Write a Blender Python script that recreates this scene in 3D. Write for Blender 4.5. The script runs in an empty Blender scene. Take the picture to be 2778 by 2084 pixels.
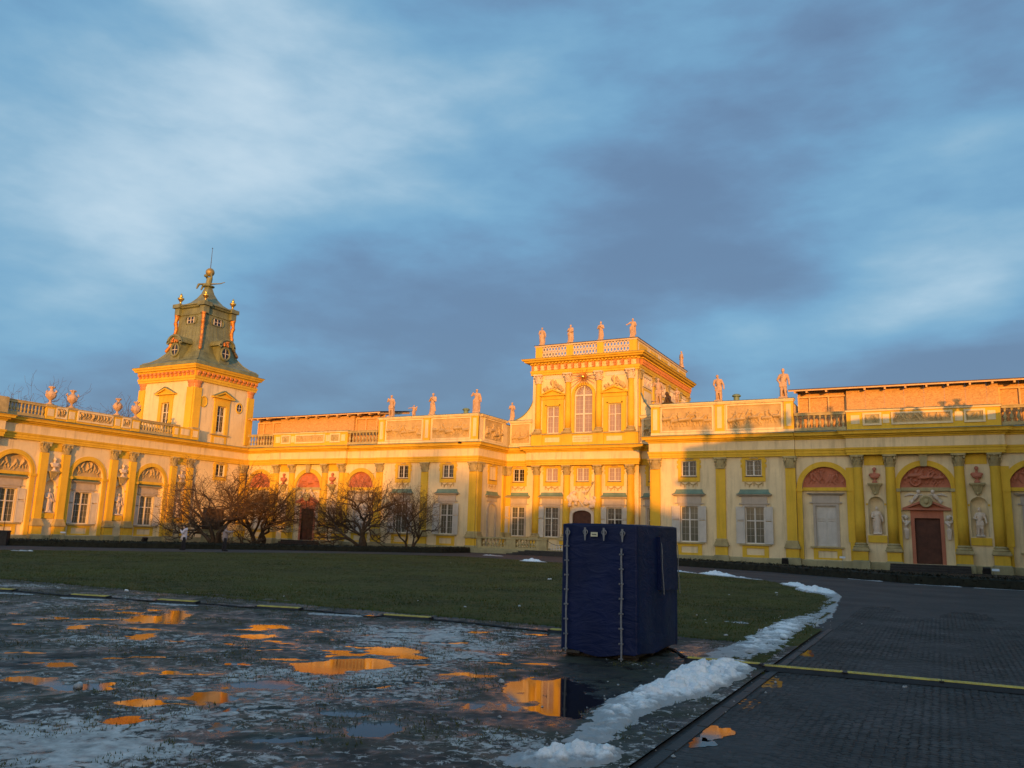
import bpy, math, random
import numpy as np
from mathutils import Vector, Matrix

random.seed(7)
R = math.radians
scene = bpy.context.scene
COL = scene.collection

# ------------------------------------------------------------------ camera
YAW, PITCH, ROLL = R(-27.684), R(10.434), R(1.683)
fw = Vector((math.sin(YAW) * math.cos(PITCH), math.cos(YAW) * math.cos(PITCH), math.sin(PITCH)))
rt = Vector((math.cos(YAW), -math.sin(YAW), 0))
up = rt.cross(fw)
r2 = rt * math.cos(ROLL) + up * math.sin(ROLL)
u2 = up * math.cos(ROLL) - rt * math.sin(ROLL)
cam = bpy.data.cameras.new('camera')
cam.sensor_width = 36
cam.lens = 2200 / 2778 * 36
cam.clip_start, cam.clip_end = 0.1, 6000
cam_o = bpy.data.objects.new('camera', cam)
COL.objects.link(cam_o)
m3 = Matrix((r2, u2, -fw)).transposed()
cam_o.matrix_world = Matrix.Translation((0, 0, 1.65)) @ m3.to_4x4()
scene.camera = cam_o

# ------------------------------------------------------------------ sun and sky
SUN_EL = R(3.4)
TANA = 0.48                       # light travels +Y by 1 and -X by TANA
sdir = Vector((-TANA, 1, 0)).normalized() * math.cos(SUN_EL)
sdir.z = -math.sin(SUN_EL)
sun = bpy.data.lights.new('sun', 'SUN')
sun.energy = 4.1
sun.angle = R(0.55)
sun.color = (1.0, 0.375, 0.04)
sun_o = bpy.data.objects.new('sun', sun)
COL.objects.link(sun_o)
sun_o.rotation_euler = sdir.to_track_quat('-Z', 'Y').to_euler()
sun_o.location = (30, -60, 40)

world = bpy.data.worlds.new('World')
scene.world = world
world.use_nodes = True
wn = world.node_tree
wn.nodes.clear()
WN = wn.nodes.new
WL = wn.links.new


def wmath(op, a, b=None, c=None):
    n = WN('ShaderNodeMath'); n.operation = op
    for i, v in enumerate((a, b, c)):
        if v is None: continue
        if isinstance(v, (int, float)): n.inputs[i].default_value = v
        else: WL(v, n.inputs[i])
    return n.outputs[0]


def wramp(fac, stops):
    n = WN('ShaderNodeValToRGB'); WL(fac, n.inputs[0])
    els = n.color_ramp.elements
    while len(els) < len(stops): els.new(0.5)
    for e, (p, c) in zip(els, stops):
        e.position = p; e.color = (*c, 1) if len(c) == 3 else c
    n.color_ramp.interpolation = 'B_SPLINE'
    return n.outputs[0]


tc = WN('ShaderNodeTexCoord')
sep = WN('ShaderNodeSeparateXYZ'); WL(tc.outputs['Generated'], sep.inputs[0])
dz = wmath('MAXIMUM', sep.outputs[2], 0.02)
den = wmath('ADD', dz, 0.12)
cxn = wmath('DIVIDE', sep.outputs[0], den)
cyn = wmath('DIVIDE', sep.outputs[1], den)
comb = WN('ShaderNodeCombineXYZ'); WL(cxn, comb.inputs[0]); WL(cyn, comb.inputs[1])
# cloud deck: long soft bands lying roughly along the palace front
mp = WN('ShaderNodeMapping'); WL(comb.outputs[0], mp.inputs[0])
mp.inputs['Rotation'].default_value = (0, 0, R(14))
mp.inputs['Location'].default_value = (3.1, 1.9, 0.4)
mp.inputs['Scale'].default_value = (0.55, 1.0, 1)


def wnoise(scale, detail, rough, vec, dist=0.0):
    n = WN('ShaderNodeTexNoise')
    n.inputs['Scale'].default_value = scale; n.inputs['Detail'].default_value = detail
    n.inputs['Roughness'].default_value = rough; n.inputs['Distortion'].default_value = dist
    WL(vec, n.inputs['Vector'])
    return n.outputs[0]


n1 = wnoise(0.55, 6, 0.50, mp.outputs[0], 0.1)
n2 = wnoise(1.3, 6, 0.52, mp.outputs[0], 0.1)
mp3 = WN('ShaderNodeMapping'); WL(tc.outputs['Generated'], mp3.inputs[0])
mp3.inputs['Scale'].default_value = (1.0, 1.0, 2.6); mp3.inputs['Rotation'].default_value = (R(9), R(9), 0)
n3 = wnoise(3.6, 7, 0.50, mp3.outputs[0], 0.0)
n4 = wnoise(9.0, 6, 0.55, mp3.outputs[0], 0.15)
cl = wmath('ADD', wmath('ADD', wmath('MULTIPLY', n1, 0.16), wmath('MULTIPLY', n2, 0.14)), wmath('ADD', wmath('MULTIPLY', n3, 0.52), wmath('MULTIPLY', n4, 0.18)))
band = WN('ShaderNodeMapRange'); band.interpolation_type = 'SMOOTHSTEP'          # a heavier bank lies low all round
WL(sep.outputs[2], band.inputs[0]); band.inputs[1].default_value = 0.10; band.inputs[2].default_value = 0.42
cl = wmath('MULTIPLY_ADD', wmath('SUBTRACT', 1.0, band.outputs[0]), -0.075, cl)
nrm = WN('ShaderNodeVectorMath'); nrm.operation = 'NORMALIZE'; WL(tc.outputs['Generated'], nrm.inputs[0])
LOBES = [(-0.651, 0.548, 0.524, 156.2, 0.11), (-0.638, 0.645, 0.421, 59.2, 0.03), (-0.537, 0.708, 0.459, 69.4, 0.05), (-0.723, 0.596, 0.349, 100.0, 0.06), (-0.783, 0.549, 0.293, 82.6, 0.08), (-0.832, 0.485, 0.268, 156.2, 0.05), (-0.593, 0.709, 0.383, 69.4, 0.05), (-0.464, 0.805, 0.369, 69.4, 0.04), (-0.316, 0.804, 0.503, 51.0, 0.02), (-0.046, 0.97, 0.24, 493.8, 0.17), (0.015, 0.968, 0.25, 493.8, 0.18), (0.071, 0.963, 0.26, 493.8, 0.17), (-0.109, 0.967, 0.229, 566.9, 0.17), (-0.176, 0.961, 0.213, 625.0, 0.18), (-0.04, 0.946, 0.321, 100.0, 0.06), (-0.063, 0.941, 0.333, 123.5, 0.035), (-0.769, 0.436, 0.468, 25.0, 0.045), (-0.346, 0.886, 0.309, 82.6, -0.07), (-0.24, 0.918, 0.317, 100.0, -0.06), (-0.454, 0.853, 0.258, 100.0, -0.06), (-0.01, 0.904, 0.428, 20.7, -0.035), (-0.196, 0.878, 0.438, 44.4, -0.03), (-0.643, 0.737, 0.208, 69.4, -0.08), (-0.554, 0.801, 0.226, 100.0, -0.07), (-0.733, 0.641, 0.227, 123.5, -0.05), (-0.822, 0.535, 0.194, 100.0, -0.03), (0.033, 0.981, 0.192, 277.8, -0.22), (-0.059, 0.982, 0.18, 277.8, -0.18), (-0.179, 0.969, 0.171, 277.8, -0.12), (0.081, 0.976, 0.202, 400.0, -0.05), (-0.141, 0.951, 0.275, 400.0, -0.06), (-0.081, 0.955, 0.286, 400.0, -0.05), (-0.795, 0.476, 0.377, 69.4, -0.04), (-0.495, 0.688, 0.531, 69.4, -0.02)]   # thicker and thinner places of the cloud deck: direction, tightness, amount
for dx_, dy_, dzz_, k_, a_ in LOBES:
    dt = WN('ShaderNodeVectorMath'); dt.operation = 'DOT_PRODUCT'; WL(nrm.outputs[0], dt.inputs[0]); dt.inputs[1].default_value = (dx_, dy_, dzz_)
    e_ = wmath('EXPONENT', wmath('MULTIPLY', wmath('SUBTRACT', dt.outputs['Value'], 1.0), k_))
    cl = wmath('MULTIPLY_ADD', e_, a_, cl)
cl = wmath('MULTIPLY_ADD', wmath('SUBTRACT', cl, 0.50), 1.12, 0.505)
cloud_col = wramp(cl, [(0.30, (0.100, 0.166, 0.280)), (0.40, (0.122, 0.226, 0.372)), (0.49, (0.135, 0.305, 0.475)),
                       (0.58, (0.190, 0.350, 0.490)), (0.68, (0.305, 0.450, 0.570)), (0.80, (0.46, 0.575, 0.66))])
# towards the setting sun the same deck is lit from below and turns warm
dsun = WN('ShaderNodeVectorMath'); dsun.operation = 'DOT_PRODUCT'; WL(nrm.outputs[0], dsun.inputs[0])
dsun.inputs[1].default_value = Vector((-sdir.x, -sdir.y, 0)).normalized()
warm = WN('ShaderNodeMapRange'); warm.interpolation_type = 'SMOOTHSTEP'
WL(dsun.outputs['Value'], warm.inputs[0]); warm.inputs[1].default_value = -0.15; warm.inputs[2].default_value = 0.95
wmix = WN('ShaderNodeMix'); wmix.data_type = 'RGBA'
WL(wmath('MULTIPLY', wmath('MULTIPLY', warm.outputs[0], 0.9), wmath('SUBTRACT', 1.0, wmath('MINIMUM', wmath('MULTIPLY', dz, 1.7), 1.0))), wmix.inputs[0]); WL(cloud_col, wmix.inputs[6]); wmix.inputs[7].default_value = (1.5, 1.02, 0.60, 1)
cloud_col = wmix.outputs[2]
nish = WN('ShaderNodeTexSky'); nish.sky_type = 'NISHITA'; nish.sun_disc = False
nish.sun_elevation = SUN_EL
nish.sun_rotation = math.atan2(TANA, -1.0)   # the sun stands behind the camera, a little to the right
nish.altitude = 100; nish.air_density = 1.0; nish.dust_density = 2.0; nish.ozone_density = 2.0
bg1 = WN('ShaderNodeBackground'); WL(nish.outputs[0], bg1.inputs[0]); WL(wmath('MULTIPLY_ADD', warm.outputs[0], 0.12, 0.03), bg1.inputs[1])   # the deck opens towards the sun, closed elsewhere
bg2 = WN('ShaderNodeBackground'); WL(cloud_col, bg2.inputs[0]); bg2.inputs[1].default_value = 0.95
adds = WN('ShaderNodeAddShader'); WL(bg1.outputs[0], adds.inputs[0]); WL(bg2.outputs[0], adds.inputs[1])
wout = WN('ShaderNodeOutputWorld'); WL(adds.outputs[0], wout.inputs[0])

scene.view_settings.view_transform = 'Standard'
scene.view_settings.look = 'None'
scene.view_settings.exposure = 0.30
scene.view_settings.gamma = 1.0
scene.view_settings.use_curve_mapping = False
scene.render.engine = 'CYCLES'
scene.cycles.max_bounces = 6


# ------------------------------------------------------------------ materials
def new_mat(name):
    m = bpy.data.materials.new(name); m.use_nodes = True
    return m, m.node_tree, m.node_tree.nodes['Principled BSDF']


def nd(nt, typ, **kw):
    n = nt.nodes.new(typ)
    for k, v in kw.items(): n.inputs[k].default_value = v
    return n


def ramp(nt, fac, stops, interp='LINEAR'):
    n = nt.nodes.new('ShaderNodeValToRGB'); nt.links.new(fac, n.inputs[0])
    els = n.color_ramp.elements
    while len(els) < len(stops): els.new(0.5)
    for e, (p, c) in zip(els, stops):
        e.position = p
        e.color = (c, c, c, 1) if isinstance(c, (int, float)) else (*c, 1)
    n.color_ramp.interpolation = interp
    return n.outputs[0]


def mixc(nt, fac, a, b, typ='MIX'):
    n = nt.nodes.new('ShaderNodeMix'); n.data_type = 'RGBA'; n.blend_type = typ
    if isinstance(fac, (int, float)): n.inputs[0].default_value = fac
    else: nt.links.new(fac, n.inputs[0])
    for i, v in ((6, a), (7, b)):
        if isinstance(v, tuple): n.inputs[i].default_value = (*v, 1)
        else: nt.links.new(v, n.inputs[i])
    return n.outputs[2]


def pos(nt):
    return nt.nodes.new('ShaderNodeNewGeometry').outputs['Position']


def noise(nt, vec, scale, detail=4, rough=0.55, dist=0.0):
    n = nd(nt, 'ShaderNodeTexNoise', Scale=scale, Detail=detail, Roughness=rough, Distortion=dist)
    nt.links.new(vec, n.inputs['Vector'])
    return n.outputs[0]


def bump(nt, b, height, strength, dist):
    n = nd(nt, 'ShaderNodeBump', Strength=strength, Distance=dist)
    nt.links.new(height, n.inputs['Height'])
    nt.links.new(n.outputs[0], b.inputs['Normal'])


def plain(name, c, rough=0.8, var=0.12, scale=1.5, bmp=0.15, bscale=25, metal=0.0, stain=0.0, spec=0.3, coat=0.0):
    """base colour with two scales of wear, weather streaks and fine relief"""
    m, nt, b = new_mat(name)
    p = pos(nt)
    n1_ = noise(nt, p, scale, 5)
    n2_ = noise(nt, p, scale * 9, 4)
    lo = tuple(max(0, x * (1 - var)) for x in c); hi = tuple(min(1, x * (1 + var)) for x in c)
    c1 = ramp(nt, n1_, [(0.3, lo), (0.7, hi)])
    c2 = mixc(nt, ramp(nt, n2_, [(0.35, 0.0), (0.75, 0.35)]), c1, tuple(x * (1 - var * 1.6) for x in c))
    if stain:
        mpn = nd(nt, 'ShaderNodeMapping'); nt.links.new(p, mpn.inputs[0])
        mpn.inputs['Scale'].default_value = (2.2, 2.2, 0.25)
        s = noise(nt, mpn.outputs[0], 1.3, 6, 0.62)
        c2 = mixc(nt, ramp(nt, s, [(0.5, 0.0), (0.72, stain)]), c2, tuple(x * 0.45 for x in c))
    nt.links.new(c2, b.inputs['Base Color'])
    b.inputs['Roughness'].default_value = rough
    b.inputs['Metallic'].default_value = metal
    b.inputs['Specular IOR Level'].default_value = spec
    b.inputs['Coat Weight'].default_value = coat
    if bmp: bump(nt, b, noise(nt, p, bscale, 4, 0.6), bmp, 0.02)
    return m


M = {}
M['cream'] = plain('cream_plaster', (0.74, 0.62, 0.38), 0.9, 0.10, 0.7, 0.15, 18, stain=0.5)
M['yellow'] = plain('yellow_plaster', (0.70, 0.455, 0.045), 0.85, 0.10, 0.8, 0.12, 18, stain=0.36)
M['stone'] = plain('grey_stone', (0.42, 0.355, 0.18), 0.88, 0.22, 2.0, 0.3, 14, stain=0.4)
M['plinth'] = plain('plinth_stone', (0.33, 0.31, 0.18), 0.88, 0.2, 1.0, 0.3, 12, stain=0.45)
M['sand'] = plain('weathered_sandstone', (0.50, 0.36, 0.25), 0.9, 0.2, 3.0, 0.35, 16, stain=0.4)
M['lightstone'] = plain('pale_stucco', (0.66, 0.56, 0.45), 0.88, 0.12, 2.0, 0.2, 18, stain=0.3)
M['surround'] = plain('grey_beige_stone', (0.46, 0.41, 0.34), 0.88, 0.12, 2.0, 0.2, 18, stain=0.3)
M['relief'] = plain('relief_stucco', (0.50, 0.375, 0.18), 0.88, 0.15, 2.0, 0.2, 20, stain=0.3)
M['red'] = plain('red_plaster', (0.46, 0.17, 0.10), 0.85, 0.12, 1.6, 0.2, 20, stain=0.25)
M['redtrim'] = plain('red_trim_paint', (0.58, 0.25, 0.09), 0.8, 0.12, 1.6, 0.2, 20)
M['copper'] = plain('green_copper', (0.15, 0.24, 0.18), 0.55, 0.22, 1.4, 0.15, 8, stain=0.4, spec=0.4)
M['roofcopper'] = plain('olive_copper_roof', (0.17, 0.20, 0.11), 0.5, 0.28, 1.1, 0.2, 6, stain=0.5, spec=0.45)
M['gold'] = plain('gilding', (0.95, 0.55, 0.13), 0.28, 0.15, 4, 0.2, 15, metal=0.9)
M['goldred'] = plain('worn_gilding', (0.52, 0.22, 0.06), 0.5, 0.35, 4, 0.4, 15, metal=0.45)
M['white'] = plain('white_window_paint', (0.62, 0.60, 0.54), 0.6, 0.08, 2, 0.08, 30)
M['shutter'] = plain('grey_white_shutter_paint', (0.56, 0.54, 0.48), 0.65, 0.1, 2, 0.1, 30, stain=0.25)
M['door'] = plain('brown_door_wood', (0.085, 0.032, 0.02), 0.6, 0.3, 3, 0.3, 20)
M['darkroof'] = plain('dark_metal_roof', (0.06, 0.06, 0.065), 0.5, 0.2, 1.2, 0.1, 8)
M['timber'] = plain('raw_timber', (0.68, 0.46, 0.24), 0.8, 0.18, 4, 0.2, 30)
M['bark'] = plain('dark_bark', (0.075, 0.052, 0.034), 0.9, 0.3, 8, 0.6, 40)
M['twig'] = plain('brown_twigs', (0.12, 0.075, 0.040), 0.85, 0.35, 6, 0.0)
M['steel'] = plain('galvanised_steel', (0.22, 0.23, 0.24), 0.45, 0.12, 20, 0.1, 60, metal=0.5)
M['strap'] = plain('grey_strap', (0.19, 0.20, 0.21), 0.55, 0.15, 15, 0.2, 80)
M['black'] = plain('black_rubber', (0.018, 0.018, 0.02), 0.6, 0.3, 8, 0.3, 60)
M['skin'] = plain('skin', (0.5, 0.3, 0.2), 0.6, 0.05, 8, 0)
M['jacket'] = plain('pale_jacket', (0.62, 0.56, 0.60), 0.8, 0.1, 8, 0.3, 20)
M['jacket2'] = plain('taupe_jacket', (0.30, 0.24, 0.23), 0.8, 0.1, 8, 0.3, 20)
M['trousers'] = plain('dark_trousers', (0.02, 0.02, 0.025), 0.85, 0.2, 8, 0.2, 30)
M['hair'] = plain('dark_hair', (0.03, 0.018, 0.012), 0.6, 0.3, 20, 0.3, 60)
M['bag'] = plain('white_bag', (0.55, 0.55, 0.55), 0.6, 0.1, 8, 0)
M['paper'] = plain('pale_label', (0.60, 0.58, 0.40), 0.6, 0.08, 20, 0)
M['ink'] = plain('dark_print', (0.03, 0.03, 0.03), 0.6, 0.05, 20, 0)
M['earth'] = plain('bare_earth', (0.045, 0.034, 0.024), 0.95, 0.3, 1.5, 0.8, 12)
M['hedge'] = plain('dark_hedge_leaves', (0.020, 0.021, 0.012), 0.8, 0.45, 5, 0)
M['pallet'] = plain('dark_wet_timber', (0.05, 0.04, 0.03), 0.7, 0.3, 6, 0.3, 30)
M['kerb'] = plain('kerb_stone', (0.030, 0.031, 0.031), 0.6, 0.3, 4, 0.4, 30)
M['farwall'] = plain('ochre_render', (0.5, 0.4, 0.25), 0.9, 0.1, 0.6, 0.1, 10)
M['tile'] = plain('roof_tiles', (0.25, 0.10, 0.06), 0.8, 0.2, 2, 0.3, 10)


def glass(name, c, rough=0.06, light=None):
    m, nt, b = new_mat(name)
    p = pos(nt)
    n_ = noise(nt, p, 0.9, 3)
    nt.links.new(ramp(nt, n_, [(0.35, c), (0.65, light or tuple(x * 1.6 for x in c))]), b.inputs['Base Color'])
    b.inputs['Roughness'].default_value = rough
    b.inputs['Specular IOR Level'].default_value = 0.5
    bump(nt, b, noise(nt, p, 1.4, 2), 0.06, 0.05)
    return m


M['glass'] = glass('dark_window_glass', (0.012, 0.012, 0.012), 0.05, (0.03, 0.027, 0.022))
M['glassblind'] = glass('window_glass_over_green_blind', (0.10, 0.10, 0.075), 0.12, (0.14, 0.135, 0.10))
M['glasspink'] = glass('window_glass_over_pale_blind', (0.30, 0.22, 0.20), 0.12, (0.36, 0.27, 0.25))


def mat_osb():
    m, nt, b = new_mat('osb_board')
    p = pos(nt)
    mp_ = nd(nt, 'ShaderNodeMapping'); nt.links.new(p, mp_.inputs[0])
    mp_.inputs['Rotation'].default_value = (0.0, 0.9, 0.0); mp_.inputs['Scale'].default_value = (9, 9, 16)
    v = nt.nodes.new('ShaderNodeTexVoronoi'); v.inputs['Scale'].default_value = 1.3
    nt.links.new(mp_.outputs[0], v.inputs['Vector'])
    sp = nt.nodes.new('ShaderNodeSeparateColor'); nt.links.new(v.outputs['Color'], sp.inputs[0])
    c = ramp(nt, sp.outputs[0], [(0.0, (0.42, 0.25, 0.10)), (0.5, (0.52, 0.32, 0.13)), (1.0, (0.62, 0.40, 0.18))])
    nt.links.new(c, b.inputs['Base Color']); b.inputs['Roughness'].default_value = 0.75
    bump(nt, b, sp.outputs[0], 0.3, 0.01)
    return m


M['osb'] = mat_osb()


def mat_snow():
    m, nt, b = new_mat('old_snow')
    p = pos(nt)
    c = ramp(nt, noise(nt, p, 5, 6, 0.65), [(0.3, (0.80, 0.85, 0.88)), (0.55, (0.94, 0.97, 0.98))])
    d = ramp(nt, noise(nt, p, 14, 6, 0.7), [(0.60, 0.0), (0.74, 0.5)])
    c = mixc(nt, d, c, (0.17, 0.16, 0.15))
    g = ramp(nt, noise(nt, p, 90, 3, 0.7), [(0.6, 0.0), (0.72, 0.7)])
    c = mixc(nt, g, c, (0.22, 0.21, 0.20))
    sz = nt.nodes.new('ShaderNodeSeparateXYZ'); nt.links.new(p, sz.inputs[0])          # thin rims are half-melted slush
    wz = nt.nodes.new('ShaderNodeMath'); wz.operation = 'MULTIPLY_ADD'
    nt.links.new(noise(nt, p, 9, 6, 0.7), wz.inputs[0]); wz.inputs[1].default_value = -0.09; nt.links.new(sz.outputs[2], wz.inputs[2])
    thin = ramp(nt, wz.outputs[0], [(0.0, 0.8), (0.035, 0.0)])
    c = mixc(nt, thin, c, (0.23, 0.245, 0.25))
    nt.links.new(c, b.inputs['Base Color'])
    b.inputs['Roughness'].default_value = 0.5
    b.inputs['Subsurface Weight'].default_value = 0.25
    b.inputs['Subsurface Radius'].default_value = (0.04, 0.05, 0.06)
    bump(nt, b, noise(nt, p, 55, 7, 0.75), 0.9, 0.025)
    return m


M['snow'] = mat_snow()



def mat_tarp():
    m, nt, b = new_mat('navy_tarpaulin')
    p = pos(nt)
    mp_ = nd(nt, 'ShaderNodeMapping'); nt.links.new(p, mp_.inputs[0])
    mp_.inputs['Rotation'].default_value = (0, 0.75, 0); mp_.inputs['Scale'].default_value = (1.0, 1.0, 2.6)
    w = noise(nt, mp_.outputs[0], 2.6, 6, 0.55, 1.2)
    c = ramp(nt, noise(nt, p, 1.5, 5), [(0.3, (0.002, 0.008, 0.040)), (0.7, (0.003, 0.012, 0.066))])
    c = mixc(nt, ramp(nt, noise(nt, mp_.outputs[0], 4, 6, 0.7), [(0.55, 0.0), (0.8, 0.25)]), c, (0.05, 0.06, 0.10))
    nt.links.new(c, b.inputs['Base Color'])
    b.inputs['Roughness'].default_value = 0.45
    b.inputs['Specular IOR Level'].default_value = 0.25
    bump(nt, b, w, 0.30, 0.05)
    return m


M['tarp'] = mat_tarp()


def mat_ramp_yellow():
    m, nt, b = new_mat('yellow_ramp_lid')
    p = pos(nt)
    c = ramp(nt, noise(nt, p, 9, 6, 0.65), [(0.35, (0.28, 0.23, 0.04)), (0.65, (0.52, 0.43, 0.06))])
    nt.links.new(c, b.inputs['Base Color']); b.inputs['Roughness'].default_value = 0.55
    bump(nt, b, noise(nt, p, 60, 3), 0.4, 0.01)
    return m


M['rampyellow'] = mat_ramp_yellow()


def mat_grass(name, blade=False):
    m, nt, b = new_mat(name)
    p = pos(nt)
    c = ramp(nt, noise(nt, p, 0.35, 6, 0.6), [(0.32, (0.026, 0.036, 0.004)), (0.68, (0.066, 0.078, 0.009))])
    c = mixc(nt, ramp(nt, noise(nt, p, 2.3, 7, 0.7), [(0.48, 0.0), (0.66, 0.9)]), c, (0.100, 0.084, 0.022))
    c = mixc(nt, ramp(nt, noise(nt, p, 1.1, 7, 0.7), [(0.60, 0.0), (0.74, 0.8)]), c, (0.020, 0.016, 0.010))
    nt.links.new(c, b.inputs['Base Color']); b.inputs['Roughness'].default_value = 0.85
    b.inputs['Specular IOR Level'].default_value = 0.2
    if not blade: bump(nt, b, noise(nt, p, 28, 6, 0.7), 0.9, 0.05)
    return m


M['grass'] = mat_grass('winter_lawn')
M['blade'] = mat_grass('grass_blades', True)


def mat_mud():
    """thawing turf: dark mud and grass with a broken film of old ice"""
    m, nt, b = new_mat('thawing_muddy_turf')
    p = pos(nt)
    sx = nt.nodes.new('ShaderNodeSeparateXYZ'); nt.links.new(p, sx.inputs[0])
    mud = ramp(nt, noise(nt, p, 3.0, 7, 0.7), [(0.3, (0.006, 0.005, 0.004)), (0.7, (0.026, 0.021, 0.015))])
    gr = ramp(nt, noise(nt, p, 22, 5, 0.7), [(0.3, (0.011, 0.012, 0.005)), (0.7, (0.038, 0.038, 0.017))])
    base = mixc(nt, ramp(nt, noise(nt, p, 1.1, 5, 0.6), [(0.42, 0.0), (0.58, 1.0)]), mud, gr)
    # ice: broad fields broken up by fine holes, none close to the lawn or to bare far-left mud
    big = noise(nt, p, 0.42, 3, 0.5, 0.4)
    fine = noise(nt, p, 7.5, 9, 0.78, 0.6)
    at = nt.nodes.new('ShaderNodeAttribute'); at.attribute_name = 'ice'
    add = nt.nodes.new('ShaderNodeMath'); add.operation = 'MULTIPLY_ADD'
    nt.links.new(big, add.inputs[0]); add.inputs[1].default_value = 0.55
    nt.links.new(fine, add.inputs[2])
    add2 = nt.nodes.new('ShaderNodeMath'); add2.operation = 'ADD'
    nt.links.new(add.outputs[0], add2.inputs[0]); nt.links.new(at.outputs['Fac'], add2.inputs[1])
    ice = ramp(nt, add2.outputs[0], [(0.83, 0.0), (0.86, 0.75), (0.93, 1.0)])
    icec = ramp(nt, noise(nt, p, 7, 6, 0.65), [(0.3, (0.22, 0.22, 0.21)), (0.7, (0.60, 0.59, 0.56))])
    c = mixc(nt, ice, base, icec)
    nt.links.new(c, b.inputs['Base Color'])
    hg = nt.nodes.new('ShaderNodeAttribute'); hg.attribute_name = 'hgt'
    wet = ramp(nt, hg.outputs['Fac'], [(0.0, 1.0), (0.004, 0.8), (0.012, 0.0)])
    c = mixc(nt, wet, c, mixc(nt, 0.75, c, (0.008, 0.008, 0.008)))
    nt.links.new(c, b.inputs['Base Color'])
    ro = ramp(nt, noise(nt, p, 2.0, 5, 0.6), [(0.35, 0.45), (0.6, 0.8)])
    nt.links.new(mixc(nt, wet, ro, (0.12, 0.12, 0.12)), b.inputs['Roughness'])
    b.inputs['Specular IOR Level'].default_value = 0.4
    h = nt.nodes.new('ShaderNodeMath'); h.operation = 'ADD'
    nt.links.new(noise(nt, p, 30, 7, 0.72), h.inputs[0]); nt.links.new(ice, h.inputs[1])
    bump(nt, b, h.outputs[0], 0.5, 0.015)
    return m


M['mud'] = mat_mud()


def mat_water():
    m, nt, b = new_mat('puddle_water')
    p = pos(nt)
    b.inputs['Base Color'].default_value = (0.006, 0.006, 0.006, 1)
    b.inputs['Roughness'].default_value = 0.05
    b.inputs['IOR'].default_value = 1.33
    b.inputs['Specular IOR Level'].default_value = 0.5
    bump(nt, b, noise(nt, p, 3.0, 2), 0.012, 0.02)
    return m


M['water'] = mat_water()


def mat_sett(name, k=1.0):
    m, nt, b = new_mat(name)
    p = pos(nt)
    oi = nt.nodes.new('ShaderNodeObjectInfo')
    v = nt.nodes.new('ShaderNodeTexWhiteNoise')
    q = nt.nodes.new('ShaderNodeVectorMath'); q.operation = 'SNAP'
    nt.links.new(p, q.inputs[0]); q.inputs[1].default_value = (0.11, 0.11, 1)
    nt.links.new(q.outputs[0], v.inputs['Vector'])
    c = ramp(nt, v.outputs['Value'], [(0.0, (0.031 * k, 0.031 * k, 0.031 * k)), (1.0, (0.061 * k, 0.061 * k, 0.061 * k))])
    c = mixc(nt, ramp(nt, noise(nt, p, 0.7, 6, 0.65), [(0.35, 0.0), (0.7, 0.6)]), c, (0.022, 0.023, 0.024))
    nt.links.new(c, b.inputs['Base Color'])
    r_ = ramp(nt, noise(nt, p, 0.9, 5), [(0.3, 0.6), (0.7, 0.92)])
    nt.links.new(r_, b.inputs['Roughness'])
    b.inputs['Specular IOR Level'].default_value = 0.25
    bump(nt, b, noise(nt, p, 60, 5, 0.7), 0.5, 0.008)
    return m


M['sett'] = mat_sett('granite_setts')


def mat_drive():
    """the same drive further off, where single setts can no longer be told apart"""
    m, nt, b = new_mat('sett_paving_far')
    p = pos(nt)
    c = ramp(nt, noise(nt, p, 7.5, 4, 0.6), [(0.3, (0.038, 0.038, 0.039)), (0.7, (0.059, 0.059, 0.060))])
    c = mixc(nt, ramp(nt, noise(nt, p, 0.4, 6, 0.65), [(0.4, 0.0), (0.7, 0.5)]), c, (0.026, 0.027, 0.028))
    nt.links.new(c, b.inputs['Base Color'])
    nt.links.new(ramp(nt, noise(nt, p, 0.5, 5), [(0.3, 0.7), (0.7, 0.95)]), b.inputs['Roughness'])
    b.inputs['Specular IOR Level'].default_value = 0.25
    v = nt.nodes.new('ShaderNodeTexVoronoi'); v.inputs['Scale'].default_value = 9
    nt.links.new(p, v.inputs['Vector'])
    bump(nt, b, v.outputs['Distance'], 0.5, 0.03)
    return m


M['drive'] = mat_drive()
M['gravel'] = plain('pale_gravel_path', (0.105, 0.10, 0.095), 0.9, 0.2, 0.6, 0.6, 30)
M['joint'] = plain('dark_joint_sand', (0.014, 0.014, 0.014), 0.7, 0.3, 4, 0.5, 60)


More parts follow.
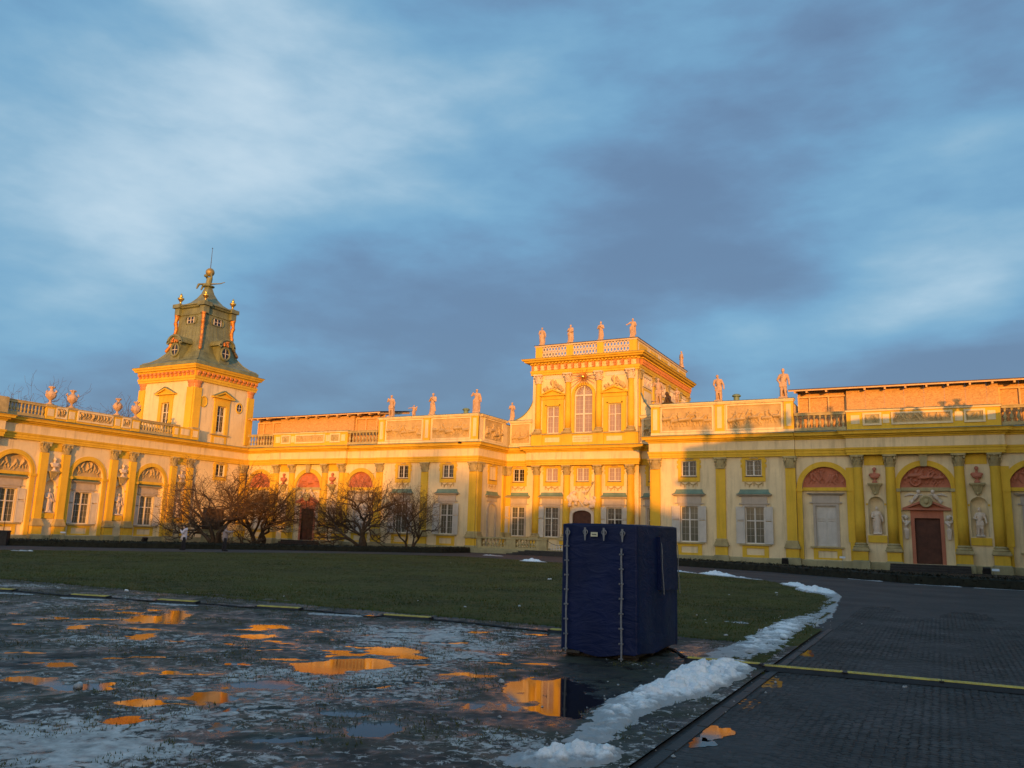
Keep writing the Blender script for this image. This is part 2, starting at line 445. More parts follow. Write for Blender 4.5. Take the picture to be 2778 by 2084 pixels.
# ------------------------------------------------------------------ mesh helpers
class MB:
    def __init__(s):
        s.v = []; s.f = []

    def add(s, vs, fs, T=None):
        o = len(s.v)
        if T is not None: vs = [tuple(T @ Vector(p)) for p in vs]
        s.v += [tuple(p) for p in vs]
        s.f += [tuple(i + o for i in f) for f in fs]
        return s

    def box(s, x0, x1, y0, y1, z0, z1, T=None):
        vs = [(x0, y0, z0), (x1, y0, z0), (x1, y1, z0), (x0, y1, z0), (x0, y0, z1), (x1, y0, z1), (x1, y1, z1), (x0, y1, z1)]
        fs = [(0, 3, 2, 1), (4, 5, 6, 7), (0, 1, 5, 4), (1, 2, 6, 5), (2, 3, 7, 6), (3, 0, 4, 7)]
        return s.add(vs, fs, T)

    def taper(s, x0, x1, y0, y1, z0, z1, dx=0.0, dy=0.0):
        """box whose top is inset by dx, dy"""
        vs = [(x0, y0, z0), (x1, y0, z0), (x1, y1, z0), (x0, y1, z0),
              (x0 + dx, y0 + dy, z1), (x1 - dx, y0 + dy, z1), (x1 - dx, y1 - dy, z1), (x0 + dx, y1 - dy, z1)]
        fs = [(0, 3, 2, 1), (4, 5, 6, 7), (0, 1, 5, 4), (1, 2, 6, 5), (2, 3, 7, 6), (3, 0, 4, 7)]
        return s.add(vs, fs)

    def prism(s, pts, y0, y1, T=None):
        """polygon in x,z (counter-clockwise seen from -y) pushed from y0 (front) to y1"""
        n = len(pts)
        vs = [(x, y0, z) for x, z in pts] + [(x, y1, z) for x, z in pts]
        fs = [tuple(range(n)), tuple(range(2 * n - 1, n - 1, -1))]
        fs += [((i + 1) % n, i, n + i, n + (i + 1) % n) for i in range(n)]
        return s.add(vs, fs, T)

    def lathe(s, prof, n=12, c=(0, 0, 0), a0=0.0, a1=2 * math.pi, T=None):
        full = abs(a1 - a0 - 2 * math.pi) < 1e-6
        m = n if full else n + 1
        vs = []
        for r, z in prof:
            for k in range(m):
                a = a0 + (a1 - a0) * k / n
                vs.append((c[0] + r * math.cos(a), c[1] + r * math.sin(a), c[2] + z))
        fs = []
        for j in range(len(prof) - 1):
            for k in range(n):
                k2 = (k + 1) % m if full else k + 1
                fs.append((j * m + k, j * m + k2, (j + 1) * m + k2, (j + 1) * m + k))
        if full:
            if prof[0][0] > 1e-4: fs.append(tuple(range(n - 1, -1, -1)))
            if prof[-1][0] > 1e-4: fs.append(tuple((len(prof) - 1) * m + k for k in range(n)))
        return s.add(vs, fs, T)

    def tube(s, p0, p1, r0, r1, n=6, cap=True):
        p0, p1 = Vector(p0), Vector(p1)
        d = p1 - p0
        if d.length < 1e-6: return s
        d.normalize()
        a = d.orthogonal().normalized(); b = d.cross(a)
        vs = []
        for p, r in ((p0, r0), (p1, r1)):
            for k in range(n):
                t = 2 * math.pi * k / n
                vs.append(tuple(p + (a * math.cos(t) + b * math.sin(t)) * r))
        fs = [(k, (k + 1) % n, n + (k + 1) % n, n + k) for k in range(n)]
        if cap: fs += [tuple(range(n - 1, -1, -1)), tuple(range(n, 2 * n))]
        return s.add(vs, fs)

    def path(s, pts, r, n=6):
        for a, b in zip(pts[:-1], pts[1:]): s.tube(a, b, r, r, n)
        return s

    def sweep(s, path, prof, closed=False):
        """closed profile [(out, z)] carried along a plan polyline; 'out' is to the right of travel, mitred"""
        n = len(path); m = len(prof); P = [Vector((p[0], p[1])) for p in path]
        offs = []
        for i in range(n):
            def nrm(a, b):
                d = (b - a).normalized(); return Vector((d.y, -d.x))
            if closed:
                n1_, n2_ = nrm(P[i - 1], P[i]), nrm(P[i], P[(i + 1) % n])
            else:
                n1_ = nrm(P[i - 1], P[i]) if i > 0 else nrm(P[0], P[1])
                n2_ = nrm(P[i], P[i + 1]) if i < n - 1 else n1_
            offs.append((n1_ + n2_) / max(0.2, 1 + n1_.dot(n2_)))
        vs = []
        for i in range(n):
            for o, z in prof:
                q = P[i] + offs[i] * o; vs.append((q.x, q.y, z))
        fs = []
        for i in range(n if closed else n - 1):
            j = (i + 1) % n
            for k in range(m):
                k2 = (k + 1) % m
                fs.append((i * m + k, j * m + k, j * m + k2, i * m + k2))
        if not closed:
            fs.append(tuple(range(m))); fs.append(tuple((n - 1) * m + k for k in range(m - 1, -1, -1)))
        return s.add(vs, fs)

    def mesh(s, name, mat=None, smooth=False):
        me = bpy.data.meshes.new(name)
        me.from_pydata(s.v, [], s.f)
        me.validate()
        if mat is not None: me.materials.append(M[mat] if isinstance(mat, str) else mat)
        if smooth: me.polygons.foreach_set('use_smooth', [True] * len(me.polygons))
        me.update()
        return me


def I4(): return Matrix.Identity(4)


def TR(x=0, y=0, z=0, rz=0.0):
    return Matrix.Translation((x, y, z)) @ Matrix.Rotation(rz, 4, 'Z')


def put(name, me, parent=None, T=None):
    o = bpy.data.objects.new(name, me)
    COL.objects.link(o)
    if parent is not None: o.parent = parent
    if T is not None: o.matrix_basis = T
    return o


def tag(o, label, cat, group=None):
    o['label'] = label; o['category'] = cat
    if group: o['group'] = group
    return o


def struct(o):
    o['kind'] = 'structure'; return o


def stuff(o):
    o['kind'] = 'stuff'; return o


def thing(name, label, cat, T=None, group=None):
    o = bpy.data.objects.new(name, None); COL.objects.link(o)
    o.empty_display_size = 0.3
    if T is not None: o.matrix_basis = T
    return tag(o, label, cat, group)


CACHE = {}


def cached(key, fn):
    if key not in CACHE: CACHE[key] = fn()
    return CACHE[key]


# --- closed blobs fused into one surface by a voxel remesh
def caps(mb, p0, r0, p1, r1, n=8):
    p0, p1 = Vector(p0), Vector(p1)
    d = p1 - p0
    L = d.length
    d = d.normalized() if L > 1e-6 else Vector((0, 0, 1))
    a = d.orthogonal().normalized(); b = d.cross(a)
    rings = [(p0 - d * r0 * 0.7, r0 * 0.7), (p0, r0), (p1, r1), (p1 + d * r1 * 0.7, r1 * 0.7)]
    vs = [tuple(p0 - d * r0)]
    for c, r in rings:
        for k in range(n):
            t = 2 * math.pi * k / n
            vs.append(tuple(c + (a * math.cos(t) + b * math.sin(t)) * r))
    vs.append(tuple(p1 + d * r1))
    fs = [(0, 1 + (k + 1) % n, 1 + k) for k in range(n)]
    for j in range(3):
        for k in range(n):
            fs.append((1 + j * n + k, 1 + j * n + (k + 1) % n, 1 + (j + 1) * n + (k + 1) % n, 1 + (j + 1) * n + k))
    e = len(vs) - 1
    fs += [(e, 1 + 3 * n + k, 1 + 3 * n + (k + 1) % n) for k in range(n)]
    mb.add(vs, fs)


def ell(mb, c, r, n=10, T=None):
    prof = []
    m = 6
    for j in range(m + 1):
        t = -math.pi / 2 + math.pi * j / m
        prof.append((max(1e-5, math.cos(t)), math.sin(t)))
    t_ = MB()
    vs = [(0, 0, -1)]
    for r_, z in prof[1:-1]:
        for k in range(n):
            a = 2 * math.pi * k / n
            vs.append((r_ * math.cos(a), r_ * math.sin(a), z))
    vs.append((0, 0, 1))
    fs = [(0, 1 + (k + 1) % n, 1 + k) for k in range(n)]
    for j in range(m - 2):
        for k in range(n):
            fs.append((1 + j * n + k, 1 + j * n + (k + 1) % n, 1 + (j + 1) * n + (k + 1) % n, 1 + (j + 1) * n + k))
    e = len(vs) - 1; b0 = 1 + (m - 2) * n
    fs += [(e, b0 + k, b0 + (k + 1) % n) for k in range(n)]
    S = Matrix.Translation(c) @ (T or I4()) @ Matrix.Diagonal((*r, 1))
    mb.add(vs, fs, S)


def fuse(mb, name, mat, voxel, smooth=4, disp=0.0, dscale=0.1, seed=0):
    me = mb.mesh('tmp')
    o = bpy.data.objects.new('tmp', me); COL.objects.link(o)
    m = o.modifiers.new('r', 'REMESH'); m.mode = 'VOXEL'; m.voxel_size = voxel; m.use_smooth_shade = True
    if smooth:
        m = o.modifiers.new('s', 'SMOOTH'); m.factor = 0.5; m.iterations = smooth
    if disp:
        tx = bpy.data.textures.new('t', 'CLOUDS'); tx.noise_scale = dscale; tx.noise_depth = 3
        m = o.modifiers.new('d', 'DISPLACE'); m.texture = tx; m.strength = disp; m.mid_level = 0.5
    dg = bpy.context.evaluated_depsgraph_get()
    out = bpy.data.meshes.new_from_object(o.evaluated_get(dg))
    out.name = name
    out.materials.clear(); out.materials.append(M[mat])
    out.polygons.foreach_set('use_smooth', [True] * len(out.polygons))
    bpy.data.objects.remove(o); bpy.data.meshes.remove(me)
    return out


# --- value noise for terrain
_TAB = {}


def vnoise(x, y, seed):
    if seed not in _TAB: _TAB[seed] = np.random.RandomState(seed).rand(256, 256)
    tab = _TAB[seed]
    xi = np.floor(x).astype(int); yi = np.floor(y).astype(int)
    fx = x - xi; fy = y - yi
    fx = fx * fx * (3 - 2 * fx); fy = fy * fy * (3 - 2 * fy)
    g = lambda a, b: tab[a % 256, b % 256]
    return (g(xi, yi) * (1 - fx) + g(xi + 1, yi) * fx) * (1 - fy) + (g(xi, yi + 1) * (1 - fx) + g(xi + 1, yi + 1) * fx) * fy


def fbm(x, y, seed, oct=4, gain=0.5):
    t = 0; a = 1; s = 0
    for k in range(oct):
        t = t + a * (vnoise(x * 2 ** k, y * 2 ** k, seed + k) - 0.5); s += a; a *= gain
    return t / s


def grid_mesh(name, X, Y, Zv, mat, keep=None, smooth=True):
    """X,Y,Zv 2-D arrays; keep = cell mask"""
    h, w = X.shape
    vs = np.stack([X.ravel(), Y.ravel(), Zv.ravel()], 1)
    i = np.arange(h * w).reshape(h, w)
    q = np.stack([i[:-1, :-1].ravel(), i[:-1, 1:].ravel(), i[1:, 1:].ravel(), i[1:, :-1].ravel()], 1)
    if keep is not None: q = q[keep.ravel()]
    me = bpy.data.meshes.new(name)
    me.vertices.add(len(vs)); me.vertices.foreach_set('co', vs.ravel().astype(np.float32))
    me.loops.add(len(q) * 4); me.loops.foreach_set('vertex_index', q.ravel().astype(np.int32))
    me.polygons.add(len(q)); me.polygons.foreach_set('loop_start', np.arange(0, len(q) * 4, 4, dtype=np.int32))
    me.polygons.foreach_set('use_smooth', np.full(len(q), smooth))
    me.materials.append(M[mat])
    me.update(calc_edges=True)
    return me


def inpoly(X, Y, poly):
    ins = np.zeros(X.shape, bool)
    n = len(poly)
    for i in range(n):
        x0, y0 = poly[i]; x1, y1 = poly[(i + 1) % n]
        c = ((y0 > Y) != (y1 > Y)) & (X < (x1 - x0) * (Y - y0) / (y1 - y0 + 1e-12) + x0)
        ins ^= c
    return ins


# ------------------------------------------------------------------ sculpture
def seg2(X, Z, p, q, r0, r1):
    """rounded 2-D stroke height, for relief"""
    px, pz = p; qx, qz = q
    dx, dz_ = qx - px, qz - pz
    L = dx * dx + dz_ * dz_ + 1e-9
    t = np.clip(((X - px) * dx + (Z - pz) * dz_) / L, 0, 1)
    d = np.hypot(X - px - t * dx, Z - pz - t * dz_)
    r = r0 + (r1 - r0) * t
    return np.sqrt(np.maximum(0, r * r - d * d))


def relief_height(X, Z, w, h, seed, horses=True, scale=1.0, wheel=False, span=None):
    rs = random.Random(seed)
    H = np.zeros_like(X)
    n = max(2, int(w / (0.36 * scale)))
    x0, x1 = span or (-w / 2, w / 2)
    for k in range(n):
        cx = x0 + (x1 - x0) * (k + 0.5 + rs.uniform(-0.35, 0.35)) / n
        s = scale * rs.uniform(0.75, 1.1)
        zb = rs.uniform(0.06, 0.28) * h
        L = rs.uniform(-0.25, 0.25)
        hip = (cx, zb + 0.36 * s); sh = (cx + L * s, zb + 0.66 * s)
        hd = (sh[0] + L * 0.2 * s, sh[1] + 0.17 * s)
        pieces = [(hip, sh, 0.09, 0.11), (hd, hd, 0.075, 0.075)]
        for sg in (-1, 1):
            kn = (hip[0] + sg * rs.uniform(0.04, 0.2) * s, zb + 0.18 * s)
            ft = (kn[0] + rs.uniform(-0.16, 0.16) * s, zb)
            pieces += [(hip, kn, 0.07, 0.055), (kn, ft, 0.05, 0.035)]
            el = (sh[0] + sg * rs.uniform(0.06, 0.2) * s, sh[1] + rs.uniform(-0.16, 0.16) * s)
            ha = (el[0] + rs.uniform(-0.2, 0.2) * s, el[1] + rs.uniform(-0.16, 0.22) * s)
            pieces += [(sh, el, 0.05, 0.045), (el, ha, 0.042, 0.03)]
        if horses and k % 2 == 0:
            b0 = (cx - 0.3 * s, zb + 0.34 * s); b1 = (cx + 0.25 * s, zb + 0.38 * s)
            nk = (b1[0] + 0.16 * s, b1[1] + 0.26 * s); mz = (nk[0] + 0.14 * s, nk[1] - 0.05 * s)
            pieces += [(b0, b1, 0.14, 0.13), (b1, nk, 0.1, 0.07), (nk, mz, 0.06, 0.04)]
            for q in (b0, b1):
                for sg in (-1, 1):
                    kn = (q[0] + sg * 0.1 * s, zb + 0.16 * s)
                    pieces += [(q, kn, 0.06, 0.045), (kn, (kn[0] - 0.08 * s, zb - 0.02 * s), 0.04, 0.03)]
        dep = rs.uniform(0.75, 1.25)
        for p, q, ra, rb in pieces:
            H = np.maximum(H, dep * seg2(X, Z, p, q, ra * s, rb * s))
    if wheel:
        wx, wz, wr = wheel
        d = np.hypot(X - wx, Z - wz)
        H = np.maximum(H, np.where(abs(d - wr) < 0.05, 0.09, 0)); H = np.maximum(H, np.where(d < 0.07, 0.11, 0))
        for k in range(8):
            a = math.pi * k / 4
            H = np.maximum(H, 0.9 * seg2(X, Z, (wx, wz), (wx + wr * math.cos(a), wz + wr * math.sin(a)), 0.03, 0.03))
    H = 2.1 * H + 0.03 * fbm(X * 5 + seed, Z * 5, seed, 3)
    return H


def relief_panel(name, w, h, seed, mat, depth=0.9, res=0.035, **kw):
    nx, nz = max(8, int(w / res)), max(6, int(h / res))
    x = np.linspace(-w / 2, w / 2, nx); z = np.linspace(0, h, nz)
    X, Z = np.meshgrid(x, z)
    H = relief_height(X, Z, w, h, seed, **kw) * depth
    edge = np.minimum(np.minimum(X + w / 2, w / 2 - X), np.minimum(Z, h - Z))
    H = H * np.clip(edge / 0.06, 0, 1)
    return grid_mesh(name, X, -H, Z, mat)


def lunette(name, r, seed, mat, depth=0.9, res=0.035, **kw):
    n = int(2 * r / res)
    x = np.linspace(-r, r, n); z = np.linspace(0, r, n // 2)
    X, Z = np.meshgrid(x, z)
    H = relief_height(X, Z, 2 * r, r, seed, **kw) * depth
    H = H * np.clip((r - np.hypot(X, Z)) / 0.25, 0, 1)
    k = np.hypot((X[:-1, :-1] + X[1:, 1:]) / 2, (Z[:-1, :-1] + Z[1:, 1:]) / 2) < r + 0.02
    return grid_mesh(name, X, -H, Z, mat, keep=k)


def figure_prims(mb, seed, robe=True, armL=None, armR=None, base=True, lean=0.0, turn=0.0, wings=False, crown=False):
    """standing draped figure of unit height, facing -y"""
    rs = random.Random(seed)
    s = lean
    hip = Vector((0.02 * s, 0, 0.52)); ch = Vector((-0.02 * s, 0.005, 0.71)); nk = Vector((-0.015 * s, 0, 0.82))
    hd = Vector((-0.01 * s + turn * 0.03, -0.015, 0.915))
    caps(mb, hip, 0.085, ch, 0.095)
    caps(mb, ch + Vector((-0.085, 0, 0.07)), 0.05, ch + Vector((0.085, 0, 0.07)), 0.05)
    caps(mb, ch, 0.06, nk, 0.036); caps(mb, nk, 0.034, hd, 0.036)
    ell(mb, hd, (0.050, 0.056, 0.066)); ell(mb, hd + Vector((0, 0.018, 0.018)), (0.058, 0.056, 0.058))
    ell(mb, hd + Vector((turn * 0.02, -0.055, -0.008)), (0.012, 0.014, 0.018))
    if crown: ell(mb, hd + Vector((0, 0, 0.06)), (0.05, 0.05, 0.03))
    kn = [Vector((-0.055, -0.03 - 0.02 * s, 0.29)), Vector((0.06, 0.0 - 0.03 * max(0, -s), 0.28))]
    an = [Vector((-0.07, -0.0, 0.06)), Vector((0.075, 0.01, 0.06))]
    for k, sg in ((0, -1), (1, 1)):
        caps(mb, hip + Vector((sg * 0.045, 0, -0.02)), 0.072, kn[k], 0.05)
        caps(mb, kn[k], 0.048, an[k], 0.03)
        caps(mb, an[k] + Vector((0, 0, -0.02)), 0.027, an[k] + Vector((sg * 0.02, -0.075, -0.028)), 0.022)
    if robe:
        caps(mb, (0, 0.0, 0.13), 0.115, (0, 0, 0.50), 0.085)
        for k in range(11):
            a = math.pi * 2 * k / 11 + rs.uniform(-0.15, 0.15)
            r0 = rs.uniform(0.10, 0.145)
            caps(mb, (math.cos(a) * r0, math.sin(a) * r0 * 0.8, 0.055), 0.024, (math.cos(a + 0.3) * 0.075, math.sin(a + 0.3) * 0.07, 0.56), 0.02)
        sg = rs.choice((-1, 1))
        caps(mb, (sg * 0.10, -0.02, 0.78), 0.035, (-sg * 0.11, -0.06, 0.50), 0.045)
        caps(mb, (-sg * 0.11, -0.05, 0.50), 0.04, (-sg * 0.13, 0.03, 0.20), 0.03)
        caps(mb, (sg * 0.09, 0.06, 0.76), 0.045, (sg * 0.11, 0.08, 0.18), 0.05)
    else:
        caps(mb, (-0.06, 0.07, 0.74), 0.05, (-0.08, 0.10, 0.08), 0.06)
        caps(mb, (0.06, 0.07, 0.74), 0.05, (0.05, 0.10, 0.08), 0.06)
        caps(mb, (-0.07, -0.01, 0.50), 0.05, (0.07, -0.01, 0.50), 0.05)
        for k in range(7):
            x = -0.09 + 0.03 * k
            caps(mb, (x, -0.05, 0.52), 0.024, (x * 1.2, -0.06, 0.39), 0.022)
    defl = armL or ((-0.17, -0.02, 0.62), (-0.10, -0.12, 0.60))
    defr = armR or ((0.17, 0.0, 0.62), (0.19, -0.06, 0.47))
    for sg, (el, ha) in ((-1, defl), (1, defr)):
        shd = ch + Vector((sg * 0.115, 0, 0.07))
        caps(mb, shd, 0.045, el, 0.038); caps(mb, el, 0.038, ha, 0.026); ell(mb, ha, (0.03, 0.032, 0.035))
    if wings:
        for sg in (-1, 1):
            caps(mb, (sg * 0.05, 0.06, 0.72), 0.03, (sg * 0.2, 0.1, 0.88), 0.035)
            caps(mb, (sg * 0.2, 0.1, 0.88), 0.035, (sg * 0.16, 0.11, 0.55), 0.03)
    if base: mb.taper(-0.15, 0.15, -0.13, 0.13, 0.0, 0.05, 0.01, 0.01)


def figure_mesh(name, H, seed, mat='sand', voxel=None, **kw):
    mb = MB(); figure_prims(mb, seed, **kw)
    mb.v = [(x * H, y * H, z * H) for x, y, z in mb.v]
    return fuse(mb, name, mat, voxel or H * 0.0155, 2)


def bust_mesh(name, mat, seed=0):
    mb = MB()
    ell(mb, (0, -0.02, 0.90), (0.105, 0.12, 0.15)); ell(mb, (0, 0.03, 0.95), (0.13, 0.13, 0.13))
    ell(mb, (0, -0.14, 0.88), (0.025, 0.03, 0.04))
    caps(mb, (0, 0, 0.62), 0.09, (0, 0, 0.82), 0.075)
    caps(mb, (-0.25, 0.02, 0.55), 0.12, (0.25, 0.02, 0.55), 0.12)
    caps(mb, (-0.14, -0.02, 0.42), 0.14, (0.14, -0.02, 0.42), 0.14)
    caps(mb, (0, 0, 0.42), 0.17, (0, 0, 0.24), 0.08)
    for k in range(5):
        caps(mb, (-0.28 + 0.1 * k, -0.1, 0.62 - 0.03 * k), 0.03, (-0.2 + 0.12 * k, -0.13, 0.38), 0.03)
    mb.lathe([(0.09, 0.3), (0.09, 0.18), (0.17, 0.1), (0.17, 0.0)], 10)
    mb.box(-0.17, 0.17, -0.15, 0.15, 0.0, 0.09)
    return fuse(mb, name, mat, 0.022, 2)


# ------------------------------------------------------------------ architectural elements
# wall frame: x along the wall, -y outwards, z up
def wall_mesh(name, x0, x1, z0, z1, rects=(), arches=(), depth=0.2, mat='cream'):
    """front skin with real openings and reveals; rects (xa,xb,za,zb), arches (xc,r,za,zs)"""
    mb = MB()
    xs = {x0, x1}; zs = {z0, z1}
    holes = []
    for a in rects: xs |= {a[0], a[1]}; zs |= {a[2], a[3]}; holes.append((a[0], a[1], a[2], a[3]))
    for xc, r, za, zsp in arches:
        xs |= {xc - r, xc + r}; zs |= {za, zsp, zsp + r}; holes.append((xc - r, xc + r, za, zsp + r))
    xs = sorted(x for x in xs if x0 <= x <= x1); zs = sorted(z for z in zs if z0 <= z <= z1)
    for i in range(len(xs) - 1):
        for j in range(len(zs) - 1):
            cx, cz = (xs[i] + xs[i + 1]) / 2, (zs[j] + zs[j + 1]) / 2
            if any(h[0] < cx < h[1] and h[2] < cz < h[3] for h in holes): continue
            mb.add([(xs[i], 0, zs[j]), (xs[i + 1], 0, zs[j]), (xs[i + 1], 0, zs[j + 1]), (xs[i], 0, zs[j + 1])], [(0, 1, 2, 3)])
    for xa, xb, za, zb in rects:
        q = [(xa, za), (xb, za), (xb, zb), (xa, zb)]
        for k in range(4):
            (ax, az), (bx, bz) = q[k], q[(k + 1) % 4]
            mb.add([(ax, 0, az), (bx, 0, bz), (bx, depth, bz), (ax, depth, az)], [(0, 3, 2, 1)])
    for xc, r, za, zsp in arches:
        n = 24
        pts = [(xc + r * math.cos(math.pi * k / n), zsp + r * math.sin(math.pi * k / n)) for k in range(n + 1)]
        for (ax, az), (bx, bz) in zip(pts[:-1], pts[1:]):
            mb.add([(ax, 0, az), (bx, 0, bz), (bx, 0, zsp + r), (ax, 0, zsp + r)], [(0, 3, 2, 1)])
            mb.add([(ax, 0, az), (bx, 0, bz), (bx, depth, bz), (ax, depth, az)], [(0, 3, 2, 1)])
        for x in (xc - r, xc + r):
            mb.add([(x, 0, za), (x, 0, zsp), (x, depth, zsp), (x, depth, za)], [(0, 1, 2, 3)])
        mb.add([(xc - r, 0, za), (xc + r, 0, za), (xc + r, depth, za), (xc - r, depth, za)], [(0, 1, 2, 3)])
    return mb.mesh(name, mat)


def arch_ring(xc, r0, r1, zs, y0, y1, n=24, mb=None):
    mb = mb or MB()
    for k in range(n):
        a, b = math.pi * k / n, math.pi * (k + 1) / n
        p = [(xc + r * math.cos(t), zs + r * math.sin(t)) for r, t in ((r0, a), (r1, a), (r1, b), (r0, b))]
        vs = [(x, y0, z) for x, z in p] + [(x, y1, z) for x, z in p]
        mb.add(vs, [(0, 1, 2, 3), (1, 5, 6, 2), (0, 3, 7, 4)])
    return mb


def capital_mesh(flat=False, mat='stone'):
    mb = MB()
    mb.lathe([(0.27, 0.0), (0.32, 0.015), (0.32, 0.05), (0.27, 0.065), (0.26, 0.3), (0.30, 0.58), (0.36, 0.68)], 16)

    def leaf(a, z0, h, out, w):
        ca, sa = math.cos(a), math.sin(a)
        pts = []
        for t, dr, ww in ((0, 0.0, 1), (0.35, 0.03, 1.05), (0.7, 0.06 + out * 0.3, 0.95), (0.95, out, 0.8), (0.98, out + 0.05, 0.45), (0.84, out + 0.07, 0.2)):
            r = 0.275 + dr; z = z0 + h * t
            for sg in (-1, 1):
                pts.append((ca * r - sa * sg * w * ww / 2, sa * r + ca * sg * w * ww / 2, z))
        fs = [(2 * k, 2 * k + 1, 2 * k + 3, 2 * k + 2) for k in range(5)]
        mb.add(pts, fs)
    for k in range(8):
        leaf(2 * math.pi * k / 8, 0.06, 0.28, 0.08, 0.20)
        leaf(2 * math.pi * (k + 0.5) / 8, 0.08, 0.50, 0.10, 0.18)
    for k in range(4):
        a = math.pi / 4 + k * math.pi / 2
        T = Matrix.Translation((0.43 * math.cos(a), 0.43 * math.sin(a), 0.60)) @ Matrix.Rotation(a, 4, 'Z')
        ell(mb, (0, 0, 0), (0.10, 0.05, 0.11), 8, None)
        v0 = len(mb.v) - 42
        for i in range(v0, len(mb.v)): mb.v[i] = tuple(T @ Vector(mb.v[i]))
        a2 = k * math.pi / 2
        T2 = Matrix.Translation((0.36 * math.cos(a2), 0.36 * math.sin(a2), 0.72))
        n0 = len(mb.v); ell(mb, (0, 0, 0), (0.07, 0.07, 0.07), 8)
        for i in range(n0, len(mb.v)): mb.v[i] = tuple(T2 @ Vector(mb.v[i]))
    ab = []
    for k in range(4):
        a = math.pi / 4 + k * math.pi / 2
        for da, r in ((-0.09, 0.55), (0.09, 0.55), (0.45, 0.42), (0.785, 0.385), (1.12, 0.42)):
            ab.append((math.cos(a + da) * r, math.sin(a + da) * r))
    n = len(ab)
    vs = [(x, y, 0.70) for x, y in ab] + [(x * 1.05, y * 1.05, 0.83) for x, y in ab]
    mb.add(vs, [tuple(range(n - 1, -1, -1)), tuple(range(n, 2 * n))] + [(k, (k + 1) % n, n + (k + 1) % n, n + k) for k in range(n)])
    if flat: mb.v = [(x, y * 0.55, z) for x, y, z in mb.v]
    return mb.mesh('capital', mat)


def base_mesh(w, d, square=True):
    mb = MB()
    if square:
        for z0, z1, e in ((0, 0.13, 0.15), (0.13, 0.23, 0.12), (0.23, 0.30, 0.06), (0.30, 0.39, 0.08), (0.39, 0.44, 0.03)):
            mb.taper(-w / 2 - e, w / 2 + e, -d - e, 0.05, z0, z1, 0.012, 0.0)
    else:
        mb.box(-w / 2 - 0.15, w / 2 + 0.15, -d - 0.14, 0.05, 0, 0.13)
        r = w / 2
        mb.lathe([(r + 0.12, 0.13), (r + 0.15, 0.18), (r + 0.12, 0.23), (r + 0.05, 0.25), (r + 0.05, 0.30), (r + 0.09, 0.33),
                  (r + 0.09, 0.37), (r + 0.02, 0.40), (r + 0.02, 0.44)], 20, (0, -d + r, 0))
    return mb.mesh('base', 'stone')


def pedestal(part, w, d, z_rel, plinth=True):
    """yellow pedestal block with stone cap and plinth, hung below a shaft whose origin is at z_rel above ground"""
    key = ('ped', round(w, 2), round(d, 2))

    def mk():
        a = MB().box(-w / 2 - 0.10, w / 2 + 0.10, -d - 0.10, 0.05, 0.56, 1.19)
        b = MB().taper(-w / 2 - 0.20, w / 2 + 0.20, -d - 0.20, 0.05, 1.19, 1.285, -0.0, 0.0)
        b.box(-w / 2 - 0.14, w / 2 + 0.14, -d - 0.14, 0.05, 1.14, 1.188)
        c = MB().box(-w / 2 - 0.20, w / 2 + 0.20, -d - 0.20, 0.05, 0, 0.50)
        c.taper(-w / 2 - 0.20, w / 2 + 0.20, -d - 0.20, 0.05, 0.50, 0.558, 0.08, 0.08)
        return a.mesh('pedestal', 'yellow'), b.mesh('pedestal_cap', 'stone'), c.mesh('plinth_block', 'plinth')
    a, b, c = cached(key, mk)
    T = TR(0, 0, -z_rel)
    put('pedestal', a, part, T); put('pedestal_cap', b, part, T)
    if plinth: put('plinth_block', c, part, T)


def pilaster(root, F, x, w=0.66, d=0.14, ped=True, z0=1.72, z1=6.75, name='pilaster', mat='yellow'):
    sh = cached(('pil', w, d, z0, z1, mat), lambda: MB().box(-w / 2, w / 2, -d, 0.05, 0, z1 - z0).mesh('pilaster', mat))
    p = put(name, sh, root, F @ TR(x, 0, z0))
    cp = cached('capflat', lambda: capital_mesh(True))
    k = w / 0.60
    put('capital', cp, p, TR(0, -d * 0.55, z1 - z0) @ Matrix.Diagonal((k, 1.0, 1.0, 1)))
    if ped:
        put('base', cached(('b', w, d), lambda: base_mesh(w, d)), p, TR(0, 0, -0.44))
        pedestal(p, w, d, z0)
    return p


def column(root, F, x, r=0.33, out=0.42, ped=True, z0=1.72, z1=6.75, backing=0.0, cmat='stone'):
    """engaged column standing 'out' in front of the wall"""
    def mk():
        H = z1 - z0
        return MB().lathe([(r, 0), (r, H * 0.3), (r * 0.97, H * 0.6), (r * 0.87, H * 0.98), (r * 0.91, H)], 24, (0, -out + r, 0)).mesh('column', 'yellow', True)
    p = put('column', cached(('col', r, out, z0, z1), mk), root, F @ TR(x, 0, z0))
    put('capital', cached(('capround', cmat), lambda: capital_mesh(False, cmat)), p, TR(0, -out + r, z1 - z0))
    put('base', cached(('bc', r, out), lambda: base_mesh(2 * r, out, False)), p, TR(0, 0, -0.44))
    if ped: pedestal(p, 2 * r, out, z0)
    if backing:
        sh = cached(('back', z0, z1), lambda: MB().box(-0.34, 0.34, -0.12, 0.05, 0, z1 - z0).mesh('backing_pilaster', 'yellow'))
        put('backing_pilaster', sh, p, TR(backing, 0, 0))
    return p


